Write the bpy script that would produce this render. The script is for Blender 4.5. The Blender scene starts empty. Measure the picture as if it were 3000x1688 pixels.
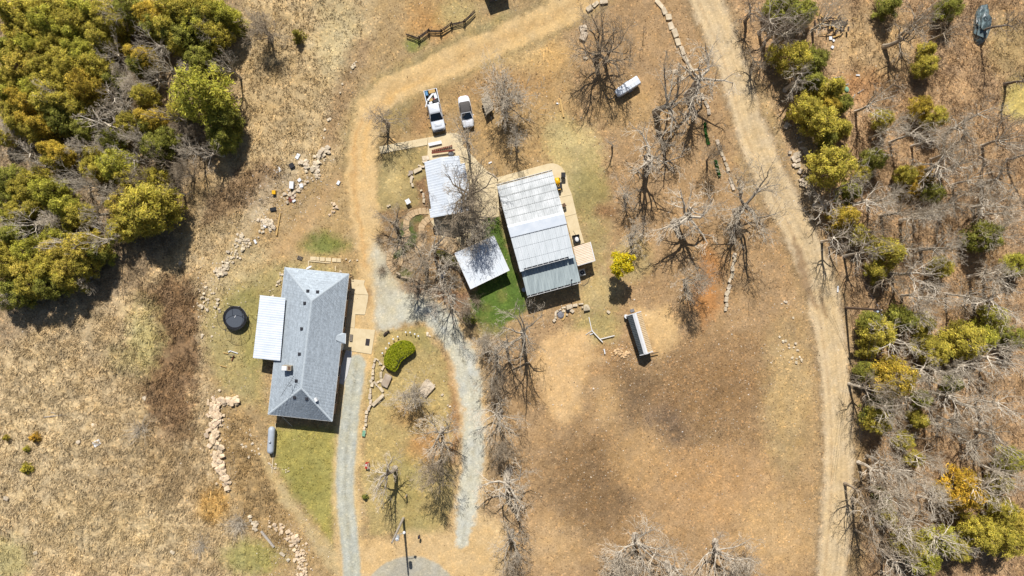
import bpy, bmesh, math, random
import numpy as np
from mathutils import Vector, Matrix

sc = bpy.context.scene
# ------------------------------------------------------------ camera, sky, sun, exposure
cam_d = bpy.data.cameras.new("camera")
cam = bpy.data.objects.new("camera", cam_d)
sc.collection.objects.link(cam)
cam.location = (0, 0, 100)
cam.rotation_euler = (0, 0, 0)
cam_d.sensor_width = 36
cam_d.lens = 24
cam_d.clip_start = 1
cam_d.clip_end = 5000
sc.camera = cam
SUN_EL = math.radians(49)
SUN_AZ = math.radians(-5)
sun_dir = Vector((math.sin(SUN_AZ) * math.cos(SUN_EL), math.cos(SUN_AZ) * math.cos(SUN_EL), math.sin(SUN_EL)))
world = bpy.data.worlds.new("World")
sc.world = world
world.use_nodes = True
wn = world.node_tree
bg = wn.nodes["Background"]
sky = wn.nodes.new("ShaderNodeTexSky")
sky.sky_type = 'NISHITA'
sky.sun_disc = False
sky.sun_elevation = SUN_EL
sky.sun_rotation = SUN_AZ
bg.inputs["Strength"].default_value = 0.055
wn.links.new(sky.outputs[0], bg.inputs[0])
sun_l = bpy.data.lights.new("sun", 'SUN')
sun_l.energy = 4.8
sun_l.angle = math.radians(0.5)
sun_l.color = (1.0, 0.97, 0.925)
sun_o = bpy.data.objects.new("sun", sun_l)
sun_o.rotation_euler = sun_dir.to_track_quat('Z', 'Y').to_euler()
sun_o.location = (0, 30, 60)
sc.collection.objects.link(sun_o)
vs = sc.view_settings
vs.view_transform = 'Standard'
vs.look = 'None'
vs.gamma = 1
vs.use_curve_mapping = False
vs.exposure = 0.45
sc.render.engine = 'CYCLES'
sc.cycles.max_bounces = 5
sc.cycles.diffuse_bounces = 2
sc.cycles.transparent_max_bounces = 8
K = 1.45           # what sunlit white would read as; photo colour / K = base colour

# ------------------------------------------------------------ helpers
S, H = .05, 100.
def P(px, py, z=0.):
    """point at height z seen at photograph pixel (px, py)"""
    k = 1 - z / H
    return Vector(((px - 1500) * S * k, (844 - py) * S * k, z))
def lin(c):
    c = c / 255.
    return c / 12.92 if c <= .04045 else ((c + .055) / 1.055) ** 2.4
def C(r, g, b, k=None):
    k = k or K
    return (lin(r) / k, lin(g) / k, lin(b) / k)
R = math.radians
def wloc(o):
    v = Vector((0, 0, 0))
    while o is not None:
        v += o.location
        o = o.parent
    return v
COL = sc.collection
def tag(o, label=None, cat=None, group=None, kind=None):
    if label: o["label"] = label
    if cat: o["category"] = cat
    if group: o["group"] = group
    if kind: o["kind"] = kind
    return o
def empty(name, loc, label, cat, group=None, rz=0, scale=1):
    o = bpy.data.objects.new(name, None)
    o.empty_display_size = .2
    o.location = loc
    o.rotation_euler = (0, 0, rz)
    o.scale = (scale,) * 3
    COL.objects.link(o)
    return tag(o, label, cat, group)
def copy_tree(o, parent=None):
    c = o.copy()
    COL.objects.link(c)
    c.parent = parent
    for ch in o.children:
        copy_tree(ch, c)
    return c

class MB:
    def __init__(s): s.V, s.F, s.col = [], [], []
    def add(s, vs, fs):
        n = len(s.V)
        s.V += [tuple(v) for v in vs]
        s.F += [tuple(n + i for i in f) for f in fs]
        return s
    def box(s, c, d, rz=0, tilt=None):
        x, y, z = d[0] / 2, d[1] / 2, d[2] / 2
        m = Matrix.Rotation(rz, 3, 'Z')
        if tilt: m = m @ tilt
        c = Vector(c)
        vs = [c + m @ Vector((a * x, b * y, e * z)) for a in (-1, 1) for b in (-1, 1) for e in (-1, 1)]
        return s.add(vs, [(0, 1, 3, 2), (4, 6, 7, 5), (0, 4, 5, 1), (2, 3, 7, 6), (0, 2, 6, 4), (1, 5, 7, 3)])
    def path(s, pts, rad, n=6, cap=True):
        pts = [Vector(p) for p in pts]
        if not hasattr(rad, '__len__'): rad = [rad] * len(pts)
        base = len(s.V)
        for i, p in enumerate(pts):
            d = (pts[min(i + 1, len(pts) - 1)] - pts[max(i - 1, 0)])
            d = d.normalized() if d.length > 1e-9 else Vector((0, 0, 1))
            a = d.cross(Vector((0, 0, 1)) if abs(d.z) < .9 else Vector((1, 0, 0))).normalized()
            b = d.cross(a)
            for k in range(n):
                t = 2 * math.pi * k / n
                s.V.append(tuple(p + (a * math.cos(t) + b * math.sin(t)) * rad[i]))
        for i in range(len(pts) - 1):
            for k in range(n):
                a0 = base + i * n + k
                a1 = base + i * n + (k + 1) % n
                s.F.append((a0, a1, a1 + n, a0 + n))
        if cap:
            s.F.append(tuple(base + k for k in range(n))[::-1])
            s.F.append(tuple(base + (len(pts) - 1) * n + k for k in range(n)))
        return s
    def prism(s, poly, z0, z1):
        n = len(poly)
        poly = [(p[0], p[1]) for p in poly]
        ar = sum(poly[i][0] * poly[(i + 1) % n][1] - poly[(i + 1) % n][0] * poly[i][1] for i in range(n))
        if ar < 0: poly = poly[::-1]
        vs = [(x, y, z0) for x, y in poly] + [(x, y, z1) for x, y in poly]
        fs = [tuple(range(n))[::-1], tuple(range(n, 2 * n))]
        fs += [(i, (i + 1) % n, n + (i + 1) % n, n + i) for i in range(n)]
        return s.add(vs, fs)
    def slab(s, pts, t):
        """closed slab: top polygon pts (3-D), thickness t straight down"""
        n = len(pts)
        vs = [tuple(p) for p in pts] + [(p[0], p[1], p[2] - t) for p in pts]
        fs = [tuple(range(n)), tuple(range(n, 2 * n))[::-1]] + [(i, n + i, n + (i + 1) % n, (i + 1) % n) for i in range(n)]
        return s.add(vs, fs)
    def loft(s, secs, cap=True):
        n = len(secs[0])
        b = len(s.V)
        for q in secs: s.V += [tuple(v) for v in q]
        for i in range(len(secs) - 1):
            for k in range(n):
                a0, a1 = b + i * n + k, b + i * n + (k + 1) % n
                s.F.append((a0, a1, a1 + n, a0 + n))
        if cap:
            s.F.append(tuple(b + k for k in range(n))[::-1])
            s.F.append(tuple(b + (len(secs) - 1) * n + k for k in range(n)))
        return s
    def sphere(s, c, r, nu=10, nv=6, sz=1):
        b = len(s.V)
        for j in range(nv + 1):
            t = math.pi * j / nv
            for i in range(nu):
                u = 2 * math.pi * i / nu
                s.V.append((c[0] + r * math.sin(t) * math.cos(u), c[1] + r * math.sin(t) * math.sin(u), c[2] + sz * r * math.cos(t)))
        for j in range(nv):
            for i in range(nu):
                s.F.append((b + j * nu + i, b + (j + 1) * nu + i, b + (j + 1) * nu + (i + 1) % nu, b + j * nu + (i + 1) % nu))
        return s
    def mesh(s, name, org=Vector((0, 0, 0)), smooth=False, fix=True):
        me = bpy.data.meshes.new(name)
        me.from_pydata([(v[0] - org[0], v[1] - org[1], v[2] - org[2]) for v in s.V], [], s.F)
        if fix:
            bm = bmesh.new(); bm.from_mesh(me)
            bmesh.ops.recalc_face_normals(bm, faces=bm.faces)
            bm.to_mesh(me); bm.free()
        if smooth:
            me.polygons.foreach_set("use_smooth", [True] * len(me.polygons))
        return me
    def build(s, name, mat, parent=None, smooth=False, world=True, fix=True, bevel=0):
        """one mesh object; world=True: vertices are given in world space"""
        if parent is None:
            a = np.array(s.V)
            org = Vector((float(a[:, 0].mean()), float(a[:, 1].mean()), float(a[:, 2].min())))
        else:
            org = wloc(parent) if world else Vector((0, 0, 0))
        o = bpy.data.objects.new(name, s.mesh(name, org, smooth, fix))
        COL.objects.link(o)
        if parent is None: o.location = org
        else: o.parent = parent
        o.data.materials.append(mat)
        if bevel:
            m = o.modifiers.new("bevel", 'BEVEL'); m.width = bevel; m.segments = 2; m.limit_method = 'ANGLE'
        return o

def np_mesh(name, V, F, mat, cols=None, attr="Col"):
    V = np.asarray(V, np.float32); F = np.asarray(F, np.int32)
    m, k = F.shape
    me = bpy.data.meshes.new(name)
    me.vertices.add(len(V)); me.vertices.foreach_set("co", V.ravel())
    me.loops.add(m * k); me.loops.foreach_set("vertex_index", F.ravel())
    me.polygons.add(m); me.polygons.foreach_set("loop_start", np.arange(0, m * k, k, dtype=np.int32))
    if cols is not None:
        a = me.attributes.new(attr, 'FLOAT_COLOR', 'POINT')
        a.data.foreach_set("color", np.asarray(cols, np.float32).ravel())
    me.update(calc_edges=True)
    me.validate()
    if mat: me.materials.append(mat)
    return me
def link_mesh(name, me, parent=None, loc=(0, 0, 0)):
    o = bpy.data.objects.new(name, me)
    COL.objects.link(o)
    o.location = loc
    o.parent = parent
    return o

# ------------------------------------------------------------ materials
def nd(nt, t, **kw):
    n = nt.nodes.new(t)
    for k, v in kw.items():
        if k.startswith('i_'): n.inputs[k[2:]].default_value = v
        else: setattr(n, k, v)
    return n
def new_mat(name):
    m = bpy.data.materials.new(name); m.use_nodes = True
    nt = m.node_tree
    return m, nt, nt.nodes["Principled BSDF"]
def rgba(c, f=1): return (c[0] * f, c[1] * f, c[2] * f, 1)
def mat(name, c, rough=.7, var=.15, scale=3., c2=None, metal=0, bump=0., detail=5, alpha=1, objcol=False, stretch=None, spec=.3, contrast=(.3, .7)):
    m, nt, b = new_mat(name)
    tc = nd(nt, 'ShaderNodeTexCoord')
    mp = nd(nt, 'ShaderNodeMapping')
    if stretch: mp.inputs['Scale'].default_value = stretch
    nt.links.new(tc.outputs['Object'], mp.inputs[0])
    no = nd(nt, 'ShaderNodeTexNoise'); no.inputs['Scale'].default_value = scale; no.inputs['Detail'].default_value = detail; no.inputs['Roughness'].default_value = .65
    nt.links.new(mp.outputs[0], no.inputs[0])
    cr = nd(nt, 'ShaderNodeValToRGB')
    cr.color_ramp.elements[0].position = contrast[0]; cr.color_ramp.elements[1].position = contrast[1]
    cr.color_ramp.elements[0].color = rgba(c2 if c2 else c, 1 if c2 else 1 - var)
    cr.color_ramp.elements[1].color = rgba(c, 1 if c2 else 1 + var)
    nt.links.new(no.outputs[0], cr.inputs[0])
    out = cr.outputs[0]
    if objcol:
        oi = nd(nt, 'ShaderNodeObjectInfo')
        mx = nd(nt, 'ShaderNodeMixRGB', blend_type='MULTIPLY'); mx.inputs[0].default_value = 1
        nt.links.new(out, mx.inputs[1]); nt.links.new(oi.outputs['Color'], mx.inputs[2])
        out = mx.outputs[0]
    nt.links.new(out, b.inputs['Base Color'])
    b.inputs['Roughness'].default_value = rough
    b.inputs['Metallic'].default_value = metal
    b.inputs['Specular IOR Level'].default_value = spec
    b.inputs['Alpha'].default_value = alpha
    if bump:
        bp = nd(nt, 'ShaderNodeBump'); bp.inputs['Strength'].default_value = bump; bp.inputs['Distance'].default_value = .05
        nt.links.new(no.outputs[0], bp.inputs['Height']); nt.links.new(bp.outputs[0], b.inputs['Normal'])
    return m
def attr_mat(name, rough=.9, objcol=False, transl=0., spec=.15, speck=0, sscale=8.):
    """colour from the mesh attribute Col (per leaf, stone, blade ...)"""
    m, nt, b = new_mat(name)
    at = nd(nt, 'ShaderNodeAttribute'); at.attribute_name = "Col"
    out = at.outputs['Color']
    if objcol:
        oi = nd(nt, 'ShaderNodeObjectInfo')
        mx = nd(nt, 'ShaderNodeMixRGB', blend_type='MULTIPLY'); mx.inputs[0].default_value = 1
        nt.links.new(out, mx.inputs[1]); nt.links.new(oi.outputs['Color'], mx.inputs[2])
        out = mx.outputs[0]
    if speck:
        tc = nd(nt, 'ShaderNodeTexCoord')
        no = nd(nt, 'ShaderNodeTexNoise'); no.inputs['Scale'].default_value = sscale; no.inputs['Detail'].default_value = 4
        nt.links.new(tc.outputs['Object'], no.inputs[0])
        mr = nd(nt, 'ShaderNodeMapRange'); mr.inputs[1].default_value = .3; mr.inputs[2].default_value = .7; mr.inputs[3].default_value = 1 - speck; mr.inputs[4].default_value = 1 + speck
        nt.links.new(no.outputs[0], mr.inputs[0])
        mx = nd(nt, 'ShaderNodeMixRGB', blend_type='MULTIPLY'); mx.inputs[0].default_value = 1
        nt.links.new(out, mx.inputs[1]); nt.links.new(mr.outputs[0], mx.inputs[2])
        out = mx.outputs[0]
    nt.links.new(out, b.inputs['Base Color'])
    b.inputs['Roughness'].default_value = rough
    b.inputs['Specular IOR Level'].default_value = spec
    if transl:
        tr = nd(nt, 'ShaderNodeBsdfTranslucent'); nt.links.new(out, tr.inputs[0])
        ms = nd(nt, 'ShaderNodeMixShader'); ms.inputs[0].default_value = transl
        o = nt.nodes['Material Output']
        nt.links.new(b.outputs[0], ms.inputs[1]); nt.links.new(tr.outputs[0], ms.inputs[2]); nt.links.new(ms.outputs[0], o.inputs[0])
    return m

M = {}
M['concrete'] = mat('concrete', C(236, 217, 178), .9, scale=.9, c2=C(218, 196, 154), bump=.15)
M['slab'] = mat('path_slab', C(218, 190, 150), .9, scale=2., c2=C(190, 158, 118), bump=.3)
M['white_metal'] = mat('white_metal', C(238, 243, 248), .45, scale=.8, c2=C(218, 226, 236), spec=.4)
M['white_metal2'] = mat('white_carport_metal', C(244, 247, 250), .45, scale=.5, c2=C(226, 234, 242), spec=.4)
M['galv'] = mat('weathered_galvanised_metal', C(220, 222, 222), .55, scale=.7, c2=C(176, 180, 180), stretch=(1.6, .8, 1), contrast=(.3, .65))
M['galv2'] = mat('pale_galvanised_metal', C(236, 240, 242), .5, scale=.7, c2=C(214, 220, 222), stretch=(2.5, .5, 1))
M['galv3'] = mat('grey_lean_to_metal', C(200, 211, 210), .55, scale=.8, c2=C(158, 170, 172), stretch=(3, .35, 1))
M['cream_metal'] = mat('cream_metal', C(246, 228, 205), .5, scale=1, c2=C(236, 208, 178))
M['tan_metal'] = mat('tan_metal', C(226, 200, 160), .6, scale=1.5, c2=C(204, 176, 136))
M['dark_metal'] = mat('dark_roof_metal', C(92, 100, 104), .5, scale=4, c2=C(66, 72, 76))
M['stain'] = mat('seam_grime', C(190, 192, 190), .8, scale=2., c2=C(162, 164, 162))
M['seam_grey'] = mat('light_grey_seam', C(196, 200, 202), .7)  # light grey of the lap seams across the white slope
M['trim'] = mat('white_trim', C(235, 235, 232), .5)
M['wall_brick'] = mat('tan_wall', C(170, 140, 115), .85, scale=6)
M['wall_white'] = mat('white_siding', C(225, 222, 215), .7)
M['wall_grey'] = mat('grey_steel_wall', C(180, 182, 182), .6)
M['glass'] = mat('dark_glass', C(22, 34, 46), .08, spec=.6)
M['wood'] = mat('fresh_timber', C(222, 185, 120), .75, scale=3, c2=C(195, 155, 92), stretch=(1, 6, 1))
M['old_wood'] = mat('weathered_timber', C(150, 140, 128), .85, scale=4, c2=C(105, 95, 85), stretch=(4, 1, 1))
M['grey_wood'] = mat('grey_plywood', C(196, 182, 158), .85, scale=2, c2=C(160, 146, 124))
M['red_wood'] = mat('red_brown_timber', C(135, 70, 48), .75, scale=5, c2=C(105, 52, 36))
M['pole_wood'] = mat('silver_pole_wood', C(205, 196, 184), .85, scale=2, c2=C(165, 152, 138), stretch=(3, 3, .4))
M['pole_brown'] = mat('brown_pole_wood', C(120, 100, 85), .85, scale=2)
M['rail_wood'] = mat('dark_split_rail', C(98, 82, 70), .9, scale=4, c2=C(58, 50, 46))
M['black'] = mat('black_plastic', C(36, 36, 40), .5)
M['dark'] = mat('dark_steel', C(52, 52, 58), .5)
M['mesh_black'] = mat('trampoline_mat_fabric', C(84, 90, 100), .7, scale=8)
M['net'] = mat('trampoline_net', C(30, 32, 36), .9, alpha=.1)
M['paint_white'] = mat('white_car_paint', C(246, 247, 250), .25, var=.03, spec=.5)
M['paint_silver'] = mat('silver_white_truck_paint', C(236, 240, 246), .28, var=.04, spec=.5)
M['softtop'] = mat('charcoal_soft_top', C(92, 88, 86), .9, scale=6)
M['tyre'] = mat('tyre_rubber', C(34, 33, 34), .85)
M['rim'] = mat('alloy_rim', C(170, 172, 176), .35)
M['lamp'] = mat('headlight_glass', C(215, 222, 228), .15, spec=.6)
M['tail'] = mat('red_light', C(150, 30, 28), .3)
M['tank'] = mat('grey_tank_paint', C(196, 204, 212), .4, scale=1.5, c2=C(176, 184, 194))
M['yellow'] = mat('yellow_paint', C(250, 190, 30), .4)
M['red'] = mat('red_paint', C(176, 48, 42), .5)
M['blue'] = mat('blue_plastic', C(90, 150, 195), .5)
M['white'] = mat('white_plastic', C(240, 240, 240), .5, var=.05)
M['tarp'] = mat('glossy_dark_tarp', C(120, 138, 140), .25, scale=1.3, c2=C(38, 48, 54), spec=.6, bump=.5, contrast=(.35, .6))
M['ash'] = mat('grey_ash', C(170, 168, 172), .95, scale=8, c2=C(90, 88, 90))
M['brown_fabric'] = mat('brown_fabric', C(110, 84, 66), .8)
M['green'] = mat('green_plastic', C(130, 175, 145), .6)
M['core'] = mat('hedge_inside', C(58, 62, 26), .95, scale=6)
M['bark_grey'] = mat('grey_bark', C(214, 205, 190), .9, scale=2.5, c2=C(158, 146, 130), stretch=(1, 1, .4), bump=.3, objcol=True)
M['twig'] = mat('bare_twigs', C(228, 216, 196), .9, scale=2., c2=C(190, 174, 152), objcol=True)
M['bark_dark'] = mat('cedar_bark', C(120, 98, 80), .95, scale=3)
M['leaf'] = attr_mat('evergreen_sprays', .85, objcol=True, transl=.3)
M['yellow_leaf'] = attr_mat('yellow_blossom', .85, objcol=False, transl=.35)
M['litter'] = attr_mat('dry_leaves_and_grass', .95, transl=.1)
M['stone'] = mat('limestone', C(246, 230, 204), .92, scale=1.6, c2=C(206, 184, 154), bump=.4, objcol=True)
M['shingle'] = attr_mat('asphalt_shingle', .9, speck=.12, sscale=5)
M['pebble'] = attr_mat('loose_stone_bits', .92)
# ------------------------------------------------------------ ground colour zones (photograph pixels -> metres by 0.05)
def _hash(ix, iy, seed):
    h = (ix.astype(np.int64) * 374761393 + iy.astype(np.int64) * 668265263 + seed * 1442695041) & 0xFFFFFFFF
    h = ((h ^ (h >> 13)) * 1274126177) & 0xFFFFFFFF
    return ((h ^ (h >> 16)) & 0xFFFF) / 65535.
def vnoise(x, y, seed=0):
    ix, iy = np.floor(x), np.floor(y)
    fx, fy = x - ix, y - iy
    fx = fx * fx * (3 - 2 * fx); fy = fy * fy * (3 - 2 * fy)
    ix = ix.astype(np.int64); iy = iy.astype(np.int64)
    a, b = _hash(ix, iy, seed), _hash(ix + 1, iy, seed)
    c, d = _hash(ix, iy + 1, seed), _hash(ix + 1, iy + 1, seed)
    return (a * (1 - fx) + b * fx) * (1 - fy) + (c * (1 - fx) + d * fx) * fy
def fbm(x, y, seed=0, o=4, g=.55):
    s, a, t = 0, 1, 0
    for i in range(o):
        s = s + a * vnoise(x * 2 ** i, y * 2 ** i, seed + i * 17); t += a; a *= g
    return s / t * 2 - 1
def seg_dist(px, py, a, b):
    dx, dy = b[0] - a[0], b[1] - a[1]
    t = np.clip(((px - a[0]) * dx + (py - a[1]) * dy) / (dx * dx + dy * dy + 1e-9), 0, 1)
    return np.hypot(px - a[0] - t * dx, py - a[1] - t * dy), t
def sd_poly(px, py, poly):
    d = np.full(px.shape, 1e9); ins = np.zeros(px.shape, bool)
    for i in range(len(poly)):
        a, b = poly[i], poly[(i + 1) % len(poly)]
        d = np.minimum(d, seg_dist(px, py, a, b)[0])
        if a[1] != b[1]:
            c = ((a[1] > py) != (b[1] > py)) & (px < (b[0] - a[0]) * (py - a[1]) / (b[1] - a[1]) + a[0])
            ins ^= c
    return np.where(ins, -d, d)
def sd_line(px, py, pts):
    """pts: (x, y, half width)"""
    out = np.full(px.shape, 1e9)
    for a, b in zip(pts, pts[1:]):
        d, t = seg_dist(px, py, a, b)
        out = np.minimum(out, d - (a[2] + (b[2] - a[2]) * t))
    return out
def smooth(pts, n=6):
    """Catmull-Rom through pts of any dimension"""
    p = [np.array(q, float) for q in pts]
    p = [2 * p[0] - p[1]] + p + [2 * p[-1] - p[-2]]
    out = []
    for i in range(1, len(p) - 2):
        for k in range(n):
            t = k / n
            out.append(.5 * (2 * p[i] + (p[i + 1] - p[i - 1]) * t + (2 * p[i - 1] - 5 * p[i] + 4 * p[i + 1] - p[i + 2]) * t * t + (3 * p[i] - p[i - 1] - 3 * p[i + 1] + p[i + 2]) * t ** 3))
    out.append(p[-2])
    return [tuple(q) for q in out]

ROAD = smooth([(2040, -60, 38), (2066, 0, 38), (2140, 175, 34), (2190, 349, 35), (2250, 500, 37), (2322, 640, 37), (2378, 757, 38), (2407, 844, 37), (2440, 1048, 36), (2456, 1252, 35), (2455, 1484, 36), (2437, 1683, 36), (2430, 1760, 36)], 3)
DRIVE = smooth([(1800, -70, 38), (1700, 2, 40), (1560, 78, 36), (1400, 148, 38), (1250, 215, 38), (1132, 275, 38), (1078, 345, 36), (1062, 430, 36), (1058, 520, 40), (1068, 620, 40), (1085, 740, 32), (1078, 850, 26), (1068, 960, 34), (1055, 1060, 30)], 3)
LOOP = smooth([(1100, 720, 14), (1130, 830, 34), (1170, 903, 38), (1255, 910, 30), (1325, 985, 36), (1368, 1090, 34), (1388, 1200, 31), (1388, 1330, 34), (1372, 1450, 30), (1358, 1570, 20), (1350, 1600, 10)], 3)
STRIP = smooth([(1044, 1068, 27), (1028, 1200, 27), (1013, 1350, 27), (1013, 1480, 26), (1026, 1600, 26), (1032, 1700, 26), (1034, 1750, 26)], 3)
CULDESAC = (1204, 1776, 146)

Z = []   # (kind, data, feather px, edge noise px, colour, strength, tuft density, leaf density)
def zone(kind, data, fea, nse, col, stg=1., tuft=None, leaf=None): Z.append((kind, data, fea, nse, C(*col), stg, tuft, leaf))
# woods and fields
zone('poly', [(-60, 900), (300, 880), (540, 760), (640, 820), (610, 1100), (650, 1400), (760, 1690), (860, 1800), (-60, 1800)], 40, 30, (205, 175, 133), 1, .9, .1)
zone('poly', [(690, -60), (1100, -60), (1085, 150), (1010, 330), (1000, 480), (880, 520), (740, 640), (560, 860), (430, 850), (560, 650), (690, 420)], 40, 30, (204, 174, 130), 1, .7, .2)
zone('poly', [(-60, -60), (700, -60), (705, 300), (640, 470), (520, 560), (510, 720), (400, 840), (100, 960), (-60, 1050)], 30, 25, (178, 150, 116), 1, .3, .9)
zone('poly', [(2110, -60), (3060, -60), (3060, 1800), (2520, 1800), (2520, 1200), (2480, 900), (2360, 600), (2230, 300)], 30, 30, (190, 152, 112), 1, .25, 1.)
zone('poly', [(1640, -60), (2060, -60), (2180, 330), (2290, 600), (2350, 850), (2390, 1100), (2400, 1750), (1480, 1750), (1470, 1300), (1440, 1050), (1540, 930), (1680, 880), (1700, 640), (1620, 420), (1680, 250)], 50, 40, (180, 144, 104), 1, .1, .55)
# left field details
zone('poly', [(415, 840), (560, 800), (600, 940), (575, 1150), (560, 1300), (470, 1290), (420, 1130), (440, 960)], 30, 40, (146, 112, 80), .9, 1, .1)
zone('poly', [(420, 1280), (560, 1240), (600, 1430), (560, 1520), (440, 1460)], 40, 40, (172, 142, 104), .5, 1, .1)
zone('poly', [(690, 500), (800, 470), (850, 520), (800, 590), (690, 620), (600, 660), (610, 570)], 25, 25, (156, 124, 92), .85, 1, .1)
zone('poly', [(660, 1210), (720, 1190), (760, 1330), (830, 1480), (860, 1600), (800, 1640), (700, 1500), (660, 1340)], 18, 18, (172, 140, 96), .85, .9, .1)
zone('blob', (625, 1480, 42, 60), 20, 20, (205, 158, 86), .9, 1, 0)
zone('blob', (425, 980, 50, 90), 30, 30, (200, 184, 122), .7, 1, 0)
zone('blob', (380, 1050, 60, 40), 30, 30, (188, 168, 112), .6, 1, 0)
zone('blob', (100, 1300, 160, 220), 80, 60, (214, 186, 144), .6)
zone('blob', (300, 1550, 220, 90), 60, 50, (212, 184, 140), .6)
zone('blob', (740, 1630, 90, 50), 25, 20, (160, 152, 84), .8, .5, 0)
zone('blob', (30, 1640, 60, 60), 25, 20, (182, 172, 112), .6, .6, 0)
zone('blob', (780, 260, 110, 160), 50, 50, (196, 164, 118), .7)
zone('blob', (990, 110, 60, 110), 40, 30, (212, 188, 142), .8, .4)
zone('line', smooth([(1060, 140, 30), (985, 330, 24), (960, 420, 20)], 3), 24, 22, (158, 126, 92), .75, .3, .6)
zone('line', smooth([(1030, 400, 10), (1120, 250, 14), (1300, 150, 16), (1480, 55, 14)], 3), 26, 10, (172, 158, 104), .75, .3, .1)
zone('blob', (1270, 60, 80, 55), 40, 30, (196, 146, 88), .85, .2)
zone('blob', (1212, 128, 26, 16), 12, 8, (130, 138, 62), .8, .2)
zone('blob', (1340, 40, 60, 40), 30, 20, (186, 166, 112), .7)
zone('poly', [(1010, 480), (1025, 640), (1050, 780), (985, 780), (870, 760), (830, 720), (900, 600)], 24, 18, (186, 154, 108), .9, .2, .2)
zone('line', smooth([(1010, 500, 14), (930, 600, 22), (860, 700, 22), (790, 740, 14)], 3), 22, 14, (196, 158, 112), .9, .05, 0)
zone('blob', (955, 715, 60, 34), 20, 12, (120, 128, 58), .85, .3, 0)
zone('blob', (900, 800, 90, 30), 25, 18, (176, 164, 108), .7, .2)
zone('line', smooth([(880, 460, 10), (850, 520, 20), (780, 570, 22), (740, 640, 18), (700, 715, 16), (640, 800, 18), (600, 890, 14), (590, 1000, 8)], 3), 20, 22, (208, 184, 150), .6, .2, 0)
# house lawn
zone('poly', [(590, 880), (700, 800), (820, 770), (840, 900), (760, 1060), (780, 1200), (640, 1140), (600, 1010)], 30, 22, (180, 160, 106), .9, .3, .2)
zone('blob', (715, 900, 60, 55), 25, 18, (158, 146, 82), .7, .3, 0)
zone('blob', (750, 1020, 40, 80), 22, 15, (160, 148, 84), .7, .3, 0)
zone('poly', [(800, 1250), (990, 1255), (984, 1400), (975, 1500), (972, 1610), (860, 1440), (802, 1370)], 16, 12, (172, 158, 84), .95, .35, .1)
zone('blob', (890, 1420, 60, 60), 30, 20, (150, 140, 74), .6)
zone('line', smooth([(770, 1330, 8), (820, 1440, 10), (900, 1540, 14), (985, 1660, 26)], 3), 12, 9, (206, 178, 130), .8, .2, 0)
zone('poly', [(640, 760), (700, 700), (800, 720), (780, 790), (690, 840), (610, 900), (600, 830)], 30, 25, (196, 170, 126), .8, .4)
# middle yard
zone('poly', [(1095, 420), (1140, 300), (1240, 260), (1400, 240), (1600, 180), (1690, 300), (1640, 480), (1460, 510), (1380, 440), (1250, 400)], 30, 25, (184, 148, 100), .9, .15, .5)
zone('blob', (1170, 330, 55, 55), 25, 20, (160, 140, 92), .7, .2, .2)
zone('blob', (1230, 350, 35, 50), 20, 16, (164, 124, 84), .7, .1, .8)
zone('blob', (1490, 250, 130, 50), 35, 30, (170, 132, 90), .7, .1, .8)
zone('blob', (1610, 170, 60, 40), 30, 20, (208, 158, 92), .8)
zone('blob', (1500, 160, 140, 40), 30, 25, (206, 172, 120), .7)
zone('poly', [(1110, 440), (1250, 425), (1270, 600), (1180, 620), (1110, 640), (1090, 560)], 14, 12, (172, 150, 100), .9, .2, .2)
zone('blob', (1160, 540, 30, 40), 14, 10, (206, 178, 122), .8)
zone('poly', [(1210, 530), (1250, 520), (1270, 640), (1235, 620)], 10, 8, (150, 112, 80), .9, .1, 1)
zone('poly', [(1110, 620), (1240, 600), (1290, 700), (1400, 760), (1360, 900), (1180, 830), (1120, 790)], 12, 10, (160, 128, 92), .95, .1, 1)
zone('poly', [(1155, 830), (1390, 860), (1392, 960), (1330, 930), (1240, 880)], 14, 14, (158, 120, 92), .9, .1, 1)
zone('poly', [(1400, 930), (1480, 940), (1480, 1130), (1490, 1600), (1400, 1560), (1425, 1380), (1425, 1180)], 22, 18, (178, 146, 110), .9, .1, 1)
zone('blob', (1690, 470, 80, 110), 28, 30, (208, 184, 128), .85, .2, .2)
zone('blob', (1640, 400, 55, 60), 28, 25, (200, 176, 120), .7, .2, .3)
zone('blob', (1725, 560, 55, 100), 28, 25, (158, 142, 90), .85, .25, .2)
zone('blob', (1740, 700, 40, 90), 26, 22, (172, 154, 102), .7, .2, .2)
zone('blob', (1755, 860, 60, 60), 26, 22, (196, 170, 116), .8, .2, .2)
zone('blob', (1850, 760, 60, 60), 26, 22, (196, 168, 114), .8, .2, .3)
zone('blob', (1770, 620, 30, 20), 12, 10, (150, 108, 76), .7, 0, 1)
zone('blob', (1830, 320, 90, 70), 40, 30, (198, 160, 108), .6)
zone('blob', (1740, 960, 70, 60), 25, 20, (178, 160, 100), .7, .3, .2)
zone('blob', (1770, 1050, 70, 40), 25, 20, (190, 145, 96), .7, 0, .4)
zone('poly', [(1590, 985), (1725, 960), (1745, 1030), (1760, 1060), (1720, 1080), (1700, 1200), (1650, 1250), (1600, 1180), (1560, 1080)], 22, 18, (222, 180, 128), .95, 0, .1)
zone('poly', [(1850, 900), (1960, 905), (1985, 950), (1990, 1020), (1930, 1060), (1900, 1000)], 20, 18, (226, 184, 128), .95, 0, 0)
zone('poly', [(2070, 690), (2110, 770), (2110, 900), (2060, 960), (2020, 900), (2050, 790)], 26, 22, (194, 132, 74), .85, 0, .3)
zone('poly', [(1760, 1130), (1860, 1080), (2030, 1080), (2180, 1000), (2300, 1080), (2290, 1300), (2150, 1340), (1990, 1330), (1900, 1360), (1830, 1300), (1780, 1220)], 60, 60, (156, 124, 88), .8, 0, 1)
zone('blob', (1935, 1250, 85, 70), 44, 40, (128, 106, 88), .9, 0, 1)
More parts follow.
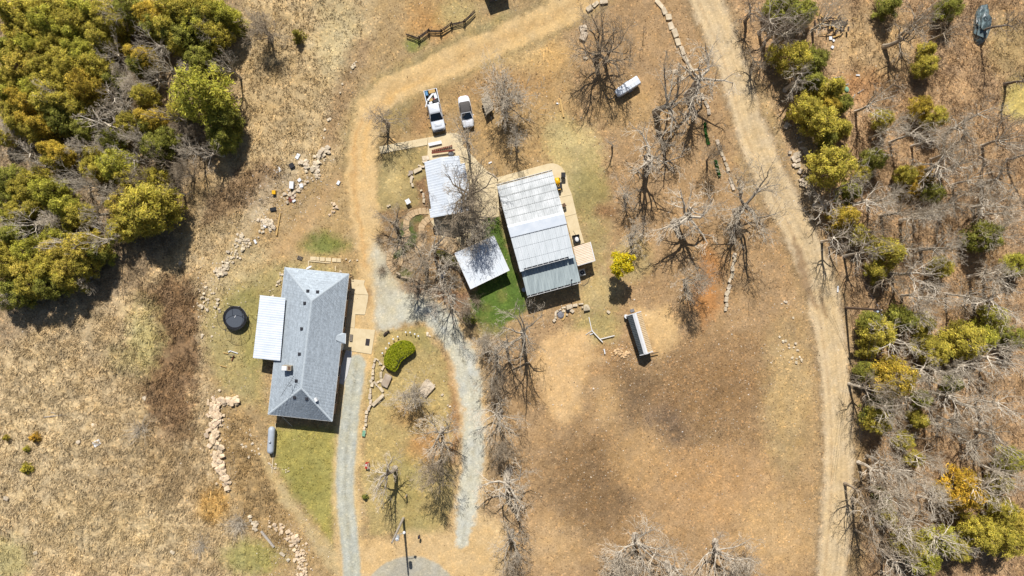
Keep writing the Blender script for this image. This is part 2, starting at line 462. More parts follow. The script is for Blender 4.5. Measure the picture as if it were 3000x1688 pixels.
zone('blob', (1850, 1150, 80, 75), 44, 40, (140, 112, 84), .75, 0, 1)
zone('blob', (1740, 1420, 125, 150), 60, 55, (138, 108, 76), .85, 0, 1)
zone('blob', (2080, 1120, 150, 130), 70, 50, (160, 122, 82), .65, 0, 1)
zone('blob', (1880, 1330, 80, 90), 40, 34, (204, 162, 112), .75, 0, .4)
zone('blob', (2100, 1420, 170, 120), 60, 50, (196, 152, 104), .7, 0, .5)
zone('blob', (1780, 1180, 40, 60), 30, 24, (212, 170, 118), .7, 0, .3)
zone('blob', (1620, 1600, 100, 70), 50, 40, (206, 168, 122), .7, 0, .4)
zone('blob', (2280, 1560, 120, 120), 60, 50, (206, 166, 116), .7, 0, .4)
zone('blob', (2310, 1180, 70, 220), 36, 30, (196, 164, 114), .75, .3, .4)
zone('blob', (2230, 430, 60, 160), 34, 28, (196, 168, 120), .7, .3, .3)
zone('blob', (2370, 480, 50, 130), 26, 20, (206, 178, 138), .7, .3, .3)
# loop island
zone('poly', [(1090, 950), (1180, 955), (1270, 945), (1310, 1010), (1345, 1150), (1352, 1330), (1330, 1480), (1300, 1560), (1080, 1570), (1060, 1400), (1075, 1150)], 16, 14, (190, 164, 108), .95, .25, .3)
zone('blob', (1250, 990, 60, 40), 22, 18, (168, 152, 96), .7, .3, 0)
zone('blob', (1250, 1310, 60, 50), 30, 24, (190, 136, 84), .75, .1, .5)
zone('blob', (1200, 1220, 60, 40), 26, 20, (196, 152, 98), .7, .1, .4)
zone('line', [(1290, 1000, 10), (1335, 1110, 16), (1345, 1260, 20), (1335, 1350, 16)], 16, 14, (170, 120, 80), .8, .1, .8)
zone('blob', (1180, 1420, 60, 80), 30, 24, (164, 148, 88), .6, .3, .1)
zone('blob', (1215, 1530, 60, 30), 20, 16, (168, 150, 92), .6, .3, .1)
zone('line', [(1240, 950, 6), (1200, 948, 8), (1120, 960, 8), (1100, 975, 6)], 9, 7, (180, 140, 84), .8, .1, .2)
# sandy verges, bottom turning area, right clearing
zone('line', [(a, b, c + 13) for a, b, c in LOOP[9:]], 12, 10, (224, 186, 136), .9, 0, .1)
zone('line', [(a, b, c + 12) for a, b, c in STRIP], 12, 9, (222, 188, 134), .9, 0, .1)
zone('poly', [(985, 1580), (1090, 1590), (1200, 1565), (1330, 1560), (1400, 1500), (1480, 1540), (1490, 1800), (1010, 1800)], 24, 20, (222, 184, 132), .95, 0, .1)
zone('blob', (2985, 290, 45, 60), 20, 16, (206, 182, 104), .9, .3, .1)
zone('blob', (2960, 130, 80, 90), 40, 30, (182, 154, 104), .7, .2, .5)
zone('blob', (2560, 130, 130, 120), 50, 40, (196, 162, 116), .7, .2, .6)
zone('blob', (2520, 250, 60, 50), 26, 20, (186, 130, 80), .6, .1, .6)
zone('poly', [(1412, 632), (1464, 632), (1505, 760), (1545, 900), (1510, 935), (1470, 960), (1400, 950), (1382, 905), (1370, 880), (1400, 840), (1440, 740), (1405, 690)], 9, 9, (96, 118, 48), 1, .35, .1)
for cx, cy, rx, ry in ((1425, 905, 16, 10), (1470, 860, 14, 18), (1450, 800, 10, 16), (1500, 915, 16, 9), (1440, 660, 12, 9), (1415, 935, 16, 9)):
    zone('blob', (cx, cy, rx, ry), 9, 12, (138, 132, 70), .55, .3, .4)
zone('blob', (1440, 965, 40, 22), 16, 12, (112, 122, 58), .7, .3, .2)
zone('blob', (1190, 690, 26, 44), 8, 7, (84, 104, 48), .9, .4, 0)
zone('blob', (1222, 640, 18, 16), 8, 6, (96, 106, 56), .8, .4, 0)
zone('blob', (1190, 800, 22, 16), 7, 6, (98, 108, 58), .8, .4, 0)
zone('blob', (1170, 745, 22, 18), 7, 6, (84, 106, 48), .9, .4, 0)
# drives
zone('line', [(a, b, c + 20) for a, b, c in DRIVE[:24]], 14, 12, (164, 140, 98), .7, .3, .3)
zone('line', [(a, b, c + 3) for a, b, c in DRIVE], 10, 12, (222, 184, 130), .95, 0, 0)
zone('line', [(a, b, c * .25) for a, b, c in DRIVE[:16]], 14, 16, (196, 158, 108), .6, 0, .1)
zone('line', [(a + 6, b + 16, 6) for a, b, c in DRIVE[12:24]], 10, 12, (226, 176, 108), .6, 0, 0)
zone('line', [(a - c * .55, b, 5) for a, b, c in DRIVE[18:32]], 8, 8, (206, 152, 88), .5, 0, 0)
zone('blob', (1075, 870, 18, 24), 9, 9, (150, 108, 70), .6, 0, 0)
GTOP = [(1098, 880), (1130, 858), (1200, 862), (1262, 872), (1330, 930), (1345, 975), (1300, 965), (1245, 938), (1175, 942), (1125, 972), (1100, 968)]
zone('poly', GTOP, 12, 10, (208, 198, 178), .95, 0, 0)
zone('line', LOOP[:9], 20, 14, (206, 194, 170), .9, 0, 0)
zone('line', LOOP[7:], 8, 12, (206, 198, 180), 1, 0, 0)
zone('line', [(a, b, c * .2) for a, b, c in LOOP[8:]], 12, 14, (212, 208, 198), .6, 0, 0)
zone('line', STRIP, 5, 5, (190, 186, 172), 1, 0, 0)
for o_ in (-13, 12): zone('line', [(a + o_, b, 3) for a, b, c in STRIP], 7, 7, (212, 206, 190), .6, 0, 0)
zone('line', [(a, b, 2) for a, b, c in STRIP], 6, 9, (168, 158, 134), .55, .2, .2)
for o_ in (-14, 14): zone('line', [(a + o_, b, 3) for a, b, c in LOOP[10:]], 7, 7, (218, 212, 198), .55, 0, 0)
zone('line', [(a, b, 2) for a, b, c in LOOP[10:]], 6, 10, (176, 164, 138), .5, .2, .2)
zone('circle', CULDESAC, 3, 3, (190, 178, 158), 1, 0, 0)
zone('circle', (1204, 1776, 118), 10, 10, (182, 172, 156), .7, 0, 0)
zone('line', [(a, b, c + 22) for a, b, c in ROAD], 14, 14, (160, 132, 98), .9, .3, .6)
zone('line', [(a, b, c + 9) for a, b, c in ROAD], 9, 9, (214, 186, 150), .9, .1, .2)
zone('line', ROAD, 5, 4, (221, 191, 150), 1, 0, 0)
for off, hw, cl, st in ((-.6, .1, (194, 162, 122), .75), (-.15, .12, (200, 170, 128), .5), (.22, .09, (188, 160, 122), .75), (.6, .1, (196, 166, 126), .6)):
    zone('line', [(a + off * c, b, hw * c) for a, b, c in ROAD], 6, 5, cl, st, 0, 0)
zone('line', smooth([(2330, 700, 6), (2352, 770, 13), (2368, 850, 12), (2392, 900, 4)], 3), 8, 12, (160, 128, 96), .85, 0, 0)
zone('line', [(2400, 840, 3), (2412, 900, 6), (2420, 930, 3)], 5, 8, (150, 120, 90), .7, 0, 0)
BASE = C(184, 152, 108)

def ground_at(px, py):
    """albedo, tuft density, leaf density at photograph pixels"""
    px = np.asarray(px, float); py = np.asarray(py, float)
    n = px.size
    col = np.tile(np.array(BASE), (n, 1)); tuft = np.full(n, .3); leaf = np.full(n, .5)
    n1 = fbm(px / 55, py / 55, 3); n2 = fbm(px / 9, py / 9, 5, 3, .7)
    nz = .6 * n1 + .75 * n2
    wx = px + 9 * fbm(px / 30, py / 30, 21, 2); wy = py + 9 * fbm(px / 30, py / 30, 37, 2)
    for kind, d, fea, nse, c, stg, tf, lf in Z:
        if kind in ('blob', 'circle'):
            x0, x1, y0, y1 = d[0] - d[2], d[0] + d[2], d[1] - d[-1], d[1] + d[-1]
        else:
            ex = max([q[2] for q in d]) if kind == 'line' else 0
            x0, x1 = min(q[0] for q in d) - ex, max(q[0] for q in d) + ex
            y0, y1 = min(q[1] for q in d) - ex, max(q[1] for q in d) + ex
        pad = fea + nse * 1.6 + 10
        i = np.nonzero((px > x0 - pad) & (px < x1 + pad) & (py > y0 - pad) & (py < y1 + pad))[0]
        if not len(i): continue
        soft = fea > 6.5
        qx, qy = (wx[i], wy[i]) if soft else (px[i], py[i])
        if kind == 'poly': sd = sd_poly(qx, qy, d)
        elif kind == 'line': sd = sd_line(qx, qy, d)
        elif kind == 'circle': sd = np.hypot(qx - d[0], qy - d[1]) - d[2]
        else: sd = (np.hypot((qx - d[0]) / d[2], (qy - d[1]) / d[3]) - 1) * min(d[2], d[3])
        sd = sd + nse * nz[i]
        w = np.clip(.5 - sd / (2 * fea), 0, 1); w = w * w * (3 - 2 * w) * stg
        col[i] += (np.array(c) - col[i]) * w[:, None]
        if tf is not None: tuft[i] += (tf - tuft[i]) * w
        if lf is not None: leaf[i] += (lf - leaf[i]) * w
    v = 1 + (.22 * fbm(px / 70, py / 70, 50, 3) + .3 * fbm(px / 14, py / 14, 60, 4, .8) + .22 * fbm((px + py) / 22, (py - px) / 60, 64, 3)) * np.clip(.35 + tuft * .5 + leaf * .5, .3, 1.1)
    col *= v[:, None]
    warm = .12 * fbm(px / 26, py / 26, 71, 3)
    col[:, 0] *= 1 + warm * .4; col[:, 2] *= 1 - warm
    lum = col @ np.array([.3, .55, .15])
    col = lum[:, None] + (col - lum[:, None]) * .95
    col *= np.array([.965, 1.0, .965])
    return np.clip(col, .01, .9), tuft, leaf

def relief(px, py, tuft):
    x, y = px * S, py * S
    return (tuft ** 1.3) * (.3 * fbm(x / 1.2, y / 1.2, 81, 3) + .3 * fbm(x / 4, y / 4, 91, 2)) + .03 * fbm(x / .5, y / .5, 95, 2) * np.clip(tuft + .3, 0, 1) - .02

def ground_mat():
    m, nt, b = new_mat('ground_soil_grass_gravel')
    at = nd(nt, 'ShaderNodeAttribute'); at.attribute_name = "Col"
    geo = nd(nt, 'ShaderNodeNewGeometry')
    def noise(scale, det=4, ro=.7):
        q = nd(nt, 'ShaderNodeTexNoise'); q.inputs['Scale'].default_value = scale; q.inputs['Detail'].default_value = det; q.inputs['Roughness'].default_value = ro
        nt.links.new(geo.outputs['Position'], q.inputs[0]); return q
    def rng(src, a, bb, lo, hi):
        q = nd(nt, 'ShaderNodeMapRange'); q.inputs[1].default_value = a; q.inputs[2].default_value = bb; q.inputs[3].default_value = lo; q.inputs[4].default_value = hi
        nt.links.new(src, q.inputs[0]); return q.outputs[0]
    def mul(a, bb):
        q = nd(nt, 'ShaderNodeMixRGB', blend_type='MULTIPLY'); q.inputs[0].default_value = 1
        nt.links.new(a, q.inputs[1]); nt.links.new(bb, q.inputs[2]); return q.outputs[0]
    fine = noise(4.2, 5, .8)
    mid = noise(1.1, 3)
    lo, hi = rng(at.outputs['Alpha'], 0, 1, .88, .5), rng(at.outputs['Alpha'], 0, 1, 1.12, 1.5)
    f = nd(nt, 'ShaderNodeMapRange'); f.inputs[1].default_value = .3; f.inputs[2].default_value = .7
    nt.links.new(fine.outputs[0], f.inputs[0]); nt.links.new(lo, f.inputs[3]); nt.links.new(hi, f.inputs[4])
    c = mul(at.outputs['Color'], f.outputs[0])
    c = mul(c, rng(mid.outputs[0], .3, .7, .9, 1.1))
    # pale flecks and dark flecks: single leaves, straw, stones
    vo = nd(nt, 'ShaderNodeTexVoronoi'); vo.inputs['Scale'].default_value = 4.5
    nt.links.new(geo.outputs['Position'], vo.inputs[0])
    sep = nd(nt, 'ShaderNodeSeparateColor'); nt.links.new(vo.outputs['Color'], sep.inputs[0])
    fl = nd(nt, 'ShaderNodeValToRGB'); e = fl.color_ramp.elements
    e[0].position, e[0].color = .0, (.6, .58, .56, 1); e[1].position, e[1].color = .14, (1, 1, 1, 1)
    e2 = fl.color_ramp.elements.new(.86); e2.color = (1, 1, 1, 1)
    e3 = fl.color_ramp.elements.new(1.); e3.color = (1.75, 1.6, 1.45, 1)
    nt.links.new(sep.outputs[0], fl.inputs[0])
    mx = nd(nt, 'ShaderNodeMixRGB', blend_type='MULTIPLY'); nt.links.new(at.outputs['Alpha'], mx.inputs[0])
    nt.links.new(c, mx.inputs[1]); nt.links.new(fl.outputs[0], mx.inputs[2])
    nt.links.new(mx.outputs[0], b.inputs['Base Color'])
    b.inputs['Roughness'].default_value = .95; b.inputs['Specular IOR Level'].default_value = .1
    bp = nd(nt, 'ShaderNodeBump'); bp.inputs['Distance'].default_value = .12
    nt.links.new(rng(at.outputs['Alpha'], 0, 1, .12, .8), bp.inputs['Strength'])
    nt.links.new(fine.outputs[0], bp.inputs['Height']); nt.links.new(bp.outputs[0], b.inputs['Normal'])
    return m
M['ground'] = ground_mat()

xs = np.concatenate([[-2500, -900, -350, -160, -110, -92], np.arange(-80, 80.01, .2), [92, 110, 160, 350, 900, 2500]])
ys = np.concatenate([[-2500, -900, -350, -160, -90, -62], np.arange(-47, 47.01, .2), [62, 90, 160, 350, 900, 2500]])
GX, GY = np.meshgrid(xs, ys)
nx, ny = len(xs), len(ys)
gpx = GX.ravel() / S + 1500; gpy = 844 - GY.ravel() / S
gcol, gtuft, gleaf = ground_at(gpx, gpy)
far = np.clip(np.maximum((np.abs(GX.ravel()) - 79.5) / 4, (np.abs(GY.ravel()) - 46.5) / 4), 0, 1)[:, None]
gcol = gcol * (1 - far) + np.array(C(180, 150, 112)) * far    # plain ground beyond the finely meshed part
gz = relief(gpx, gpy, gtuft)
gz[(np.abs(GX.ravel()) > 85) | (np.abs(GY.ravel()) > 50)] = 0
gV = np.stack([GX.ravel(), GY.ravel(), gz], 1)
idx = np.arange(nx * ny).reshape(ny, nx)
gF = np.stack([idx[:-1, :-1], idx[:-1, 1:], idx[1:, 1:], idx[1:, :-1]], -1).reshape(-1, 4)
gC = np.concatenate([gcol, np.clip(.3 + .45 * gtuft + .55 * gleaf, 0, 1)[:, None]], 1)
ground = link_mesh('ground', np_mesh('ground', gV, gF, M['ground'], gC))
ground['kind'] = 'structure'
ground.data.polygons.foreach_set("use_smooth", [True] * len(ground.data.polygons))
def ground_z(x, y):
    px = np.atleast_1d(np.asarray(x, float)) / S + 1500; py = 844 - np.atleast_1d(np.asarray(y, float)) / S
    return relief(px, py, ground_at(px, py)[1])

def road_sheet(name, sd, lift):
    """a road as its own sheet, cut out along the ground grid and laid just above it"""
    keep = sd[gF].mean(1) < 0
    f = gF[keep]
    u, inv = np.unique(f, return_inverse=True)
    v = gV[u].copy(); v[:, 2] += lift
    o = link_mesh(name, np_mesh(name, v, inv.reshape(-1, 4), M['ground'], gC[u]))
    o.data.polygons.foreach_set("use_smooth", [True] * len(o.data.polygons))
    o['kind'] = 'structure'
    return o
enz = 5 * fbm(gpx / 9, gpy / 9, 5, 3, .7)
road_sheet('dirt_road', sd_line(gpx, gpy, ROAD) + enz, .006)
road_sheet('dirt_drive', sd_line(gpx, gpy, DRIVE) + enz, .006)
road_sheet('gravel_loop_road', np.minimum(sd_line(gpx, gpy, LOOP), sd_poly(gpx, gpy, GTOP)) + enz * .6, .012)
road_sheet('gravel_driveway', sd_line(gpx, gpy, STRIP) + enz * .5, .012)
road_sheet('asphalt_turning_circle', np.hypot(gpx - CULDESAC[0], gpy - CULDESAC[1]) - CULDESAC[2], .02)

# ---- dry grass tufts and fallen leaves (uncountable: stuff)
rng = np.random.default_rng(7)
def tufts(name, n, region, dens_i, blades, hgt, width, seed, bright=(.75, 1.45), tint=(1, 1, 1)):
    r = np.random.default_rng(seed)
    px = r.uniform(region[0], region[1], n); py = r.uniform(region[2], region[3], n)
    res = ground_at(px, py)
    clump = np.clip(.75 + 1.6 * fbm(px / 22, py / 22, 111, 3), 0, 1.2)
    keep = r.random(n) < res[dens_i] ** 1.5 * clump
    px, py, col, tf = px[keep], py[keep], res[0][keep], res[1][keep]
    z = relief(px, py, tf); m = len(px)
    x, y = (px - 1500) * S, (844 - py) * S
    lean = r.uniform(0, 2 * math.pi, m)
    V, Cc = [], []
    for b in range(blades):
        a = lean + r.normal(0, 1.1, m); L = hgt * r.uniform(.5, 1.3, m) * (np.clip(tf, .3, 1) if dens_i == 1 and hgt > .3 else 1); w = width * r.uniform(.6, 1.4, m)
        bx = x + r.normal(0, .1, m); by = y + r.normal(0, .1, m)
        ca, sa = np.cos(a), np.sin(a); out = r.uniform(.4, 1., m) * L
        v0 = np.stack([bx - sa * w, by + ca * w, z], 1); v1 = np.stack([bx + sa * w, by - ca * w, z], 1)
        v2 = np.stack([bx + ca * out, by + sa * out, z + np.sqrt(np.maximum(L * L - out * out, .02))], 1)
        V.append(np.stack([v0, v1, v2], 1))
        f = r.uniform(bright[0], bright[1], m)[:, None]
        c = np.clip(col * f * np.array(tint), 0, .85); Cc.append(np.repeat(np.concatenate([c, np.ones((m, 1))], 1)[:, None], 3, 1))
    V = np.concatenate(V).reshape(-1, 3); Cc = np.concatenate(Cc).reshape(-1, 4)
    o = link_mesh(name, np_mesh(name, V, np.arange(len(V)).reshape(-1, 3), M['litter'], Cc))
    return tag(o, None, None, None, 'stuff')
tag(tufts('dry_field_grass', 90000, (-60, 1060, -60, 1750), 1, 4, .6, .05, 1, (.75, 1.6)), 'dry tan field grass in tufts beside the wood', 'grass')
tag(tufts('yard_grass', 34000, (560, 2550, -40, 1740), 1, 3, .16, .04, 2, (.8, 1.35)), 'short dry grass around the houses and drives', 'grass')
tag(tufts('wood_undergrowth', 26000, (2490, 3060, -60, 1750), 2, 4, .8, .035, 5, (.7, 1.6), (.98, 1., 1.05)), 'thin grey brown undergrowth stems on the floor of the right wood', 'undergrowth')
tag(tufts('wood_undergrowth', 16000, (-60, 660, -60, 900), 2, 4, .8, .035, 6, (.7, 1.6), (.98, 1., 1.05)), 'thin grey brown undergrowth stems on the floor of the left wood', 'undergrowth')
def leaves(name, n, region, seed):
    r = np.random.default_rng(seed)
    px = r.uniform(region[0], region[1], n); py = r.uniform(region[2], region[3], n)
    col, tf, lf = ground_at(px, py)
    keep = r.random(n) < np.clip(lf, 0, 1) ** 1.5 * np.clip(.6 + .9 * fbm(px / 30, py / 30, 121, 3), .12, 1)
    px, py, col, tf = px[keep], py[keep], col[keep], tf[keep]; m = len(px)
    z = relief(px, py, tf) + .02 + r.random(m) * .03
    x, y = (px - 1500) * S, (844 - py) * S
    s = r.uniform(.04, .1, m); a = r.uniform(0, 6.28, m)
    ux = np.stack([np.cos(a) * s, np.sin(a) * s, r.normal(0, .3, m) * s], 1); uy = np.stack([-np.sin(a) * s, np.cos(a) * s, r.normal(0, .3, m) * s], 1) * .7
    c0 = np.stack([x, y, z], 1)
    V = np.stack([c0 - ux - uy, c0 + ux - uy, c0 + ux + uy, c0 - ux + uy], 1).reshape(-1, 3)
    t = r.random(m)[:, None]
    pal = np.where(t < .45, np.array(C(160, 126, 92)), np.where(t < .75, np.array(C(204, 176, 138)), np.where(t < .93, np.array(C(116, 92, 74)), np.array(C(236, 222, 200)))))
    c = (pal * .65 + col * .35) * r.uniform(.8, 1.2, m)[:, None]
    Cc = np.repeat(np.concatenate([np.clip(c, 0, .9), np.ones((m, 1))], 1)[:, None], 4, 1).reshape(-1, 4)
    return tag(link_mesh(name, np_mesh(name, V, np.arange(len(V)).reshape(-1, 4), M['litter'], Cc)), None, None, None, 'stuff')
tag(leaves('fallen_leaves', 120000, (-40, 3040, -40, 1740), 3), 'brown fallen leaves strewn over the yard and woods', 'leaves')
# ------------------------------------------------------------ buildings
def lerp(a, b, t): return Vector(a) + (Vector(b) - Vector(a)) * t
def rib_panels(parent, name, m, A, B, Cc, D, n, ribs=3, rh=.035, gap=.006, over=.004, grime=None, cross=(), frac=(0, 1)):
    """n lapped roof sheets between the top edge A-B and the bottom edge D-C, ribs running down the slope"""
    A, B, Cc, D = map(Vector, (A, B, Cc, D))
    nrm = (B - A).cross(D - A).normalized()
    if nrm.z < 0: nrm = -nrm
    wid = (B - A).length
    for i in range(n):
        s0, s1 = i / n, (i + 1) / n
        g = gap / wid
        prof = []
        pts = []
        for r in range(ribs):
            c = (r + .5) / ribs
            pts += [(c - .12, 0), (c - .05, rh), (c + .05, rh), (c + .12, 0)]
        pts = [(0, 0)] + pts + [(1, 0)]
        top, bot = [], []
        lift = over * (i % 2)
        for u, h in pts:
            s = s0 + g + (s1 - s0 - 2 * g) * u
            a, d = lerp(A, B, s), lerp(D, Cc, s)
            top.append(a + nrm * (h + lift)); bot.append(d + nrm * (h + lift))
        k = len(pts)
        mb = MB()
        th = nrm * -.012
        vs = top + bot + [v + th for v in top] + [v + th for v in bot]
        fs = [(j, j + 1, k + j + 1, k + j) for j in range(k - 1)]
        fs += [(2 * k + j, 3 * k + j, 3 * k + j + 1, 2 * k + j + 1) for j in range(k - 1)]
        fs += [(k + j, k + j + 1, 3 * k + j + 1, 3 * k + j) for j in range(k - 1)] + [(0, k, 3 * k, 2 * k), (k - 1, 3 * k - 1, 4 * k - 1, 2 * k - 1)][:0]
        mb.add(vs, fs)
        mb.build(name, m, parent)
def strip3(mb, a, b, w, t, up=Vector((0, 0, 1))):
    """a flat bar from a to b"""
    a, b = Vector(a), Vector(b)
    d = (b - a).normalized(); s = d.cross(up).normalized() * w / 2; u = s.cross(d).normalized() * t
    mb.add([a - s, a + s, b + s, b - s, a - s + u, a + s + u, b + s + u, b - s + u], [(3, 2, 1, 0), (4, 5, 6, 7), (0, 1, 5, 4), (1, 2, 6, 5), (2, 3, 7, 6), (3, 0, 4, 7)])
    return mb
def bar(parent, name, m, a, b, w, t):
    return strip3(MB(), a, b, w, t).build(name, m, parent)
def wall_with_openings(parent, name, m, a, b, z0, z1, openings=(), th=.15, frame=None, zb=None):
    """vertical wall from a to b (xy); windows/doors set 3 cm proud as parts: (t, width, sill, head, kind)"""
    a, b = Vector((a[0], a[1], 0)), Vector((b[0], b[1], 0))
    d = (b - a).normalized(); nn = Vector((-d.y, d.x, 0))
    pts = [a - nn * th / 2, b - nn * th / 2, b + nn * th / 2, a + nn * th / 2]
    MB().prism(pts, z0, z1).build(name, m, parent)
    for t, w, s, h, kind in openings:
        c = lerp(a, b, t)
        for side in (1,):
            q = c + nn * (th / 2 + .025) * side
            ang = math.atan2(d.y, d.x)
            fr = MB()
            fr.box((q.x, q.y, (s + h) / 2), (w + .16, .05, h - s + .16), ang)
            f = fr.build('window' if kind == 'w' else 'door', M['trim'], parent)
            q2 = q + nn * .03 * side
            MB().box((q2.x, q2.y, (s + h) / 2), (w, .03, h - s), ang).build('pane' if kind == 'w' else 'door_panel', M['glass'] if kind == 'w' else M['wall_white'], f)

# ---- grey hip-roofed house
EZ, RZ = 2.7, 3.9
hNW, hNE, hSE, hSW = P(834.3, 783.7, EZ), P(1022, 803, EZ), P(973.3, 1234.3, EZ), P(785.5, 1214, EZ)
rN, rS = P(912.7, 881.3, RZ), P(883, 1137.3, RZ)
hb = (hNW + hSE) / 2; hb.z = 0
house = empty('house', hb, 'long low house with a grey shingled hip roof beside the gravel driveway', 'house')
roof = MB()
for q in ((hNW, hNE, rN), (hSE, hSW, rS), (hNE, hSE, rS, rN), (hSW, hNW, rN, rS)):
    roof.slab(q, .12)
roof_o = roof.build('roof', M['dark'], house)
# shingle tabs, course by course
SV, SF, SC = [], [], []
rs = random.Random(4)
def shingle_plane(E0, E1, T0, T1):
    nrm = (E1 - E0).cross(T0 - E0).normalized()
    if nrm.z < 0: nrm = -nrm
    L = ((T0 + T1) / 2 - (E0 + E1) / 2).length
    rows = int(L / .17)
    along = (E1 - E0).normalized()
    for r in range(rows):
        t0, t1 = r / rows, (r + 1.06) / rows
        a0, b0 = lerp(E0, T0, t0), lerp(E1, T1, t0)
        a1, b1 = lerp(E0, T0, min(t1, 1)), lerp(E1, T1, min(t1, 1))
        w = (b0 - a0).length
        k = max(1, int(w / .42))
        off = (r % 3) / 3
        cuts = [0] + [min(1, max(0, (j + off + rs.uniform(-.12, .12)) / k)) for j in range(1, k)] + [1]
        row_f = rs.uniform(.95, 1.05)
        for c0, c1 in zip(cuts, cuts[1:]):
            if c1 - c0 < .002: continue
            lift = nrm * rs.uniform(.014, .022)
            n = len(SV)
            SV.extend([lerp(a0, b0, c0) + lift, lerp(a0, b0, c1) + lift, lerp(a1, b1, c1) + nrm * .01, lerp(a1, b1, c0) + nrm * .01, lerp(a0, b0, c0), lerp(a0, b0, c1)])
            SF.append((n, n + 1, n + 2, n + 3)); SF.append((n, n + 4, n + 5, n + 1))
            f = row_f * rs.choice((.9, .96, 1, 1.04, 1.09))
            base = C(184, 194, 202)
            SC.extend([(base[0] * f, base[1] * f, base[2] * f, 1)] * 6)
shingle_plane(hNW, hNE, rN, rN); shingle_plane(hSE, hSW, rS, rS)
shingle_plane(hNE, hSE, rN, rS); shingle_plane(hSW, hNW, rS, rN)
shv = [v - hb for v in SV]
sh = link_mesh('shingles', np_mesh('shingles', [tuple(v) for v in shv], SF, M['shingle'], SC), roof_o)
sh['kind'] = 'stuff'
for a, b in ((rN, rS), (hNW, rN), (hNE, rN), (hSE, rS), (hSW, rS)):
    up = Vector((0, 0, .045))
    n = int((b - a).length / .3)
    cap = MB()
    for i in range(n):
        p, q = lerp(a, b, i / n) + up * (1 + (i % 2) * .15), lerp(a, b, (i + 1.05) / n if i < n - 1 else 1) + up
        d = (q - p).normalized(); s = d.cross(Vector((0, 0, 1))).normalized() * .14
        cap.add([p - s - Vector((0, 0, .04)), p, p + s - Vector((0, 0, .04)), q - s - Vector((0, 0, .05)), q - Vector((0, 0, .01)), q + s - Vector((0, 0, .05))], [(0, 1, 4, 3), (1, 2, 5, 4), (0, 2, 1)])
    c = cap.build('ridge_cap', mat('ridge_shingle', C(190, 199, 205), .9, scale=6) if 'ridge' not in M else M['ridge'], roof_o, fix=False)
    M['ridge'] = c.data.materials[0]
# eaves trim
for a, b in ((hNW, hNE), (hNE, hSE), (hSE, hSW), (hSW, hNW)):
    dz = Vector((0, 0, -.16))
    bar(house, 'fascia', M['trim'], a + dz, b + dz, .09, .17)
# walls below, set in from the eaves
def inset(q, d):
    c = sum(q, Vector()) / 4
    return [Vector((p.x, p.y, 0)) + (Vector((c.x, c.y, 0)) - Vector((p.x, p.y, 0))).normalized() * d for p in q]
wq = inset([hNW, hSW, hSE, hNE], .75)
wall_with_openings(house, 'wall', M['wall_brick'], wq[1], wq[0], -.05, EZ - .1, [(.15, 1.2, .9, 2.1, 'w'), (.85, 1.2, .9, 2.1, 'w')])
wall_with_openings(house, 'wall', M['wall_brick'], wq[2], wq[1], -.05, EZ - .1, [(.3, 1.2, .9, 2.1, 'w'), (.7, 1.2, .9, 2.1, 'w')])
wall_with_openings(house, 'wall', M['wall_brick'], wq[3], wq[2], -.05, EZ - .1, [(.12, 1.4, .9, 2.1, 'w'), (.32, 1.6, .9, 2.1, 'w'), (.5, .95, .05, 2.1, 'd'), (.68, 1.4, .9, 2.1, 'w'), (.88, 1.4, .9, 2.1, 'w')])
wall_with_openings(house, 'wall', M['wall_brick'], wq[0], wq[3], -.05, EZ - .1, [(.5, 1.2, .9, 2.1, 'w')])
# small porch roof bumping out of the east eave
b0, b1, b2, b3 = P(1001, 975, EZ + .02), P(1013, 977.5, EZ - .05), P(1012, 1007, EZ - .05), P(998, 1006, EZ + .02)
pb0, pb3 = P(985, 984, EZ + .38), P(984, 996, EZ + .38)
pr = MB().slab((b1, b2, pb3, pb0), .1).slab((b0, b1, pb0), .1).slab((b2, b3, pb3), .1).build('porch_roof', M['ridge'], house)
bar(pr, 'fascia', M['trim'], b1 + Vector((0, 0, -.14)), b2 + Vector((0, 0, -.14)), .06, .15)
def on_plane(px, py, z): return P(px, py, z)
def roof_z(px, py):
    best = 9
    for a, b, c in ((hNW, hNE, rN), (hSE, hSW, rS), (hNE, hSE, rS), (hSW, hNW, rN)):
        n = (b - a).cross(c - a)
        z = 3.5
        for _ in range(6):
            q = P(px, py, z)
            z = a.z - (n.x * (q.x - a.x) + n.y * (q.y - a.y)) / n.z
        best = min(best, z)
    return best
for px, py in ((902, 853), (930.5, 855.5), (893, 888.5), (884, 963.5), (877.5, 1037.5), (868.5, 1116), (863, 1165), (899, 1168.5)):
    z = roof_z(px, py)
    q = P(px, py, z)
    v = MB()
    v.loft([[q + Vector((sx * w, sy * w, dz)) for sx, sy in ((-1, -1), (1, -1), (1, 1), (-1, 1))] for w, dz in ((.24, -.1), (.22, .06), (.17, .17))])
    rv = v.build('roof_vent', M['dark'], house, bevel=.02)
# chimney with two flue caps
q = P(846, 1076.5, roof_z(846, 1075))
ch = MB().box((q.x, q.y, q.z + .3), (1.3, .68, 1.5), R(-4)).build('chimney', M['grey_wood'], house, bevel=.02)
MB().box((q.x - .28, q.y, q.z + 1.11), (.72, .62, .12), R(-4)).build('flue_cap', M['white'], ch, bevel=.02)
MB().box((q.x + .4, q.y + .02, q.z + 1.06), (.36, .5, .04), R(-4)).build('flue_opening', M['brown_fabric'], ch)
q = P(927.5, 1170, roof_z(927.5, 1170))
MB().box((q.x, q.y, q.z + .2), (.36, .55, .6), R(28)).build('flue', M['white'], house, bevel=.03)
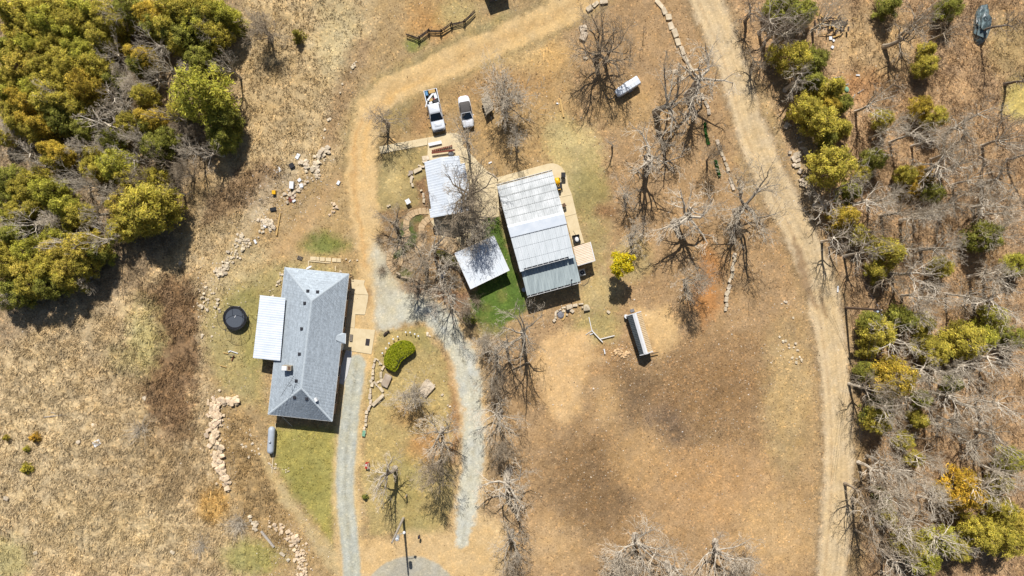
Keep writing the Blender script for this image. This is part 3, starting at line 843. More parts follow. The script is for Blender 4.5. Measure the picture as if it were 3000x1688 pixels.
# television aerial: mast, boom and cross bars
m0 = P(856, 1128, roof_z(856, 1128))
an = MB().path([m0, m0 + Vector((0, 0, 1.5))], .03, 6).build('aerial', M['dark'], house)
top = m0 + Vector((-.1, .2, 1.45))
bd = Vector((-.55, -.86, .02)).normalized()
boom = MB().path([top - bd * 1.5, top + bd * 1.9], .022, 5).build('aerial_boom', M['dark'], an)
bs = Vector((bd.y, -bd.x, 0))
for t in (-1.4, -1.1, -.8, -.3, .1, .5, .9, 1.4):
    c = top + bd * t; hw = .5 - .09 * (t + 1.4)
    MB().path([c - bs * hw, c + bs * hw], .014, 4).build('aerial_rod', M['dark'], an)
for dx in (-.55, .75):
    MB().path([m0 + Vector((0, 0, 1.3)), m0 + Vector((dx, .9, .1))], .012, 4).build('guy_wire', M['dark'], an)

# ---- white ribbed patio cover on the house's west side
pA, pB, pC, pD = P(836.6, 873, 3.35), P(820.8, 1057.5, 3.35), P(741, 1049, 2.75), P(762, 865, 2.75)
pb = (pA + pC) / 2; pb.z = 0
pc = empty('patio_cover', pb, 'white ribbed metal patio cover on the west side of the grey house', 'patio cover')
rib_panels(pc, 'roof_panel', M['white_metal'], pA, pB, pC, pD, 9, 3, .014)
for t in (.03, .5, .97):
    e = lerp(pD, pC, t)
    MB().box((e.x + .3, e.y, (e.z - .1) / 2), (.12, .12, e.z - .1)).build('post', M['trim'], pc)
bar(pc, 'beam', M['trim'], lerp(pD, pA, .07) - Vector((0, 0, .26)), lerp(pC, pB, .07) - Vector((0, 0, .26)), .1, .18)
for t in (.15, .35, .55, .75, .92):
    bar(pc, 'rafter', M['trim'], lerp(pD, pC, t) - Vector((0, 0, .1)), lerp(pA, pB, t) - Vector((0, 0, .1)), .06, .08)

# ---- white gabled cottage
CZ, CR = 2.6, 3.7
cNW, cNE, cSE, cSW = P(1243, 475, CZ), P(1345, 456, CZ), P(1374, 619, CZ), P(1267, 638, CZ)
kN, kS = P(1291, 461, CR), P(1320, 628, CR)
cb = (cNW + cSE) / 2; cb.z = 0
cot = empty('cottage', cb, 'small white gabled building with a ribbed metal roof under the bare trees', 'cottage')
rib_panels(cot, 'roof_panel', M['white_metal'], kN, kS, cSW, cNW, 11, 2, .014)
rib_panels(cot, 'roof_panel', M['white_metal'], kN, kS, cSE, cNE, 11, 2, .014)
rib_panels(cot, 'roof_panel', M['white_metal'], P(1264, 612, CZ + .02), P(1267.5, 638, CZ + .02), P(1261, 639, CZ - .08), P(1257.5, 613, CZ - .08), 2, 2, .03)
eA, eB = P(1349, 480, CZ - .02), P(1366, 578, CZ - .02)
rib_panels(cot, 'roof_panel', M['white_metal'], eA, eB, P(1378, 575, CZ - .22), P(1361.5, 477.7, CZ - .22), 6, 3, .035)
cap = MB(); n1 = (kS - kN).normalized().cross(Vector((0, 0, 1)))
cap.loft([[k + n1 * .2 - Vector((0, 0, .03)), k + Vector((0, 0, .08)), k - n1 * .2 - Vector((0, 0, .03)), k + Vector((0, 0, .02))] for k in (kN, kS)]).build('ridge_cap', M['white_metal2'], cot)
wq2 = inset([cNW, cSW, cSE, cNE], .4)
for i, ops in enumerate(([(.3, 1, .9, 2, 'w'), (.7, 1, .9, 2, 'w')], [(.5, .95, .05, 2.05, 'd')], [(.3, 1, .9, 2, 'w'), (.6, .95, .05, 2.05, 'd')], [(.5, 1.8, .05, 2.1, 'd')])):
    a, b = wq2[i], wq2[(i + 1) % 4]
    wall_with_openings(cot, 'wall', M['wall_white'], b, a, -.05, CZ - .08, ops)
for ka, a, b in ((kN, cNW, cNE), (kS, cSW, cSE)):
    ins = (cb - Vector((ka.x, ka.y, 0))).normalized() * .35
    v = [Vector((p.x, p.y, z)) + ins for p, z in ((a, CZ - .05), (b, CZ - .05), (ka, CR - .08))]
    d2 = ins.normalized() * .1
    MB().add(v + [p + d2 for p in v], [(0, 1, 2), (5, 4, 3), (0, 3, 4, 1), (1, 4, 5, 2), (2, 5, 3, 0)]).build('gable', M['wall_white'], cot)
for t in (.2, .36, .5, .8):
    q = lerp(cNW, kN, t) if t < .5 else lerp(kN, cNE, t - .3)
    MB().box((q.x, q.y + .1, 1.25), (.13, .13, 2.5)).build('porch_post', M['dark'], cot)

# ---- big metal shop with three roofs
BN, BR, BE = 3.6, 5.0, 4.3
bNW, bNE = P(1455.7, 546, BN), P(1618, 502.2, BN)
bRW, bRE = P(1488, 667, BR), P(1652.7, 626.5, BR)
bEW, bEE = P(1522, 790, BE), P(1681, 747.5, BE)
lW, lE = P(1525, 788, 3.45), P(1682.5, 745, 3.45)
lSW, lSE = P(1544.3, 866.6, 2.85), P(1700.8, 824, 2.85)
bb = (bNW + lSE) / 2; bb.z = 0
barn = empty('metal_shop', bb, 'large metal shop building with stepped weathered grey and white roof slopes', 'workshop')
rib_panels(barn, 'roof_panel', M['galv'], bRW, bRE, bNE, bNW, 9, 3, .04)
rib_panels(barn, 'roof_panel', M['galv2'], bRW, bRE, bEE, bEW, 9, 3, .024)
rib_panels(barn, 'roof_panel', M['galv3'], lW, lE, lSE, lSW, 9, 2, .045)
# ridge flashing: a broad white cap
dR = (bRE - bRW).normalized()
fl = MB()
upN, dnS = lerp(bRW, bNW, .045), lerp(bRW, bEW, .24)
offN, offS = upN - bRW, dnS - bRW
u = Vector((0, 0, .075))
fl.add([bRW + offN + u, bRE + offN + u, bRE + u * 1.3, bRW + u * 1.3, bRW + offS + u, bRE + offS + u], [(0, 1, 2, 3), (3, 2, 5, 4)])
fl.add([v - Vector((0, 0, .02)) for v in (bRW + offN + u, bRE + offN + u, bRE + u * 1.3, bRW + u * 1.3, bRW + offS + u, bRE + offS + u)], [(3, 2, 1, 0), (4, 5, 2, 3)])
fl.build('ridge_flashing', M['white_metal'], barn, fix=False)
# rows of fixing screws and lap seams read as dark lines
def cross_seam(A, B, D, Cc, t, w, m, h=.05):
    a, b = lerp(A, D, t) + Vector((0, 0, h)), lerp(B, Cc, t) + Vector((0, 0, h))
    strip3(MB(), a, b, w, .006).build('lap_seam', m, barn)
for t, w in ((.1, .06), (.27, .16), (.43, .07), (.6, .07), (.78, .06)):
    cross_seam(bNW, bNE, bRW, bRE, t, w, M['stain'], .052)
for t in (.5, .8):
    cross_seam(bRW, bRE, bEW, bEE, t, .03, M['seam_grey'], .036)
n = 40
for i in range(n):
    a, b = lerp(bRW + offS, bRE + offS, i / n), lerp(bRW + offS, bRE + offS, (i + .62) / n)
    strip3(MB(), a + Vector((0, 0, .055)), b + Vector((0, 0, .055)), .08, .03).build('closure_strip', M['dark'], barn)
# gutters and walls
for a, b in ((bNW, bNE), (lerp(bEW, bEE, .08), lerp(bEW, bEE, .88)), (lSW, lSE)):
    dz = Vector((0, 0, -.1))
    out = (a - bb); out.z = 0
    off = Vector((dR.y, -dR.x, 0)) * (-.12 if a is bNW else .12)
    g = strip3(MB(), a + dz + off, b + dz + off, .1, .1).build('gutter', M['dark'], barn)
    off2 = off * 1.9
    strip3(MB(), a + dz + off2 + Vector((0, 0, .02)), b + dz + off2 + Vector((0, 0, .02)), .05, .12).build('gutter_edge', M['trim'], g)
    for k in range(8):
        c = lerp(a, b, (k + .5) / 8) + off + Vector((0, 0, .03))
        strip3(MB(), c - off.normalized() * .12, c + off.normalized() * .12, .05, .03).build('gutter_strap', M['trim'], g)
def gw(pts, m, name='wall'):
    a, b = pts[0], pts[-1]
    n = len(pts)
    c2 = bb
    vs = []
    for p, z in pts: vs.append(Vector((p.x, p.y, -.05)))
    for p, z in pts: vs.append(Vector((p.x, p.y, z)))
    d = (Vector((pts[-1][0].x, pts[-1][0].y, 0)) - Vector((pts[0][0].x, pts[0][0].y, 0))).normalized()
    inn = Vector((-d.y, d.x, 0)) * .12
    if inn.dot(c2 - vs[0]) < 0: inn = -inn
    vs = [v + inn * 1.5 for v in vs]
    v2 = vs + [v + inn for v in vs]
    fs = []
    for i in range(n - 1):
        fs += [(i, i + 1, n + i + 1, n + i), (2 * n + i + 1, 2 * n + i, 3 * n + i, 3 * n + i + 1), (n + i, n + i + 1, 3 * n + i + 1, 3 * n + i)]
    fs += [(0, n, 3 * n, 2 * n), (n - 1, 3 * n - 1, 4 * n - 1, 2 * n - 1)]
    MB().add(v2, fs).build(name, m, barn)
e = -.1
gw([(bNW, BN + e), (bRW, BR + e), (bEW, BE + e)], M['wall_grey'])
gw([(lerp(bEW, lW, 1.0), 3.4), (lSW, 2.8 + e)], M['wall_grey'])
gw([(bNE, BN + e), (bRE, BR + e), (bEE, BE + e)], M['wall_grey'])
gw([(lE, 3.4), (lSE, 2.8 + e)], M['wall_grey'])
gw([(bNW, BN + e), (bNE, BN + e)], M['wall_grey'])
gw([(bEW, BE + e), (bEE, BE + e)], M['wall_white'])
gw([(lSW, 2.8 + e), (lSE, 2.8 + e)], M['wall_grey'])
for t in (.25, .6):
    q = lerp(bNE, bRE, t)
    sd = MB().box((q.x - .02, q.y, 1.35), (.08, 2.6, 2.7), math.atan2(dR.y, dR.x)).build('roller_door', M['wall_white'], barn)
q = P(1674, 821, 3.3)
vp = MB().path([q + Vector((0, 0, -.5)), q + Vector((0, 0, .45))], .07, 8).build('vent_pipe', M['galv'], barn)
MB().path([q + Vector((0, 0, .45)), q + Vector((0, 0, .55))], .13, 8).build('vent_cap', M['dark'], vp)
# corner rakes of the upper roof
for a, b in ((bEW, lerp(bEW, bEE, .075)), (lerp(bEW, bEE, .9), bEE)):
    dn = (bEW - bRW).normalized() * .34
    MB().slab((a, b, b + dn, a + dn), .05).build('eave_corner', M['galv2'], barn)

# ---- cream awning on the shop's east side
aA, aB, aC, aD = P(1679, 724, 2.6), P(1692, 779, 2.6), P(1743, 764, 2.25), P(1729, 709, 2.25)
ab = (aA + aC) / 2; ab.z = 0
aw = empty('side_awning', ab, 'small cream ribbed awning attached to the east side of the metal shop', 'awning')
rib_panels(aw, 'roof_panel', M['cream_metal'], aA, aB, aC, aD, 4, 3, .03)
bar(aw, 'edge_trim', M['white'], aD + Vector((0, 0, .03)), aC + Vector((0, 0, .03)), .12, .06)
bar(aw, 'edge_trim', M['white'], aB + Vector((0, 0, .03)), aC + Vector((0, 0, .03)), .08, .05)
for q in (lerp(aD, aC, .06), lerp(aD, aC, .94)):
    MB().box((q.x - .15, q.y, (q.z - .05) / 2), (.1, .1, q.z - .05)).build('post', M['trim'], aw)

# ---- open carport with a pale square roof
kA, kB, kC, kD = P(1331, 742, 2.55), P(1446.9, 691, 2.55), P(1492.4, 792, 2.2), P(1378.5, 847, 2.2)
kb = (kA + kC) / 2; kb.z = 0
cp = empty('carport', kb, 'open carport with a square pale metal roof between lawn and bare trees', 'carport')
rib_panels(cp, 'roof_panel', M['white_metal2'], kA, kB, kC, kD, 7, 3, .012)
for a, b in ((kA, kB), (kB, kC), (kC, kD), (kD, kA)):
    bar(cp, 'edge_trim', M['white'], a - Vector((0, 0, .12)), b - Vector((0, 0, .12)), .06, .14)
for u in (.06, .94):
    for v in (.06, .94):
        q = lerp(lerp(kA, kB, u), lerp(kD, kC, u), v)
        MB().box((q.x, q.y, (q.z - .05) / 2), (.14, .14, q.z - .05)).build('post', M['trim'], cp)
for v in (.1, .5, .9):
    bar(cp, 'rafter', M['old_wood'], lerp(kA, kD, v) - Vector((0, 0, .2)), lerp(kB, kC, v) - Vector((0, 0, .2)), .08, .16)

# ---- narrow gabled shelter on the sand
SZ, SR = 1.6, 2.35
sA, sB = P(1858.5, 918.5, SR), P(1892.8, 1037, SR)
sWN, sWS = P(1837, 925, SZ), P(1874.6, 1041, SZ)
sEN, sES = P(1877.6, 912.6, SZ), P(1911.8, 1029.5, SZ)
sb = (sWN + sES) / 2; sb.z = 0
she = empty('narrow_shed', sb, 'narrow gabled shed with one dark slope and one tan slope on bare sand', 'shed')
rib_panels(she, 'roof_panel', M['dark_metal'], sA, sB, sWS, sWN, 8, 3, .03)
rib_panels(she, 'roof_panel', M['tan_metal'], sA, sB, sES, sEN, 8, 3, .04)
n1 = (sB - sA).normalized().cross(Vector((0, 0, 1)))
MB().loft([[k + n1 * .3 - Vector((0, 0, .1)), k + Vector((0, 0, .1)), k - n1 * .3 - Vector((0, 0, .1)), k + Vector((0, 0, .05))] for k in (sA, sB)]).build('ridge_cap', M['white'], she)
for a, b in ((sA, sWN), (sA, sEN), (sB, sWS), (sB, sES)):
    bar(she, 'barge_board', M['white'], a + Vector((0, 0, .02)), b + Vector((0, 0, .02)), .12, .07)
for a, b, k in ((sWN, sEN, sA), (sWS, sES, sB)):
    ins = (sb - (a + b) / 2); ins.z = 0; ins = ins.normalized() * .2
    v = [Vector((a.x, a.y, -.03)) + ins, Vector((b.x, b.y, -.03)) + ins, Vector((b.x, b.y, SZ - .06)) + ins, Vector((k.x, k.y, SR - .08)) + ins, Vector((a.x, a.y, SZ - .06)) + ins]
    MB().add(v + [p + ins * .4 for p in v], [(0, 1, 2, 3, 4), (9, 8, 7, 6, 5)] + [(i, 5 + i, 5 + (i + 1) % 5, (i + 1) % 5) for i in range(5)]).build('end_wall', M['old_wood'], she)
for a, b in ((sWN, sWS), (sEN, sES)):
    ins = (sb - (a + b) / 2); ins.z = 0; ins = ins.normalized() * .15
    for i in range(5):
        q = lerp(a, b, .04 + .23 * i) + ins
        MB().box((q.x, q.y, (SZ - .1) / 2), (.1, .1, SZ - .1)).build('post', M['old_wood'], she)
    bar(she, 'side_rail', M['tan_metal'], Vector((a.x, a.y, .7)) + ins, Vector((b.x, b.y, .7)) + ins, .05, .5)

# ---- dark shed just past the photograph's top edge (only its south end and shadow are in view)
q0, q1, q2, q3 = P(1412, -64, 2.3), P(1470, -84, 2.3), P(1490, -30, 2.1), P(1432, -8, 2.1)
tb = (q0 + q2) / 2; tb.z = 0
ts = empty('dark_shed', tb, 'dark shed cut off by the top edge above the split-rail fence', 'shed')
rib_panels(ts, 'roof_panel', M['dark_metal'], q0, q1, q2, q3, 4, 3, .03)
c4 = inset([q0, q3, q2, q1], .2)
for i in range(4):
    wall_with_openings(ts, 'wall', M['old_wood'], c4[(i + 1) % 4], c4[i], -.03, 2.05, [(.5, .9, .05, 1.9, 'd')] if i == 1 else [])

# ------------------------------------------------------------ concrete, paths
def sheet(name, pts, z, m, parent=None, label=None, struct=True, z0=-.05):
    q = [P(x, y, z) for x, y in pts]
    o = MB().prism(q, z0, z).build(name, m, parent)
    if struct and parent is None: o['kind'] = 'structure'
    return o
sheet('front_walk_pavement', [(1111, 429.5), (1160, 420), (1159, 441.5), (1115, 450.5)], .07, M['concrete'])
sheet('front_walk_pavement', [(1160.6, 419.9), (1207, 411.4), (1208, 433), (1159.6, 441.4)], .07, M['concrete'])
sheet('front_walk_pavement', [(1207.6, 411.3), (1253.6, 403), (1252, 424.5), (1208.6, 432.9)], .07, M['concrete'])
sheet('patio_pavement', [(1254.2, 403), (1307, 391.5), (1338, 389), (1350, 397), (1355, 414), (1357, 427), (1375, 447), (1430, 503), (1455, 524), (1460, 540), (1462, 600), (1462, 634), (1420, 640), (1404, 668), (1345, 742), (1290, 690), (1255, 638), (1262, 590), (1252, 470)], .06, M['concrete'])
sheet('shop_apron_pavement', [(1457.5, 519.5), (1532, 499.5), (1545, 560), (1470, 590), (1462.6, 560)], .08, M['concrete'])
sheet('shop_apron_pavement', [(1532.6, 499.3), (1590, 484), (1606, 479.5), (1620, 478.5), (1634, 482), (1646, 490), (1654, 502), (1660, 516), (1665.5, 546), (1675.5, 570.6), (1630, 580), (1560, 556), (1545.6, 560)], .08, M['concrete'])
sheet('shop_apron_pavement', [(1675.7, 571.4), (1688.5, 626), (1656, 635), (1630, 590), (1630.4, 580.8)], .08, M['concrete'])
sheet('shop_apron_pavement', [(1688.7, 626.8), (1700, 672), (1712, 712), (1680, 722), (1656.4, 635.8)], .08, M['concrete'])
sheet('house_apron_pavement', [(1020, 817), (1069, 822), (1066, 834), (1079, 864), (1013.5, 860), (1017, 840)], .07, M['concrete'])
sheet('house_apron_pavement', [(1079, 865), (1077, 884), (1069, 922), (1041, 921), (1039, 961), (1004, 957), (1008, 920), (1013.4, 861)], .07, M['concrete'])
sheet('house_apron_pavement', [(1004, 957.8), (1039, 961.8), (1099, 967), (1088, 1038), (1031, 1029), (996, 1022)], .07, M['concrete'])
# white stone bed along the house
q = [(1015, 1022), (1031, 1030), (1029, 1050), (1018, 1098), (1006, 1127), (985, 1120)]
sheet('white_gravel_bed', q, .045, mat('white_gravel', C(235, 233, 230), .95, scale=14, c2=C(190, 188, 184), bump=.5))

def strip_pieces(name, cl, half, n, z, m, parent, jit=.12, seed=1, gap=.05):
    """stepping slabs along a centre line (photograph pixels)"""
    r = random.Random(seed)
    pts = smooth(cl, 8)
    L = [0]
    for a, b in zip(pts, pts[1:]): L.append(L[-1] + math.hypot(b[0] - a[0], b[1] - a[1]))
    def at(d):
        d = max(0, min(L[-1], d))
        for i in range(len(pts) - 1):
            if L[i + 1] >= d:
                t = (d - L[i]) / max(1e-6, L[i + 1] - L[i])
                a, b = pts[i], pts[i + 1]
                dx, dy = b[0] - a[0], b[1] - a[1]; q = math.hypot(dx, dy) or 1
                return (a[0] + dx * t, a[1] + dy * t), (-dy / q, dx / q)
        return pts[-1][:2], (0, 1)
    cuts = [L[-1] * (i + (r.uniform(-.2, .2) if 0 < i < n else 0)) / n for i in range(n + 1)]
    for c0, c1 in zip(cuts, cuts[1:]):
        g = gap / S / 2
        (p0, n0), (pm, nm), (p1, n1_) = at(c0 + g), at((c0 + c1) / 2), at(c1 - g)
        h = [half * (1 + r.uniform(-jit, jit)) for _ in range(6)]
        poly = [(p0[0] + n0[0] * h[0], p0[1] + n0[1] * h[0]), (pm[0] + nm[0] * h[1], pm[1] + nm[1] * h[1]), (p1[0] + n1_[0] * h[2], p1[1] + n1_[1] * h[2]),
                (p1[0] - n1_[0] * h[3], p1[1] - n1_[1] * h[3]), (pm[0] - nm[0] * h[4], pm[1] - nm[1] * h[4]), (p0[0] - n0[0] * h[5], p0[1] - n0[1] * h[5])]
        q = [P(x, y) for x, y in poly]
        MB().prism(q, -.03, z + r.uniform(0, .02)).build(name, m, parent)
gp = bpy.data.objects.new('garden_path', None); COL.objects.link(gp); gp.location = P(1190, 720); gp['kind'] = 'structure'
Zq = lambda x, y: (1100 + x / 6.0375, 580 + y / 6.0375)
strip_pieces('path_slab', [Zq(960, 240), Zq(800, 235), Zq(650, 280), Zq(560, 380), Zq(535, 520), Zq(560, 640), Zq(500, 740), Zq(400, 850), Zq(300, 930), Zq(250, 1060), Zq(260, 1180), Zq(330, 1290)], 9, 22, .05, M['slab'], gp, seed=3)
strip_pieces('path_slab', [Zq(1010, 330), Zq(900, 400), Zq(820, 500), Zq(820, 610), Zq(860, 710), Zq(760, 880), Zq(640, 980), Zq(500, 1060), Zq(390, 1120), Zq(340, 1170)], 9, 17, .055, M['slab'], gp, seed=5)
strip_pieces('path_slab', [Zq(420, 1150), Zq(540, 1190), Zq(660, 1280)], 7, 5, .06, M['slab'], gp, seed=6)
strip_pieces('flagstone', [Zq(1210, 700), Zq(1330, 800), Zq(1420, 930)], 22, 4, .07, M['slab'], gp, .2, seed=8)
# ------------------------------------------------------------ trees
def bare_proto(seed, h=8., trunk=.35, nl=7, limb=.55, ang=(30, 62), gnarl=.2, up=.12, kids=(6, 5, 4), leader=True, stems=1, r0=.02, twig=.012, deep=3):
    """one bare tree: trunk mesh and crown mesh (limbs down to twigs)"""
    rnd = random.Random(seed)
    tr, cr, lm = MB(), MB(), MB()
    def rot_from(d, a, az):
        o = d.orthogonal().normalized(); p = d.cross(o)
        return (d * math.cos(a) + (o * math.cos(az) + p * math.sin(az)) * math.sin(a)).normalized()
    def grow(p, d, L, r, lev):
        ns = (5, 4, 3, 2, 2)[lev]
        pts, rad = [p], [r]
        g = gnarl * (1 if lev < 3 else .7)
        for i in range(ns):
            d = (d + Vector((rnd.gauss(0, g), rnd.gauss(0, g), rnd.gauss(0, g) + up))).normalized()
            p = p + d * (L / ns)
            pts.append(p); rad.append(max(twig, r * (1 - .8 * (i + 1) / ns)))
        (lm if lev < deep else cr).path(pts, rad, (5, 4, 3, 3, 3)[lev], False)
        if lev - 1 < len(kids) - 0 and lev <= len(kids):
            k = kids[lev - 1] if lev - 1 < len(kids) else 0
            for j in range(k):
                t = .25 + .75 * (j + rnd.random()) / k
                x = t * ns; i = min(ns - 1, int(x))
                q = pts[i].lerp(pts[i + 1], x - i)
                dd = (pts[i + 1] - pts[i]).normalized()
                grow(q, rot_from(dd, R(rnd.uniform(28, 60)), rnd.uniform(0, 6.28)), L * rnd.uniform(.4, .68) * (1.15 - .5 * t), max(twig, rad[i] * .55), lev + 1)
    for s in range(stems):
        az0 = rnd.uniform(0, 6.28)
        d = Vector((0, 0, 1)) if stems == 1 else rot_from(Vector((0, 0, 1)), R(rnd.uniform(8, 28)), 6.28 * s / stems + rnd.uniform(-.4, .4))
        p = Vector((0, 0, -.08)) + (Vector((0, 0, 0)) if stems == 1 else Vector((d.x, d.y, 0)) * .4)
        r = r0 * h / (1 if stems == 1 else 1.6)
        Lt = h * trunk
        pts, rad = [p], [r * 1.3]
        n = 5
        for i in range(n):
            d = (d + Vector((rnd.gauss(0, gnarl * .35), rnd.gauss(0, gnarl * .35), .1))).normalized()
            p = p + d * (Lt / n); pts.append(p); rad.append(r * (1 - .35 * (i + 1) / n))
        top = pts[-1]
        if leader:
            for i in range(4):
                d = (d + Vector((rnd.gauss(0, gnarl * .6), rnd.gauss(0, gnarl * .6), .12))).normalized()
                p = p + d * (h * (1 - trunk) / 4.6); pts.append(p); rad.append(r * .62 * (1 - .24 * (i + 1)))
        tr.path(pts, rad, 7)
        k = nl if stems == 1 else max(3, nl // stems)
        for j in range(k):
            if leader: t = .42 + .56 * (j + .5) / k
            else: t = (n / (len(pts) - 1)) * (.72 + .27 * (j + .5) / k)
            x = t * (len(pts) - 1); i = min(len(pts) - 2, int(x)); q = pts[i].lerp(pts[i + 1], x - i)
            a = R(rnd.uniform(*ang)) * (1.15 - .5 * (t if leader else .3))
            L = h * limb * (1.15 - .62 * (j / k if leader else .35)) * rnd.uniform(.8, 1.15)
            grow(q, rot_from(Vector((0, 0, 1)), a, az0 + 2.4 * j + rnd.uniform(-.3, .3)), L, rad[i] * rnd.uniform(.42, .6), 1)
    return tr.mesh('trunk', fix=False), cr.mesh('crown', fix=False), lm.mesh('limbs', fix=False)
def brush_proto(seed, h=3., n=60, spread=.8):
    rnd = random.Random(seed); tr, cr = MB(), MB()
    for i in range(n):
        az = rnd.uniform(0, 6.28); a = rnd.uniform(.05, spread)
        d = Vector((math.cos(az) * math.sin(a), math.sin(az) * math.sin(a), math.cos(a)))
        L = h * rnd.uniform(.6, 1.05); p = Vector((rnd.gauss(0, .15), rnd.gauss(0, .15), -.05)); pts = [p]
        for s in range(4):
            d = (d + Vector((rnd.gauss(0, .14), rnd.gauss(0, .14), rnd.gauss(0, .08)))).normalized(); p = p + d * L / 4; pts.append(p)
        (tr if i < 6 else cr).path(pts, [.03, .025, .02, .015, .01] if i < 6 else [.02, .017, .015, .012, .008], 4 if i < 6 else 3, False)
        for s in range(3):
            q = pts[1 + s]; d2 = (d + Vector((rnd.gauss(0, .6), rnd.gauss(0, .6), rnd.gauss(0, .3)))).normalized()
            cr.path([q, q + d2 * L * .2, q + (d2 + Vector((0, 0, .2))) * L * .38], [.012, .01, .008], 3, False)
    return tr.mesh('stems', fix=False), cr.mesh('crown', fix=False)

def leaf_cloud(r, cen, rad, n, size, up=.35, pal=None, asp=1.):
    """n leaf-sized quads spread through ellipsoid clumps -> verts, colours"""
    k = len(cen)
    w = np.prod(rad, axis=1) ** (2 / 3.); idx = r.choice(k, n, p=w / w.sum())
    d = r.normal(size=(n, 3)); d /= np.linalg.norm(d, axis=1)[:, None]
    rr = r.random(n) ** .45 * r.choice([1, 1.15, 1.7] if asp > 1 else [1, 1, 1.35], n)
    p = cen[idx] + d * rad[idx] * rr[:, None]
    nr = d + r.normal(size=(n, 3)) * .7 + np.array([0, 0, up]); nr /= np.linalg.norm(nr, axis=1)[:, None]
    t = np.cross(nr, r.normal(size=(n, 3))); t /= np.linalg.norm(t, axis=1)[:, None]
    b = np.cross(nr, t)
    s = size * r.uniform(.55, 1.35, n)[:, None]
    t = t * asp ** .5; b = b / asp ** .5
    V = np.stack([p - t * s - b * s * .3, p + t * s * .2 - b * s * .55, p + t * s, p - t * s * .1 + b * s * .5], 1).reshape(-1, 3)
    c = pal[r.integers(0, len(pal), n)] * r.uniform(.72, 1.28, n)[:, None]
    if asp > 1: c = c * r.uniform(.6, 1.32, k)[idx][:, None]
    return V, np.repeat(np.concatenate([c, np.ones((n, 1))], 1)[:, None], 4, 1).reshape(-1, 4)
EVP = np.array([C(190, 174, 72), C(166, 156, 66), C(208, 188, 92), C(146, 140, 66), C(180, 162, 84)])
def ever_proto(seed, h=8., rad=2.4, shape='dome', n=8500, low=.18):
    r = np.random.default_rng(seed)
    k = 110 if shape == 'dome' else 90
    cen, rd = [], []
    for i in range(k):
        t = r.uniform(low, 1)
        if shape == 'dome': env = rad * math.sqrt(max(.02, 1 - ((t - .45) / .6) ** 2))
        else: env = rad * (1.05 - t) ** .75 * 1.15
        a = r.uniform(0, 6.28); q = env * math.sqrt(r.random()) * .95
        cen.append((q * math.cos(a), q * math.sin(a), t * h * .93))
        s = rad * r.uniform(.13, .27) * (1.1 - .3 * t)
        rd.append((s, s, s * r.uniform(.55, .85)))
    V, Cc = leaf_cloud(r, np.array(cen), np.array(rd), n, .12, .9, EVP, 2.2)
    Cc[:, :3] *= np.array([1.2, 1.26, 1.4])
    crown = np_mesh('crown', V, np.arange(len(V)).reshape(-1, 4), M['leaf'], Cc)
    tr = MB().path([(0, 0, -.1), (.05, 0, h * .4), (0, .05, h * .85)], [.17, .12, .03], 6)
    rnd = random.Random(seed)
    for c in cen[::2]:
        z = max(.4, c[2] - .5)
        tr.path([(0, 0, z * .9), (c[0] * .6, c[1] * .6, z + .1), c], [.05, .035, .015], 3, False)
    return tr.mesh('trunk', fix=False), crown

BARE = {
 'oak': [bare_proto(s, 8, .3, 8, .56, (34, 68), .27, .1, (6, 6, 4), False, 1, .034, .009) for s in (11, 12, 13)],
 'gnarl': [bare_proto(s, 8, .42, 7, .5, (35, 78), .36, .07, (6, 5, 4), False, 1, .048, .01) for s in (21, 22, 23)],
 'tall': [bare_proto(s, 9, .38, 12, .34, (30, 55), .17, .14, (6, 5, 4), True, 1, .026, .008) for s in (31, 32, 33)],
 'brushy': [bare_proto(s, 6, .2, 18, .5, (22, 52), .15, .12, (7, 5, 4), True, 3, .036, .009) for s in (41, 42)],
 'wood': [bare_proto(s, 9, .4, 8, .5, (30, 66), .25, .1, (5, 4, 3), False, 1, .03, .011, 4) for s in (101, 102, 103, 104)],
 'thin': [bare_proto(s, 9, .5, 6, .28, (30, 60), .22, .1, (5, 4, 3), True, 1, .022, .009) for s in (51, 52, 53)],
 'bush': [brush_proto(s) for s in (61, 62)],
}
EVER = {'dome': [ever_proto(s, 8, 2.3, 'dome') for s in (71, 72, 73, 74)], 'cone': [ever_proto(s, 7, 2., 'cone', 7000, .1) for s in (81, 82, 83)],
        'small': [ever_proto(s, 2.2, .9, 'cone', 900, .08) for s in (91, 92)]}
for v in BARE.values():
    for q in v:
        q[0].materials.append(M['bark_grey']); q[1].materials.append(M['twig'])
        if len(q) > 2: q[2].materials.append(M['bark_grey'])
for v in EVER.values():
    for t, c in v: t.materials.append(M['bark_dark'])
trnd = random.Random(99)
def place_tree(name, meshes, x, y, label, cat, group, sx, sz, rz=None, crown_col=(1, 1, 1), bark_col=(1, 1, 1), lean=(0, 0), part=('trunk', 'crown', 'limbs')):
    o = empty(name, (x, y, 0), label, cat, group)
    o.rotation_euler = (lean[0], lean[1], trnd.uniform(0, 6.28) if rz is None else rz)
    o.rotation_mode = 'ZYX' if False else 'XYZ'
    o.scale = (sx, sx, sz)
    for n, me, cc in zip(part, meshes, (bark_col, crown_col, bark_col)):
        p = bpy.data.objects.new(n, me); COL.objects.link(p); p.parent = o
        p.color = (*cc, 1)
    return o
def extent(me):
    a = np.empty(len(me.vertices) * 3); me.vertices.foreach_get('co', a); a = a.reshape(-1, 3)
    return float(np.percentile(np.hypot(a[:, 0], a[:, 1]), 93)), float(np.percentile(a[:, 2], 99))
EXT = {id(q[1]): extent(q[1]) for v in list(BARE.values()) + list(EVER.values()) for q in v}
HB = {'wood': 9, 'oak': 8, 'gnarl': 8, 'tall': 9, 'brushy': 6, 'thin': 9, 'bush': 3}
RB = {'oak': 4.4, 'gnarl': 3.8, 'tall': 2.8, 'brushy': 2.9, 'thin': 2.0, 'bush': 1.9}
pick = {}
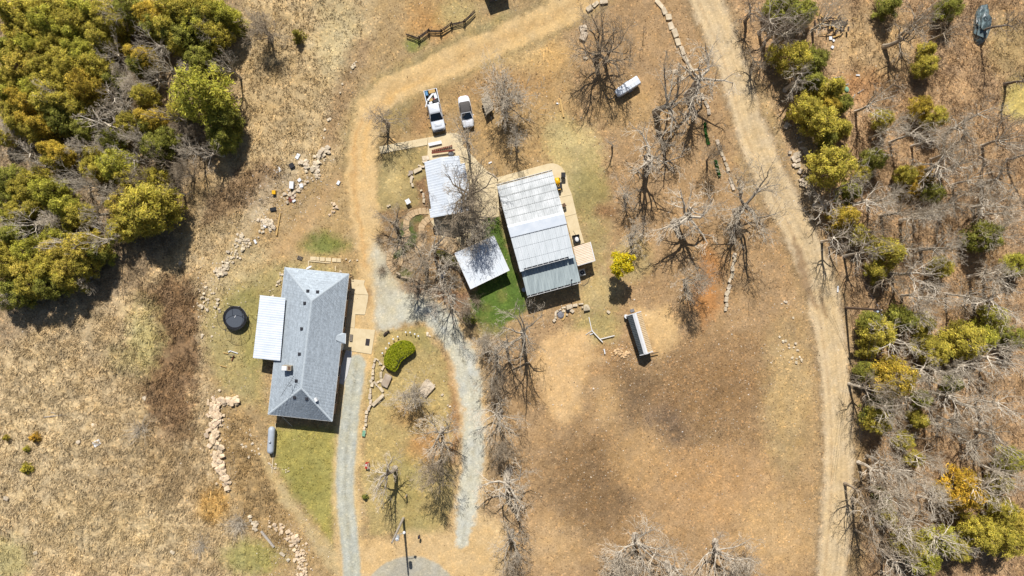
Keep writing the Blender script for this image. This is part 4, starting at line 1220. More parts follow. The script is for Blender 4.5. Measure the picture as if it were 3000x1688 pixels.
def bare(bx, by, kind, h, r, label, cat='bare tree', group=None, tone=(1, 1, 1), bark=(1, 1, 1), lean=(0, 0), name='bare_tree', i=None):
    k = pick.get(kind, 0); pick[kind] = k + 1
    me = BARE[kind][(k if i is None else i) % len(BARE[kind])]
    p = P(bx, by)
    return place_tree(name, me, p.x, p.y, label, cat, group, r / EXT[id(me[1])][0], h / EXT[id(me[1])][1], None, tone, bark, lean)
PALE = (1.2, 1.18, 1.14); GREY = (.92, .9, .86); BRN = (.72, .66, .58); DRK = (.55, .5, .47)
YG = 'bare trees around the houses and yard'
yard = [
 (1137, 366, 'tall', 5.6, 2.3, 'dark-limbed bare tree beside the dirt drive, its shadow over the front walk', BRN),
 (1372, 428, 'tall', 8, 2.4, 'bare tree at the cottage patio below the white convertible', GREY),
 (1383, 562, 'oak', 10, 4.2, 'tallest bare tree over the cottage roof, casting branches onto the carport roof', BRN),
 (1352, 688, 'oak', 6, 2.6, 'bushy bare tree in the shade south of the white cottage', BRN),
 (1412, 690, 'brushy', 7.5, 2.4, 'bare tree whose branches reach the green lawn at the carport corner', GREY),
 (1157, 655, 'gnarl', 5, 2.6, 'thin dark bare tree between dirt drive and garden path', BRN),
 (1180, 722, 'oak', 3.6, 2.0, 'small bare tree inside the curving garden path', GREY),
 (1274, 722, 'gnarl', 7, 2.8, 'pale twisted bare tree beside the clipped shrub mound near the carport', PALE),
 (1247, 775, 'tall', 7, 2.8, 'brushy bare tree above the gravel bend, left of the carport', BRN),
 (1330, 868, 'oak', 7.5, 3.2, 'whitish bare tree at the gravel bend below the carport', PALE),
 (1374, 908, 'brushy', 4.2, 1.7, 'brown bushy bare tree at the lower left corner of the green lawn', BRN),
 (1225, 840, 'tall', 5, 2.0, 'low bare tree on the garden edge throwing shadow across the gravel bend', BRN),
 (1362, 590, 'tall', 9, 3.0, 'second bare tree at the cottage east wall, dense branches over the patio', BRN),
 (1395, 640, 'tall', 8, 2.4, 'upright bare tree between the cottage and the green lawn top', BRN),
 (1290, 790, 'gnarl', 6, 2.8, 'pale twisted tree between garden path end and carport', PALE),
 (1275, 570, 'oak', 3.4, 1.6, 'small dark bare tree squeezed against the cottage west wall', DRK),
 (1478, 305, 'brushy', 6.5, 4.0, 'wide brushy bare tree right beside the plywood-topped utility trailer', GREY),
 (1512, 418, 'tall', 5, 1.7, 'slim bare tree just north of the metal shop roof', GREY),
 (1745, 176, 'oak', 9, 4.2, 'left of two large bare oaks above the white enclosed trailer', BRN),
 (1772, 186, 'oak', 8.5, 3.6, 'right of two large bare oaks above the white enclosed trailer', BRN),
 (1846, 150, 'thin', 3.2, .9, 'thin sapling between the two large oaks and the stone border', BRN),
 (1884, 100, 'thin', 2.6, .8, 'crooked leafless sapling nearest the top stretch of the stone border', DRK),
 (1875, 148, 'thin', 1.6, .5, 'tiny sapling on brown grass below the crooked sapling', BRN),
 (2017, 280, 'gnarl', 9.5, 4.6, 'big gnarled pale tree leaning over the stone border toward the dirt road', PALE),
 (1922, 330, 'gnarl', 9.5, 4.6, 'thick dark-trunked gnarled tree right of the white enclosed trailer', GREY),
 (1900, 472, 'gnarl', 11, 4.0, 'gnarled whitish tree with the longest trunk shadow in the middle yard', PALE),
 (1978, 655, 'gnarl', 8.5, 4.4, 'leaning gnarled tree with broad limbs right of the yellow tree', PALE),
 (2070, 470, 'brushy', 6, 1.7, 'narrow bare tree beside the short green hedge strip', BRN),
 (1793, 430, 'thin', 4.5, 1.4, 'slim young bare tree on the pale grass right of the shop', GREY),
 (1829, 575, 'tall', 4.4, 2.1, 'young bare tree right of the shop, level with its ridge', GREY),
 (1847, 690, 'tall', 4.2, 2.1, 'young bare tree directly above the yellow tree', GREY),
 (2155, 620, 'oak', 11, 5.0, 'wide bare tree between stone border and wet patch of dirt road', GREY),
 (2140, 665, 'brushy', 3.4, 1.6, 'low brown shrub at the foot of the wide bare roadside tree', BRN),
 (2005, 822, 'brushy', 7.5, 2.8, 'brushy bare tree on the orange soil above the sand patch', GREY),
 (1217, 1152, 'brushy', 5, 2.6, 'round brushy bare tree beside the flat boulder in the drive island', GREY),
 (1296, 1255, 'oak', 8, 3.2, 'upper of two tall bare trees along the drive island east edge', PALE),
 (1293, 1350, 'brushy', 9.5, 3.0, 'lower of two tall bare trees along the drive island east edge', BRN),
 (1158, 1371, 'gnarl', 8.5, 3.0, 'pale-limbed tree above the white utility pole in the drive island', PALE),
 (1480, 1004, 'wood', 9, 3.2, 'bare tree right of the gravel loop at the lawn lower edge', GREY),
 (1452, 1022, 'wood', 7.5, 3.3, 'bare tree overhanging the gravel loop, first below the lawn', GREY),
 (1532, 972, 'wood', 12.5, 3.9, 'tallest bare tree below the shop, with the longest branching shadow', GREY),
 (1420, 1000, 'brushy', 4.2, 1.9, 'brushy bare tree at the right kerb of the gravel bend', GREY),
 (1468, 1205, 'oak', 6.5, 3.4, 'whitish bare tree right of the gravel loop, middle of the row', PALE),
 (1440, 1112, 'brushy', 5, 2.4, 'grey bushy tree between the gravel loop and the sand patch', BRN),
 (1490, 1382, 'gnarl', 8.5, 3.8, 'white-limbed bare tree right of the gravel loop, level with the red box', PALE),
 (1475, 1300, 'brushy', 5, 2.3, 'small brushy tree between two white-limbed trees right of the gravel loop', BRN),
 (1500, 1555, 'oak', 7, 3.0, 'bare tree right of the sandy turning area near the bottom edge', GREY),
 (1508, 1640, 'brushy', 5, 2.4, 'last brushy tree in the row right of the gravel loop, at the bottom edge', BRN),
 (1860, 1568, 'oak', 8.5, 4.2, 'broad bare tree at the middle bottom of the brown field', PALE),
 (1812, 1622, 'brushy', 7, 3.4, 'brushy grey tree on the bottom edge, left of the broad bare tree', GREY),
 (1952, 1650, 'gnarl', 7, 2.8, 'pale crooked tree on the bottom edge between two broad trees', PALE),
 (2095, 1585, 'oak', 8, 4.4, 'broad bare tree at the brown field bottom, nearest the dirt road', PALE),
 (2150, 1650, 'brushy', 5, 3.0, 'grey brushy tree on the bottom edge nearest the dirt road', GREY),
 (793, 108, 'brushy', 5.5, 2.6, 'lone brushy bare tree in the tan field beside a small cedar', BRN),
 (2183, 62, 'gnarl', 6, 2.2, 'dark bare tree on the far bank of the dirt road near the top', DRK),
 (2203, 192, 'gnarl', 5, 2.0, 'bare tree on the bank across the dirt road from the stone border', BRN),
 (2388, 602, 'gnarl', 4.5, 2.6, 'pale fan-shaped dead tree across the road below the grey boulders', PALE),
 (2428, 725, 'thin', 6, 1.6, 'leaning bare sapling across the road beside the wet patch', DRK),
]
for bx, by, kd, h, r, lab, tn in yard:
    f = (1.05 if kd == 'brushy' else 1.2) if h > 4 else 1.
    bare(bx, by, kd, h * (1.12 if h > 4 else 1), r * f, lab, 'bare tree', YG, tn, tn)

# --- woods: pictured crown centres -> trunks standing below them
def from_crown(cx, cy, zc): return P(cx, cy, zc)
OLV, GLD, DKG, BRT, RST = ('olive', (1.2, 1.15, .85)), ('golden', (1.3, 1.08, .7)), ('dark green', (.75, .84, .72)), ('bright green', (1.12, 1.2, .8)), ('pale olive', (1.35, 1.22, 1.0))
T1 = lambda x, y: (x * .5823, y * .5823)
T4 = lambda x, y: (2250 + x * .5823, y * .5823)
T8 = lambda x, y: (2250 + x * .5823, 844 + y * .5823)
lw_ever = [(60,60,70,OLV),(180,60,80,OLV),(300,50,90,OLV),(430,60,85,BRT),(560,120,80,OLV),(100,180,80,RST),(230,170,80,OLV),(350,170,80,BRT),(460,130,60,OLV),(60,300,70,OLV),(170,290,80,RST),(290,270,80,OLV),(400,260,80,BRT),(480,330,60,OLV),(330,370,80,OLV),(220,400,80,OLV),(100,400,80,OLV),(40,470,60,BRT),(130,510,80,GLD),(240,520,70,OLV),(370,540,80,OLV),(430,430,70,GLD),(170,620,80,GLD),(60,560,50,OLV),(310,600,60,DKG),(780,90,90,GLD),(900,60,90,OLV),(1020,60,90,OLV),(1120,80,80,BRT),(900,190,80,DKG),(1060,170,80,OLV),(700,290,75,GLD),(1000,300,60,DKG),(1010,470,115,BRT),(750,600,75,GLD),(1110,690,75,DKG),(1130,600,60,DKG),(780,740,60,DKG),(275,770,75,GLD),(580,830,70,BRT),(470,850,50,OLV),(130,960,75,OLV),(240,960,60,BRT),(320,1040,60,BRT),(40,900,60,DKG),(30,1090,40,BRT),(380,1080,55,OLV),(280,1180,50,BRT),(640,1060,90,RST),(740,1040,100,OLV),(830,1020,60,OLV),(590,1160,50,OLV),(150,1260,60,BRT),(50,1180,60,DKG),(300,1270,80,RST),(420,1240,70,RST),(40,1350,60,OLV),(130,1360,60,RST),(240,1370,60,OLV),(350,1340,60,RST),(20,990,50,DKG),(650,40,60,DKG),(520,50,60,OLV),(20,690,40,OLV),(120,120,60,OLV),(240,110,65,BRT),(370,110,60,OLV),(500,200,55,OLV),(30,230,50,DKG),(290,190,55,OLV),(160,230,55,BRT),(360,330,60,OLV),(230,340,60,OLV),(110,340,60,RST),(280,460,60,OLV),(180,450,60,BRT),(320,520,60,OLV),(90,620,55,OLV),(20,380,50,OLV),(970,20,60,OLV),(840,140,60,OLV),(980,130,60,BRT),(90,1060,50,OLV),(180,1040,50,OLV),(200,1310,55,OLV),(90,1300,50,OLV),(20,1270,50,OLV),(180,900,55,OLV),(690,1120,60,OLV),(650,990,50,RST),(60,1440,60,DKG),(160,1430,62,OLV),(250,1440,55,DKG),(330,1410,55,OLV),(20,1500,50,DKG),(430,1330,55,OLV),(110,1490,50,DKG),(490,1270,50,DKG),(650,620,52,OLV),(560,700,50,DKG),(720,480,50,OLV),(480,790,50,OLV),(840,690,48,DKG),(640,890,52,OLV),(420,650,46,DKG),(900,560,48,OLV),(560,400,48,DKG),(780,890,48,OLV)]
lw_ever = [q for x, y, r, c in lw_ever for q in ([(x, y, r, c)] if r < 75 or r >= 100 else [(x - .38 * r, y - .25 * r, .66 * r, c), (x + .36 * r, y + .05 * r, .68 * r, c), (x - .05 * r, y + .42 * r, .6 * r, DKG if (x * 7 + y) % 3 == 0 else OLV)])]
lw_bare = [(575,50,PALE),(560,270,PALE),(760,200,GREY),(1020,150,GREY),(830,330,PALE),(650,430,PALE),(960,340,GREY),(1130,330,GREY),(560,480,PALE),(610,560,GREY),(500,640,PALE),(680,700,GREY),(30,640,PALE),(100,770,PALE),(400,730,PALE),(520,730,PALE),(850,600,BRN),(900,640,BRN),(950,760,GREY),(1050,750,PALE),(430,930,GREY),(530,1000,PALE),(360,900,GREY),(700,890,BRN),(130,1110,PALE),(260,1110,PALE),(500,1200,PALE),(30,1490,PALE),(400,1390,GREY),(860,960,BRN),(760,400,GREY),(650,800,GREY),(270,470,PALE),(600,370,PALE),(800,800,BRN),(920,870,BRN),(980,640,BRN),(330,1250,PALE),(590,950,GREY),(460,1060,GREY),(180,840,GREY)]
rw_ever = [T4(x,y)+(r,c) for x,y,r,c in [(40,270,40,OLV),(140,290,65,OLV),(240,300,55,DKG),(240,400,50,DKG),(330,440,60,OLV),(190,540,60,OLV),(310,530,45,GLD),(270,610,70,OLV),(380,520,40,DKG),(580,600,45,OLV),(770,540,48,GLD),(845,590,50,OLV),(800,330,45,OLV),(815,245,35,OLV),(330,830,85,OLV),(540,800,48,DKG),(405,1090,58,GLD),(620,1270,72,OLV),(840,970,45,DKG),(1100,1190,65,DKG),(1260,1330,50,BRT),(880,1345,45,OLV),(430,960,45,DKG),(480,870,40,OLV),(380,640,45,OLV),(300,700,40,DKG),(460,1180,45,OLV),(700,880,42,OLV),(560,1370,45,OLV),(620,30,48,DKG),(920,40,50,DKG),(100,40,60,DKG),(190,60,50,DKG),(30,30,40,DKG)]] + \
 [T8(x,y)+(r,c) for x,y,r,c in [(520,170,45,DKG),(500,420,42,DKG),(520,310,45,OLV),(530,640,45,DKG),(610,1150,45,OLV),(940,480,45,DKG),(1180,980,45,OLV),(690,770,40,OLV),(690,160,60,DKG),(560,220,65,OLV),(800,180,48,OLV),(1000,260,80,OLV),(1090,250,70,BRT),(800,290,55,OLV),(850,320,60,OLV),(1140,150,55,BRT),(1240,250,50,DKG),(640,450,85,GLD),(590,580,45,DKG),(560,670,60,OLV),(780,560,38,DKG),(770,670,40,OLV),(980,1020,88,('rust-gold',(1.4,1.02,.55))),(1180,1120,60,OLV),(1080,1240,70,OLV),(1200,1260,80,OLV),(1250,1180,60,RST),(880,1270,60,BRT),(960,1320,50,OLV),(790,1370,60,BRT),(720,1290,60,OLV),(1230,870,58,BRT),(740,860,36,OLV),(590,1060,36,DKG)]]
rw_bare = [T4(x,y)+(c,) for x,y,c in [(330,60,PALE),(120,130,GREY),(790,100,GREY),(700,160,BRN),(160,400,GREY),(560,500,PALE),(640,640,PALE),(760,660,PALE),(600,740,PALE),(850,690,PALE),(960,760,PALE),(1000,830,PALE),(900,830,PALE),(520,1010,PALE),(600,1000,GREY),(560,1150,BRN),(780,1090,PALE),(850,1060,GREY),(1000,640,GREY),(1100,570,GREY),(1200,900,GREY),(1150,1020,PALE),(1200,1180,PALE),(1260,680,GREY),(380,1200,PALE),(770,1370,PALE),(700,1230,GREY),(900,1240,GREY),(1150,1390,PALE),(1210,1400,PALE),(640,1400,BRN),(500,1280,GREY),(1250,1050,PALE),(940,130,BRN),(1060,900,PALE),(700,1060,BRN),(450,920,GREY),(30,90,GREY),(1010,1010,GREY),(60,140,DRK)]] + \
 [T8(x,y)+(c,) for x,y,c in [(800,40,PALE),(900,50,PALE),(1050,30,PALE),(1180,60,PALE),(790,140,PALE),(640,270,PALE),(1150,370,PALE),(1040,400,PALE),(1240,330,PALE),(960,560,PALE),(970,680,GREY),(1200,600,PALE),(640,760,PALE),(740,500,PALE),(620,900,GREY),(560,930,PALE),(700,960,PALE),(800,1000,PALE),(640,1080,PALE),(560,1140,GREY),(860,1100,PALE),(770,1200,PALE),(690,1250,PALE),(900,1300,PALE),(560,1300,BRN),(690,1400,PALE),(1190,760,GREY),(1230,950,PALE),(1110,1040,PALE),(540,520,GREY),(1230,150,PALE),(850,440,PALE),(930,430,GREY),(900,700,GREY),(1060,600,PALE),(640,640,GREY),(1080,800,GREY),(820,880,PALE),(500,1050,BRN)]]
BANDS = [(-99, 62, 'along the top edge'), (62, 150, 'level with the split-rail fence'), (150, 290, 'just above the pickup truck level'), (290, 430, 'level with the pickup truck'), (430, 560, 'level with the cottage'), (560, 690, 'level with the garden path'), (690, 860, 'level with the carport'), (860, 1010, 'level with the narrow shed'), (1010, 1150, 'level with the house chimney'), (1150, 1290, 'level with the house south end'), (1290, 1420, 'level with the red box'), (1420, 1560, 'above the white utility pole level'), (1560, 1800, 'along the bottom edge')]
ORD = ['first', 'second', 'third', 'fourth', 'fifth', 'sixth', 'seventh', 'eighth', 'ninth', 'tenth', 'eleventh', 'twelfth', 'thirteenth', 'fourteenth', 'fifteenth', 'sixteenth', 'seventeenth', 'eighteenth', 'nineteenth', 'twentieth']
def wood(items, side, species):
    rows = {}
    for it in items:
        for b, (y0, y1, w) in enumerate(BANDS):
            if y0 <= it[1] < y1: rows.setdefault((b, it[2]), []).append(it)
    out = []
    for (b, cn), row in rows.items():
        row.sort(key=lambda q: q[0])
        for i, it in enumerate(row):
            pos = f', {ORD[i]} from left' if len(row) > 1 else ''
            out.append((it, f'{cn} {species} in the {side} wood, {BANDS[b][2]}{pos}'))
    return out
tn_name = {PALE: 'whitish', GREY: 'grey', BRN: 'brownish', DRK: 'dark'}
wr = random.Random(5)
for side, items in (('left', [T1(x, y) + (r, c) for x, y, r, c in lw_ever]), ('right', rw_ever)):
    for (x, y, cn, r, tint), lab in wood([(q[0], q[1], q[3][0], q[2], q[3][1]) for q in items], side, 'evergreen'):
        rm = r * .5823 * S
        h = min(10.5, max(3.5, rm * 3.4 * wr.uniform(.9, 1.15))) if side == 'left' else min(9, max(3., rm * 3. * wr.uniform(.9, 1.15)))
        zc = h * .62
        p = from_crown(x, y, zc)
        kd = 'dome' if (wr.random() < .65 or r > 80) else 'cone'
        me = EVER[kd][wr.randrange(len(EVER[kd]))]
        f = wr.uniform(.88, 1.15)
        place_tree('evergreen_tree', me, p.x, p.y, lab, 'evergreen tree', f'evergreen trees in the {side} wood', rm * 1.1 / EXT[id(me[1])][0], h / EXT[id(me[1])][1], None, tuple(t * f for t in tint))
for side, items in (('left', [T1(x, y) + (c,) for x, y, c in lw_bare]), ('right', rw_bare)):
    for (x, y, cn, tone), lab in wood([(q[0], q[1], tn_name[q[2]], q[2]) for q in items], side, 'bare tree'):
        kd = wr.choice(('wood', 'wood', 'wood', 'gnarl', 'tall', 'oak') if side == 'right' else ('wood', 'wood', 'tall', 'brushy', 'gnarl'))
        h = wr.uniform(7.5, 11.5) if kd != 'brushy' else wr.uniform(4.5, 6.5)
        r = wr.uniform(2.6, 4.2) if kd in ('oak', 'gnarl', 'wood') else wr.uniform(1.9, 3.)
        if side == 'left': h *= .8; r *= .78
        else: r *= .9
        p = from_crown(x, y, h * .65)
        bare(1500 + p.x / S, 844 - p.y / S, kd, h, r, lab, 'bare tree', f'bare trees in the {side} wood', tone, tuple(1.4 * q for q in tone))
# leaning dark trunks whose tops lie past the right edge
for bx, by, h, lab in ((2943, 247, 8.5, 'dark double-stemmed tree at the pale clearing on the right edge'), (2868, 96, 9, 'dark forked tree standing in the tarp-covered heap at the upper right'), (2948, 468, 9, 'dark leaning tree at the right edge below the pale clearing'), (2722, 518, 8, 'long-trunked bare tree in the right wood below two small cedars')):
    bare(bx, by, 'thin', h, 2.6, lab, 'bare tree', None, DRK, DRK)
# two small cedars, saplings in the left field
for x, y, r, h, lab, tint in ((879, 112, 1.0, 2.6, 'small dark cedar in the tan field right of the brushy tree', (.8, .8, .7)),
    (110, 1280, .8, 1.6, 'rusty brown cedar sapling, largest in the left field', (1.25, .85, .6)), (25, 1281, .5, 1.2, 'tiny cedar sapling nearest the left edge of the field', (1.1, 1, .7)),
    (82, 1314, .5, 1.0, 'tiny green cedar sapling below the rusty one', (1, 1, .7)), (84, 1371, .9, 1.3, 'olive cedar sapling, lowest of four in the left field', (1, .95, .6)),
    (1071, 1453, .5, 1.0, 'small dark cedar sapling beside the gravel driveway in the island', (.6, .7, .7)),
    (1377, 930, 1.0, 2.0, 'dark green evergreen bush at the gravel bend below the green lawn', (.6, .75, .6))):
    p = P(x, y)
    place_tree('cedar_sapling', EVER['small'][wr.randrange(2)], p.x, p.y, lab, 'small tree', 'small cedars standing alone', r / .9, h / 2.2, None, tint)
# brown understorey evergreens in the right wood
for x, y, lab in (T4(700, 950) + ('brown-leaved low bush in the right wood under the whitish trees',), T4(760, 900) + ('second brown-leaved bush in the right wood, just above the first',)):
    p = P(x, y)
    place_tree('brown_bush', EVER['cone'][0], p.x, p.y, lab, 'bush', None, .95, .35, None, (1.0, .72, .5))
# dry brush piles in the left field
for x, y, s, h, lab in ((412, 1255, 1.2, 1.3, 'grey thorny brush clump in the left field'), (700, 1530, 1.15, 1.2, 'grey brush heap beside the long pale log'), (590, 1600, 1., .8, 'low grey brush clump near the bottom edge of the left field'), (640, 1305, .5, .6, 'small dry bush left of the stone rubble')):
    bare(x, y, 'bush', h, s * 1.7, lab, 'bush', 'dry brush clumps in the left field', GREY, GREY, name='dry_bush')
for x, y, s, h, lab in ((1362, 562, 1.3, 1.6, 'round grey-green shrub beside the cottage east wall'), (1330, 810, 1.2, 1.4, 'brown shrub below the carport west corner'), (1395, 880, 1.2, 1.6, 'brown shrub at the carport south corner'), (1300, 835, 1., 1.2, 'brown shrub left of the carport shadow'), (1265, 605, 1., 1.1, 'brown shrub against the cottage southwest corner'), (1240, 690, 1., 1., 'brown shrub inside the garden path loop'), (1110, 700, 1.1, 1.2, 'grey shrub at the gravel edge left of the garden path'), (1120, 790, 1., 1.1, 'grey shrub at the lower end of the garden path')):
    bare(x, y, 'bush', h, s, lab, 'bush', 'bare shrubs around the garden', BRN, BRN, name='bare_shrub')

# yellow tree in blossom
r = np.random.default_rng(17)
p = P(1809, 776)
o = empty('yellow_tree', p, 'bright yellow flowering tree alone on the dry grass right of the shop', 'flowering tree')
cen, rd = [], []
for i in range(26):
    a, q = r.uniform(0, 6.28), 1.6 * math.sqrt(r.random())
    cen.append((q * math.cos(a), q * math.sin(a), r.uniform(4.0, 6.2) - q * .4)); s = r.uniform(.38, .62); rd.append((s, s, s * .8))
V, Cc = leaf_cloud(r, np.array(cen), np.array(rd), 6500, .13, 1., np.array([C(255, 232, 40), C(246, 214, 30), C(226, 196, 40), C(255, 244, 90), C(214, 200, 50)]))
link_mesh('crown', np_mesh('crown', V, np.arange(len(V)).reshape(-1, 4), M['yellow_leaf'], Cc), o)
tr = MB().path([(0, 0, -.1), (.05, 0, 2.6), (0, .05, 4.8)], [.13, .1, .05], 7)
for c in cen[::2]: tr.path([(0, 0, 2.8 + .1 * (c[2] - 2)), (c[0] * .5, c[1] * .5, c[2] * .75), c], [.05, .035, .012], 4, False)
tr.build('trunk', M['bark_dark'], o, world=False)

# kidney-shaped clipped hedge
HQ = lambda x, y: (1040 + x / 4.261, 920 + y / 4.261)
kid = smooth([HQ(*q) for q in ((600, 340), (680, 360), (733, 430), (722, 480), (640, 535), (565, 600), (520, 690), (480, 715), (395, 670), (362, 600), (385, 490), (455, 400), (530, 355), (600, 340))], 4)[:-1]
def hedge(name, pts, h, n, label, pal, size=.1, bump=.12):
    q = [P(x, y, h) for x, y in pts]
    c = sum((Vector((v.x, v.y, 0)) for v in q), Vector()) / len(q)
    o = empty(name, c, label, 'hedge')
    rings = []
    for t, z in ((.96, 0), (1., h * .5), (.97, h * .85), (.86, h * .97)):
        rings.append([Vector((c.x + (v.x - c.x) * t * .95, c.y + (v.y - c.y) * t * .95, z - .03)) for v in q])
    MB().loft(rings).build('branches', M['core'], o)
    rr = np.random.default_rng(len(pts) + n)
    bx = np.array([(v.x, v.y) for v in q]); lo, hi = bx.min(0) - .1, bx.max(0) + .1
    P2 = rr.uniform(lo, hi, (n * 3, 2)); sd = sd_poly(P2[:, 0], P2[:, 1], [tuple(b) for b in bx])
    k = np.nonzero(sd < .05)[0][:n]; P2, sd = P2[k], sd[k]
    z = h * (1 - .3 * np.exp(np.minimum(0, sd) * 5)) + bump * fbm(P2[:, 0] / .35, P2[:, 1] / .35, 7, 2)
    cen = np.concatenate([P2, z[:, None]], 1)
    j = rr.integers(0, len(q), n // 2); t = rr.random(n // 2)[:, None]
    sidep = bx[j] * (1 - t) + bx[(j + 1) % len(q)] * t
    cen = np.concatenate([cen, np.concatenate([sidep, rr.uniform(.05, h * .9, (n // 2, 1))], 1)])
    nn = len(cen)
    V, Cc = leaf_cloud(rr, cen, np.full((nn, 3), .05), nn * 2, size, .8, pal)
    V = V - np.array([c.x, c.y, 0])
    link_mesh('foliage', np_mesh('foliage', V, np.arange(len(V)).reshape(-1, 4), M['yellow_leaf'], Cc), o)
    return o
HP = np.array([C(184, 190, 36), C(160, 170, 34), C(204, 206, 50), C(124, 134, 34), C(200, 200, 70)])
hedge('kidney_hedge', kid, 1.25, 5000, 'bright green kidney-shaped clipped hedge in the drive island', HP)
hedge('clipped_shrub', smooth([Zq(*q) for q in ((1080, 940), (1180, 940), (1300, 1000), (1440, 1080), (1440, 1170), (1390, 1195), (1260, 1130), (1150, 1040), (1080, 980), (1080, 940))], 3)[:-1], 1.0, 1600, 'olive clipped shrub mound beside the carport west corner', np.array([C(130, 128, 58), C(110, 112, 50), C(150, 142, 70)]))
GQ = lambda x, y: (1960 + x / 3.62, 360 + y / 3.62)
GP = np.array([C(60, 120, 50), C(50, 96, 42), C(80, 140, 60)])
hedge('ground_ivy', [GQ(485, 395), GQ(510, 400), GQ(548, 565), GQ(530, 572)], .25, 500, 'narrow green strip of low plants beside the stone border', GP, .08)
hedge('ground_ivy', [GQ(375, 0), GQ(392, 0), GQ(400, 100), GQ(432, 220), GQ(410, 228), GQ(385, 110)], .25, 500, 'green creeper strip in the shadow of the big gnarled tree', GP, .08)
# ------------------------------------------------------------ vehicles
def rrect(hx, y0, y1, z, rad, n=4, taper=0, bow=0.):
    """rounded rectangle outline at height z (x half width hx, from y0 to y1)"""
    out = []
    for cx, cy, a0 in ((hx - rad, y1 - rad, 0), (-hx + rad, y1 - rad, 90), (-hx + rad, y0 + rad, 180), (hx - rad, y0 + rad, 270)):
        for i in range(n + 1):
            a = R(a0 + 90 * i / n)
            x, y = cx + rad * math.cos(a), cy + rad * math.sin(a)
            if cy > (y0 + y1) / 2: y += bow * (1 - (x / hx) ** 2)
            out.append(Vector((x, y, z)))
    return out
def wheel(parent, x, y, r=.38, w=.26):
    t = MB().loft([[Vector((x + sx, y + rr * math.cos(a), r + rr * math.sin(a))) for a in [2 * math.pi * i / 14 for i in range(14)]] for sx, rr in ((-w / 2, r * .9), (-w / 2 + .03, r), (w / 2 - .03, r), (w / 2, r * .9))]).build('wheel', M['tyre'], parent, world=False)
    s = 1 if x > 0 else -1
    MB().loft([[Vector((x + s * sx, y + rr * math.cos(a), r + rr * math.sin(a))) for a in [2 * math.pi * i / 12 for i in range(12)]] for sx, rr in ((w / 2 - .02, r * .62), (w / 2 + .012, r * .56))]).build('rim', M['rim'], t, world=False)
def glass(parent, name, m, pts, off=.012):
    pts = [Vector(p) for p in pts]
    n = (pts[1] - pts[0]).cross(pts[2] - pts[0]).normalized()
    c = sum(pts, Vector()) / len(pts)
    if n.dot(c - Vector((0, c.y * .6, .8))) < 0: n = -n
    a = [p + n * off for p in pts]
    return MB().add(a + [p - n * off for p in pts], [tuple(range(len(a))), tuple(range(len(a), 2 * len(a)))[::-1]] + [(i, len(a) + i, len(a) + (i + 1) % len(a), (i + 1) % len(a)) for i in range(len(a))]).build(name, m, parent, world=False)

# pickup: +y is its nose
c = P(1275.5, 327)
ang = math.atan2(-118, 26.5) - math.pi / 2
tk = empty('pickup_truck', c, 'white pickup truck with a loaded bed parked nose toward the cottage patio', 'pickup truck', None, ang)
W = .98
body = MB()
body.loft([rrect(W - .1, -.95, 2.9, .3, .15, bow=.05), rrect(W, -.95, 2.95, .55, .2, bow=.08), rrect(W, -.95, 2.95, .88, .22, bow=.08), rrect(W - .05, -.95, 2.88, 1.06, .25, bow=.06), rrect(W - .16, -.9, 2.75, 1.12, .25, bow=.05)])
bd = body.build('body', M['paint_silver'], tk, True, False, bevel=0)
for sx in (-1, 1):
    MB().box((sx * .93, -1.98, .78), (.12, 2.05, .62)).build('bed_wall', M['paint_silver'], tk, world=False, bevel=.03)
MB().box((0, -1.95, .55), (1.76, 2.1, .14)).build('bed_floor', M['dark'], tk, world=False)
MB().box((0, -2.98, .8), (1.9, .07, .55)).build('tailgate', M['paint_silver'], tk, world=False, bevel=.02)
MB().box((0, -3.07, .48), (1.9, .16, .16)).build('rear_bumper', M['rim'], tk, world=False, bevel=.03)
MB().loft([rrect(.93, -.9, 1.62, 1.08, .12), rrect(.9, -.84, 1.25, 1.4, .12), rrect(.76, -.66, .62, 1.8, .14), rrect(.7, -.58, .52, 1.86, .16)]).build('cab', M['paint_silver'], tk, True, False)
glass(tk, 'windshield', M['glass'], [(-.86, 1.6, 1.15), (.86, 1.6, 1.15), (.73, .75, 1.8), (-.73, .75, 1.8)], .03)
glass(tk, 'rear_window', M['glass'], [(-.7, -.89, 1.3), (.7, -.89, 1.3), (.6, -.73, 1.72), (-.6, -.73, 1.72)], .02)
for s in (-1, 1):
    glass(tk, 'side_window', M['glass'], [(s * .92, .38, 1.2), (s * .92, 1.15, 1.2), (s * .79, .62, 1.72), (s * .79, .42, 1.74)], .02)
    glass(tk, 'side_window', M['glass'], [(s * .92, -.62, 1.2), (s * .92, .28, 1.2), (s * .79, .32, 1.74), (s * .79, -.5, 1.74)], .02)
    mr = MB().box((s * 1.12, 1.1, 1.2), (.24, .14, .2)).build('mirror', M['black'], tk, world=False, bevel=.03)
    MB().box((s * .72, 2.86, .9), (.34, .18, .16), s * -.15).build('headlight', M['lamp'], tk, world=False, bevel=.02)
    MB().box((s * .9, -3.02, .85), (.14, .06, .35)).build('tail_light', M['tail'], tk, world=False)
    wheel(tk, s * .86, 1.95, .4); wheel(tk, s * .86, -1.85, .4)
MB().loft([rrect(.52, 1.85, 2.55, 1.1, .1), rrect(.48, 1.9, 2.5, 1.17, .1)]).build('hood_bulge', M['paint_silver'], tk, True, False)
MB().box((0, 3.0, .72), (1.1, .08, .34)).build('grille', M['dark'], tk, world=False, bevel=.02)
MB().loft([rrect(.97, 2.75, 3.06, .4, .12, bow=.06), rrect(.97, 2.75, 3.08, .58, .12, bow=.06)]).build('front_bumper', M['rim'], tk, True, False)
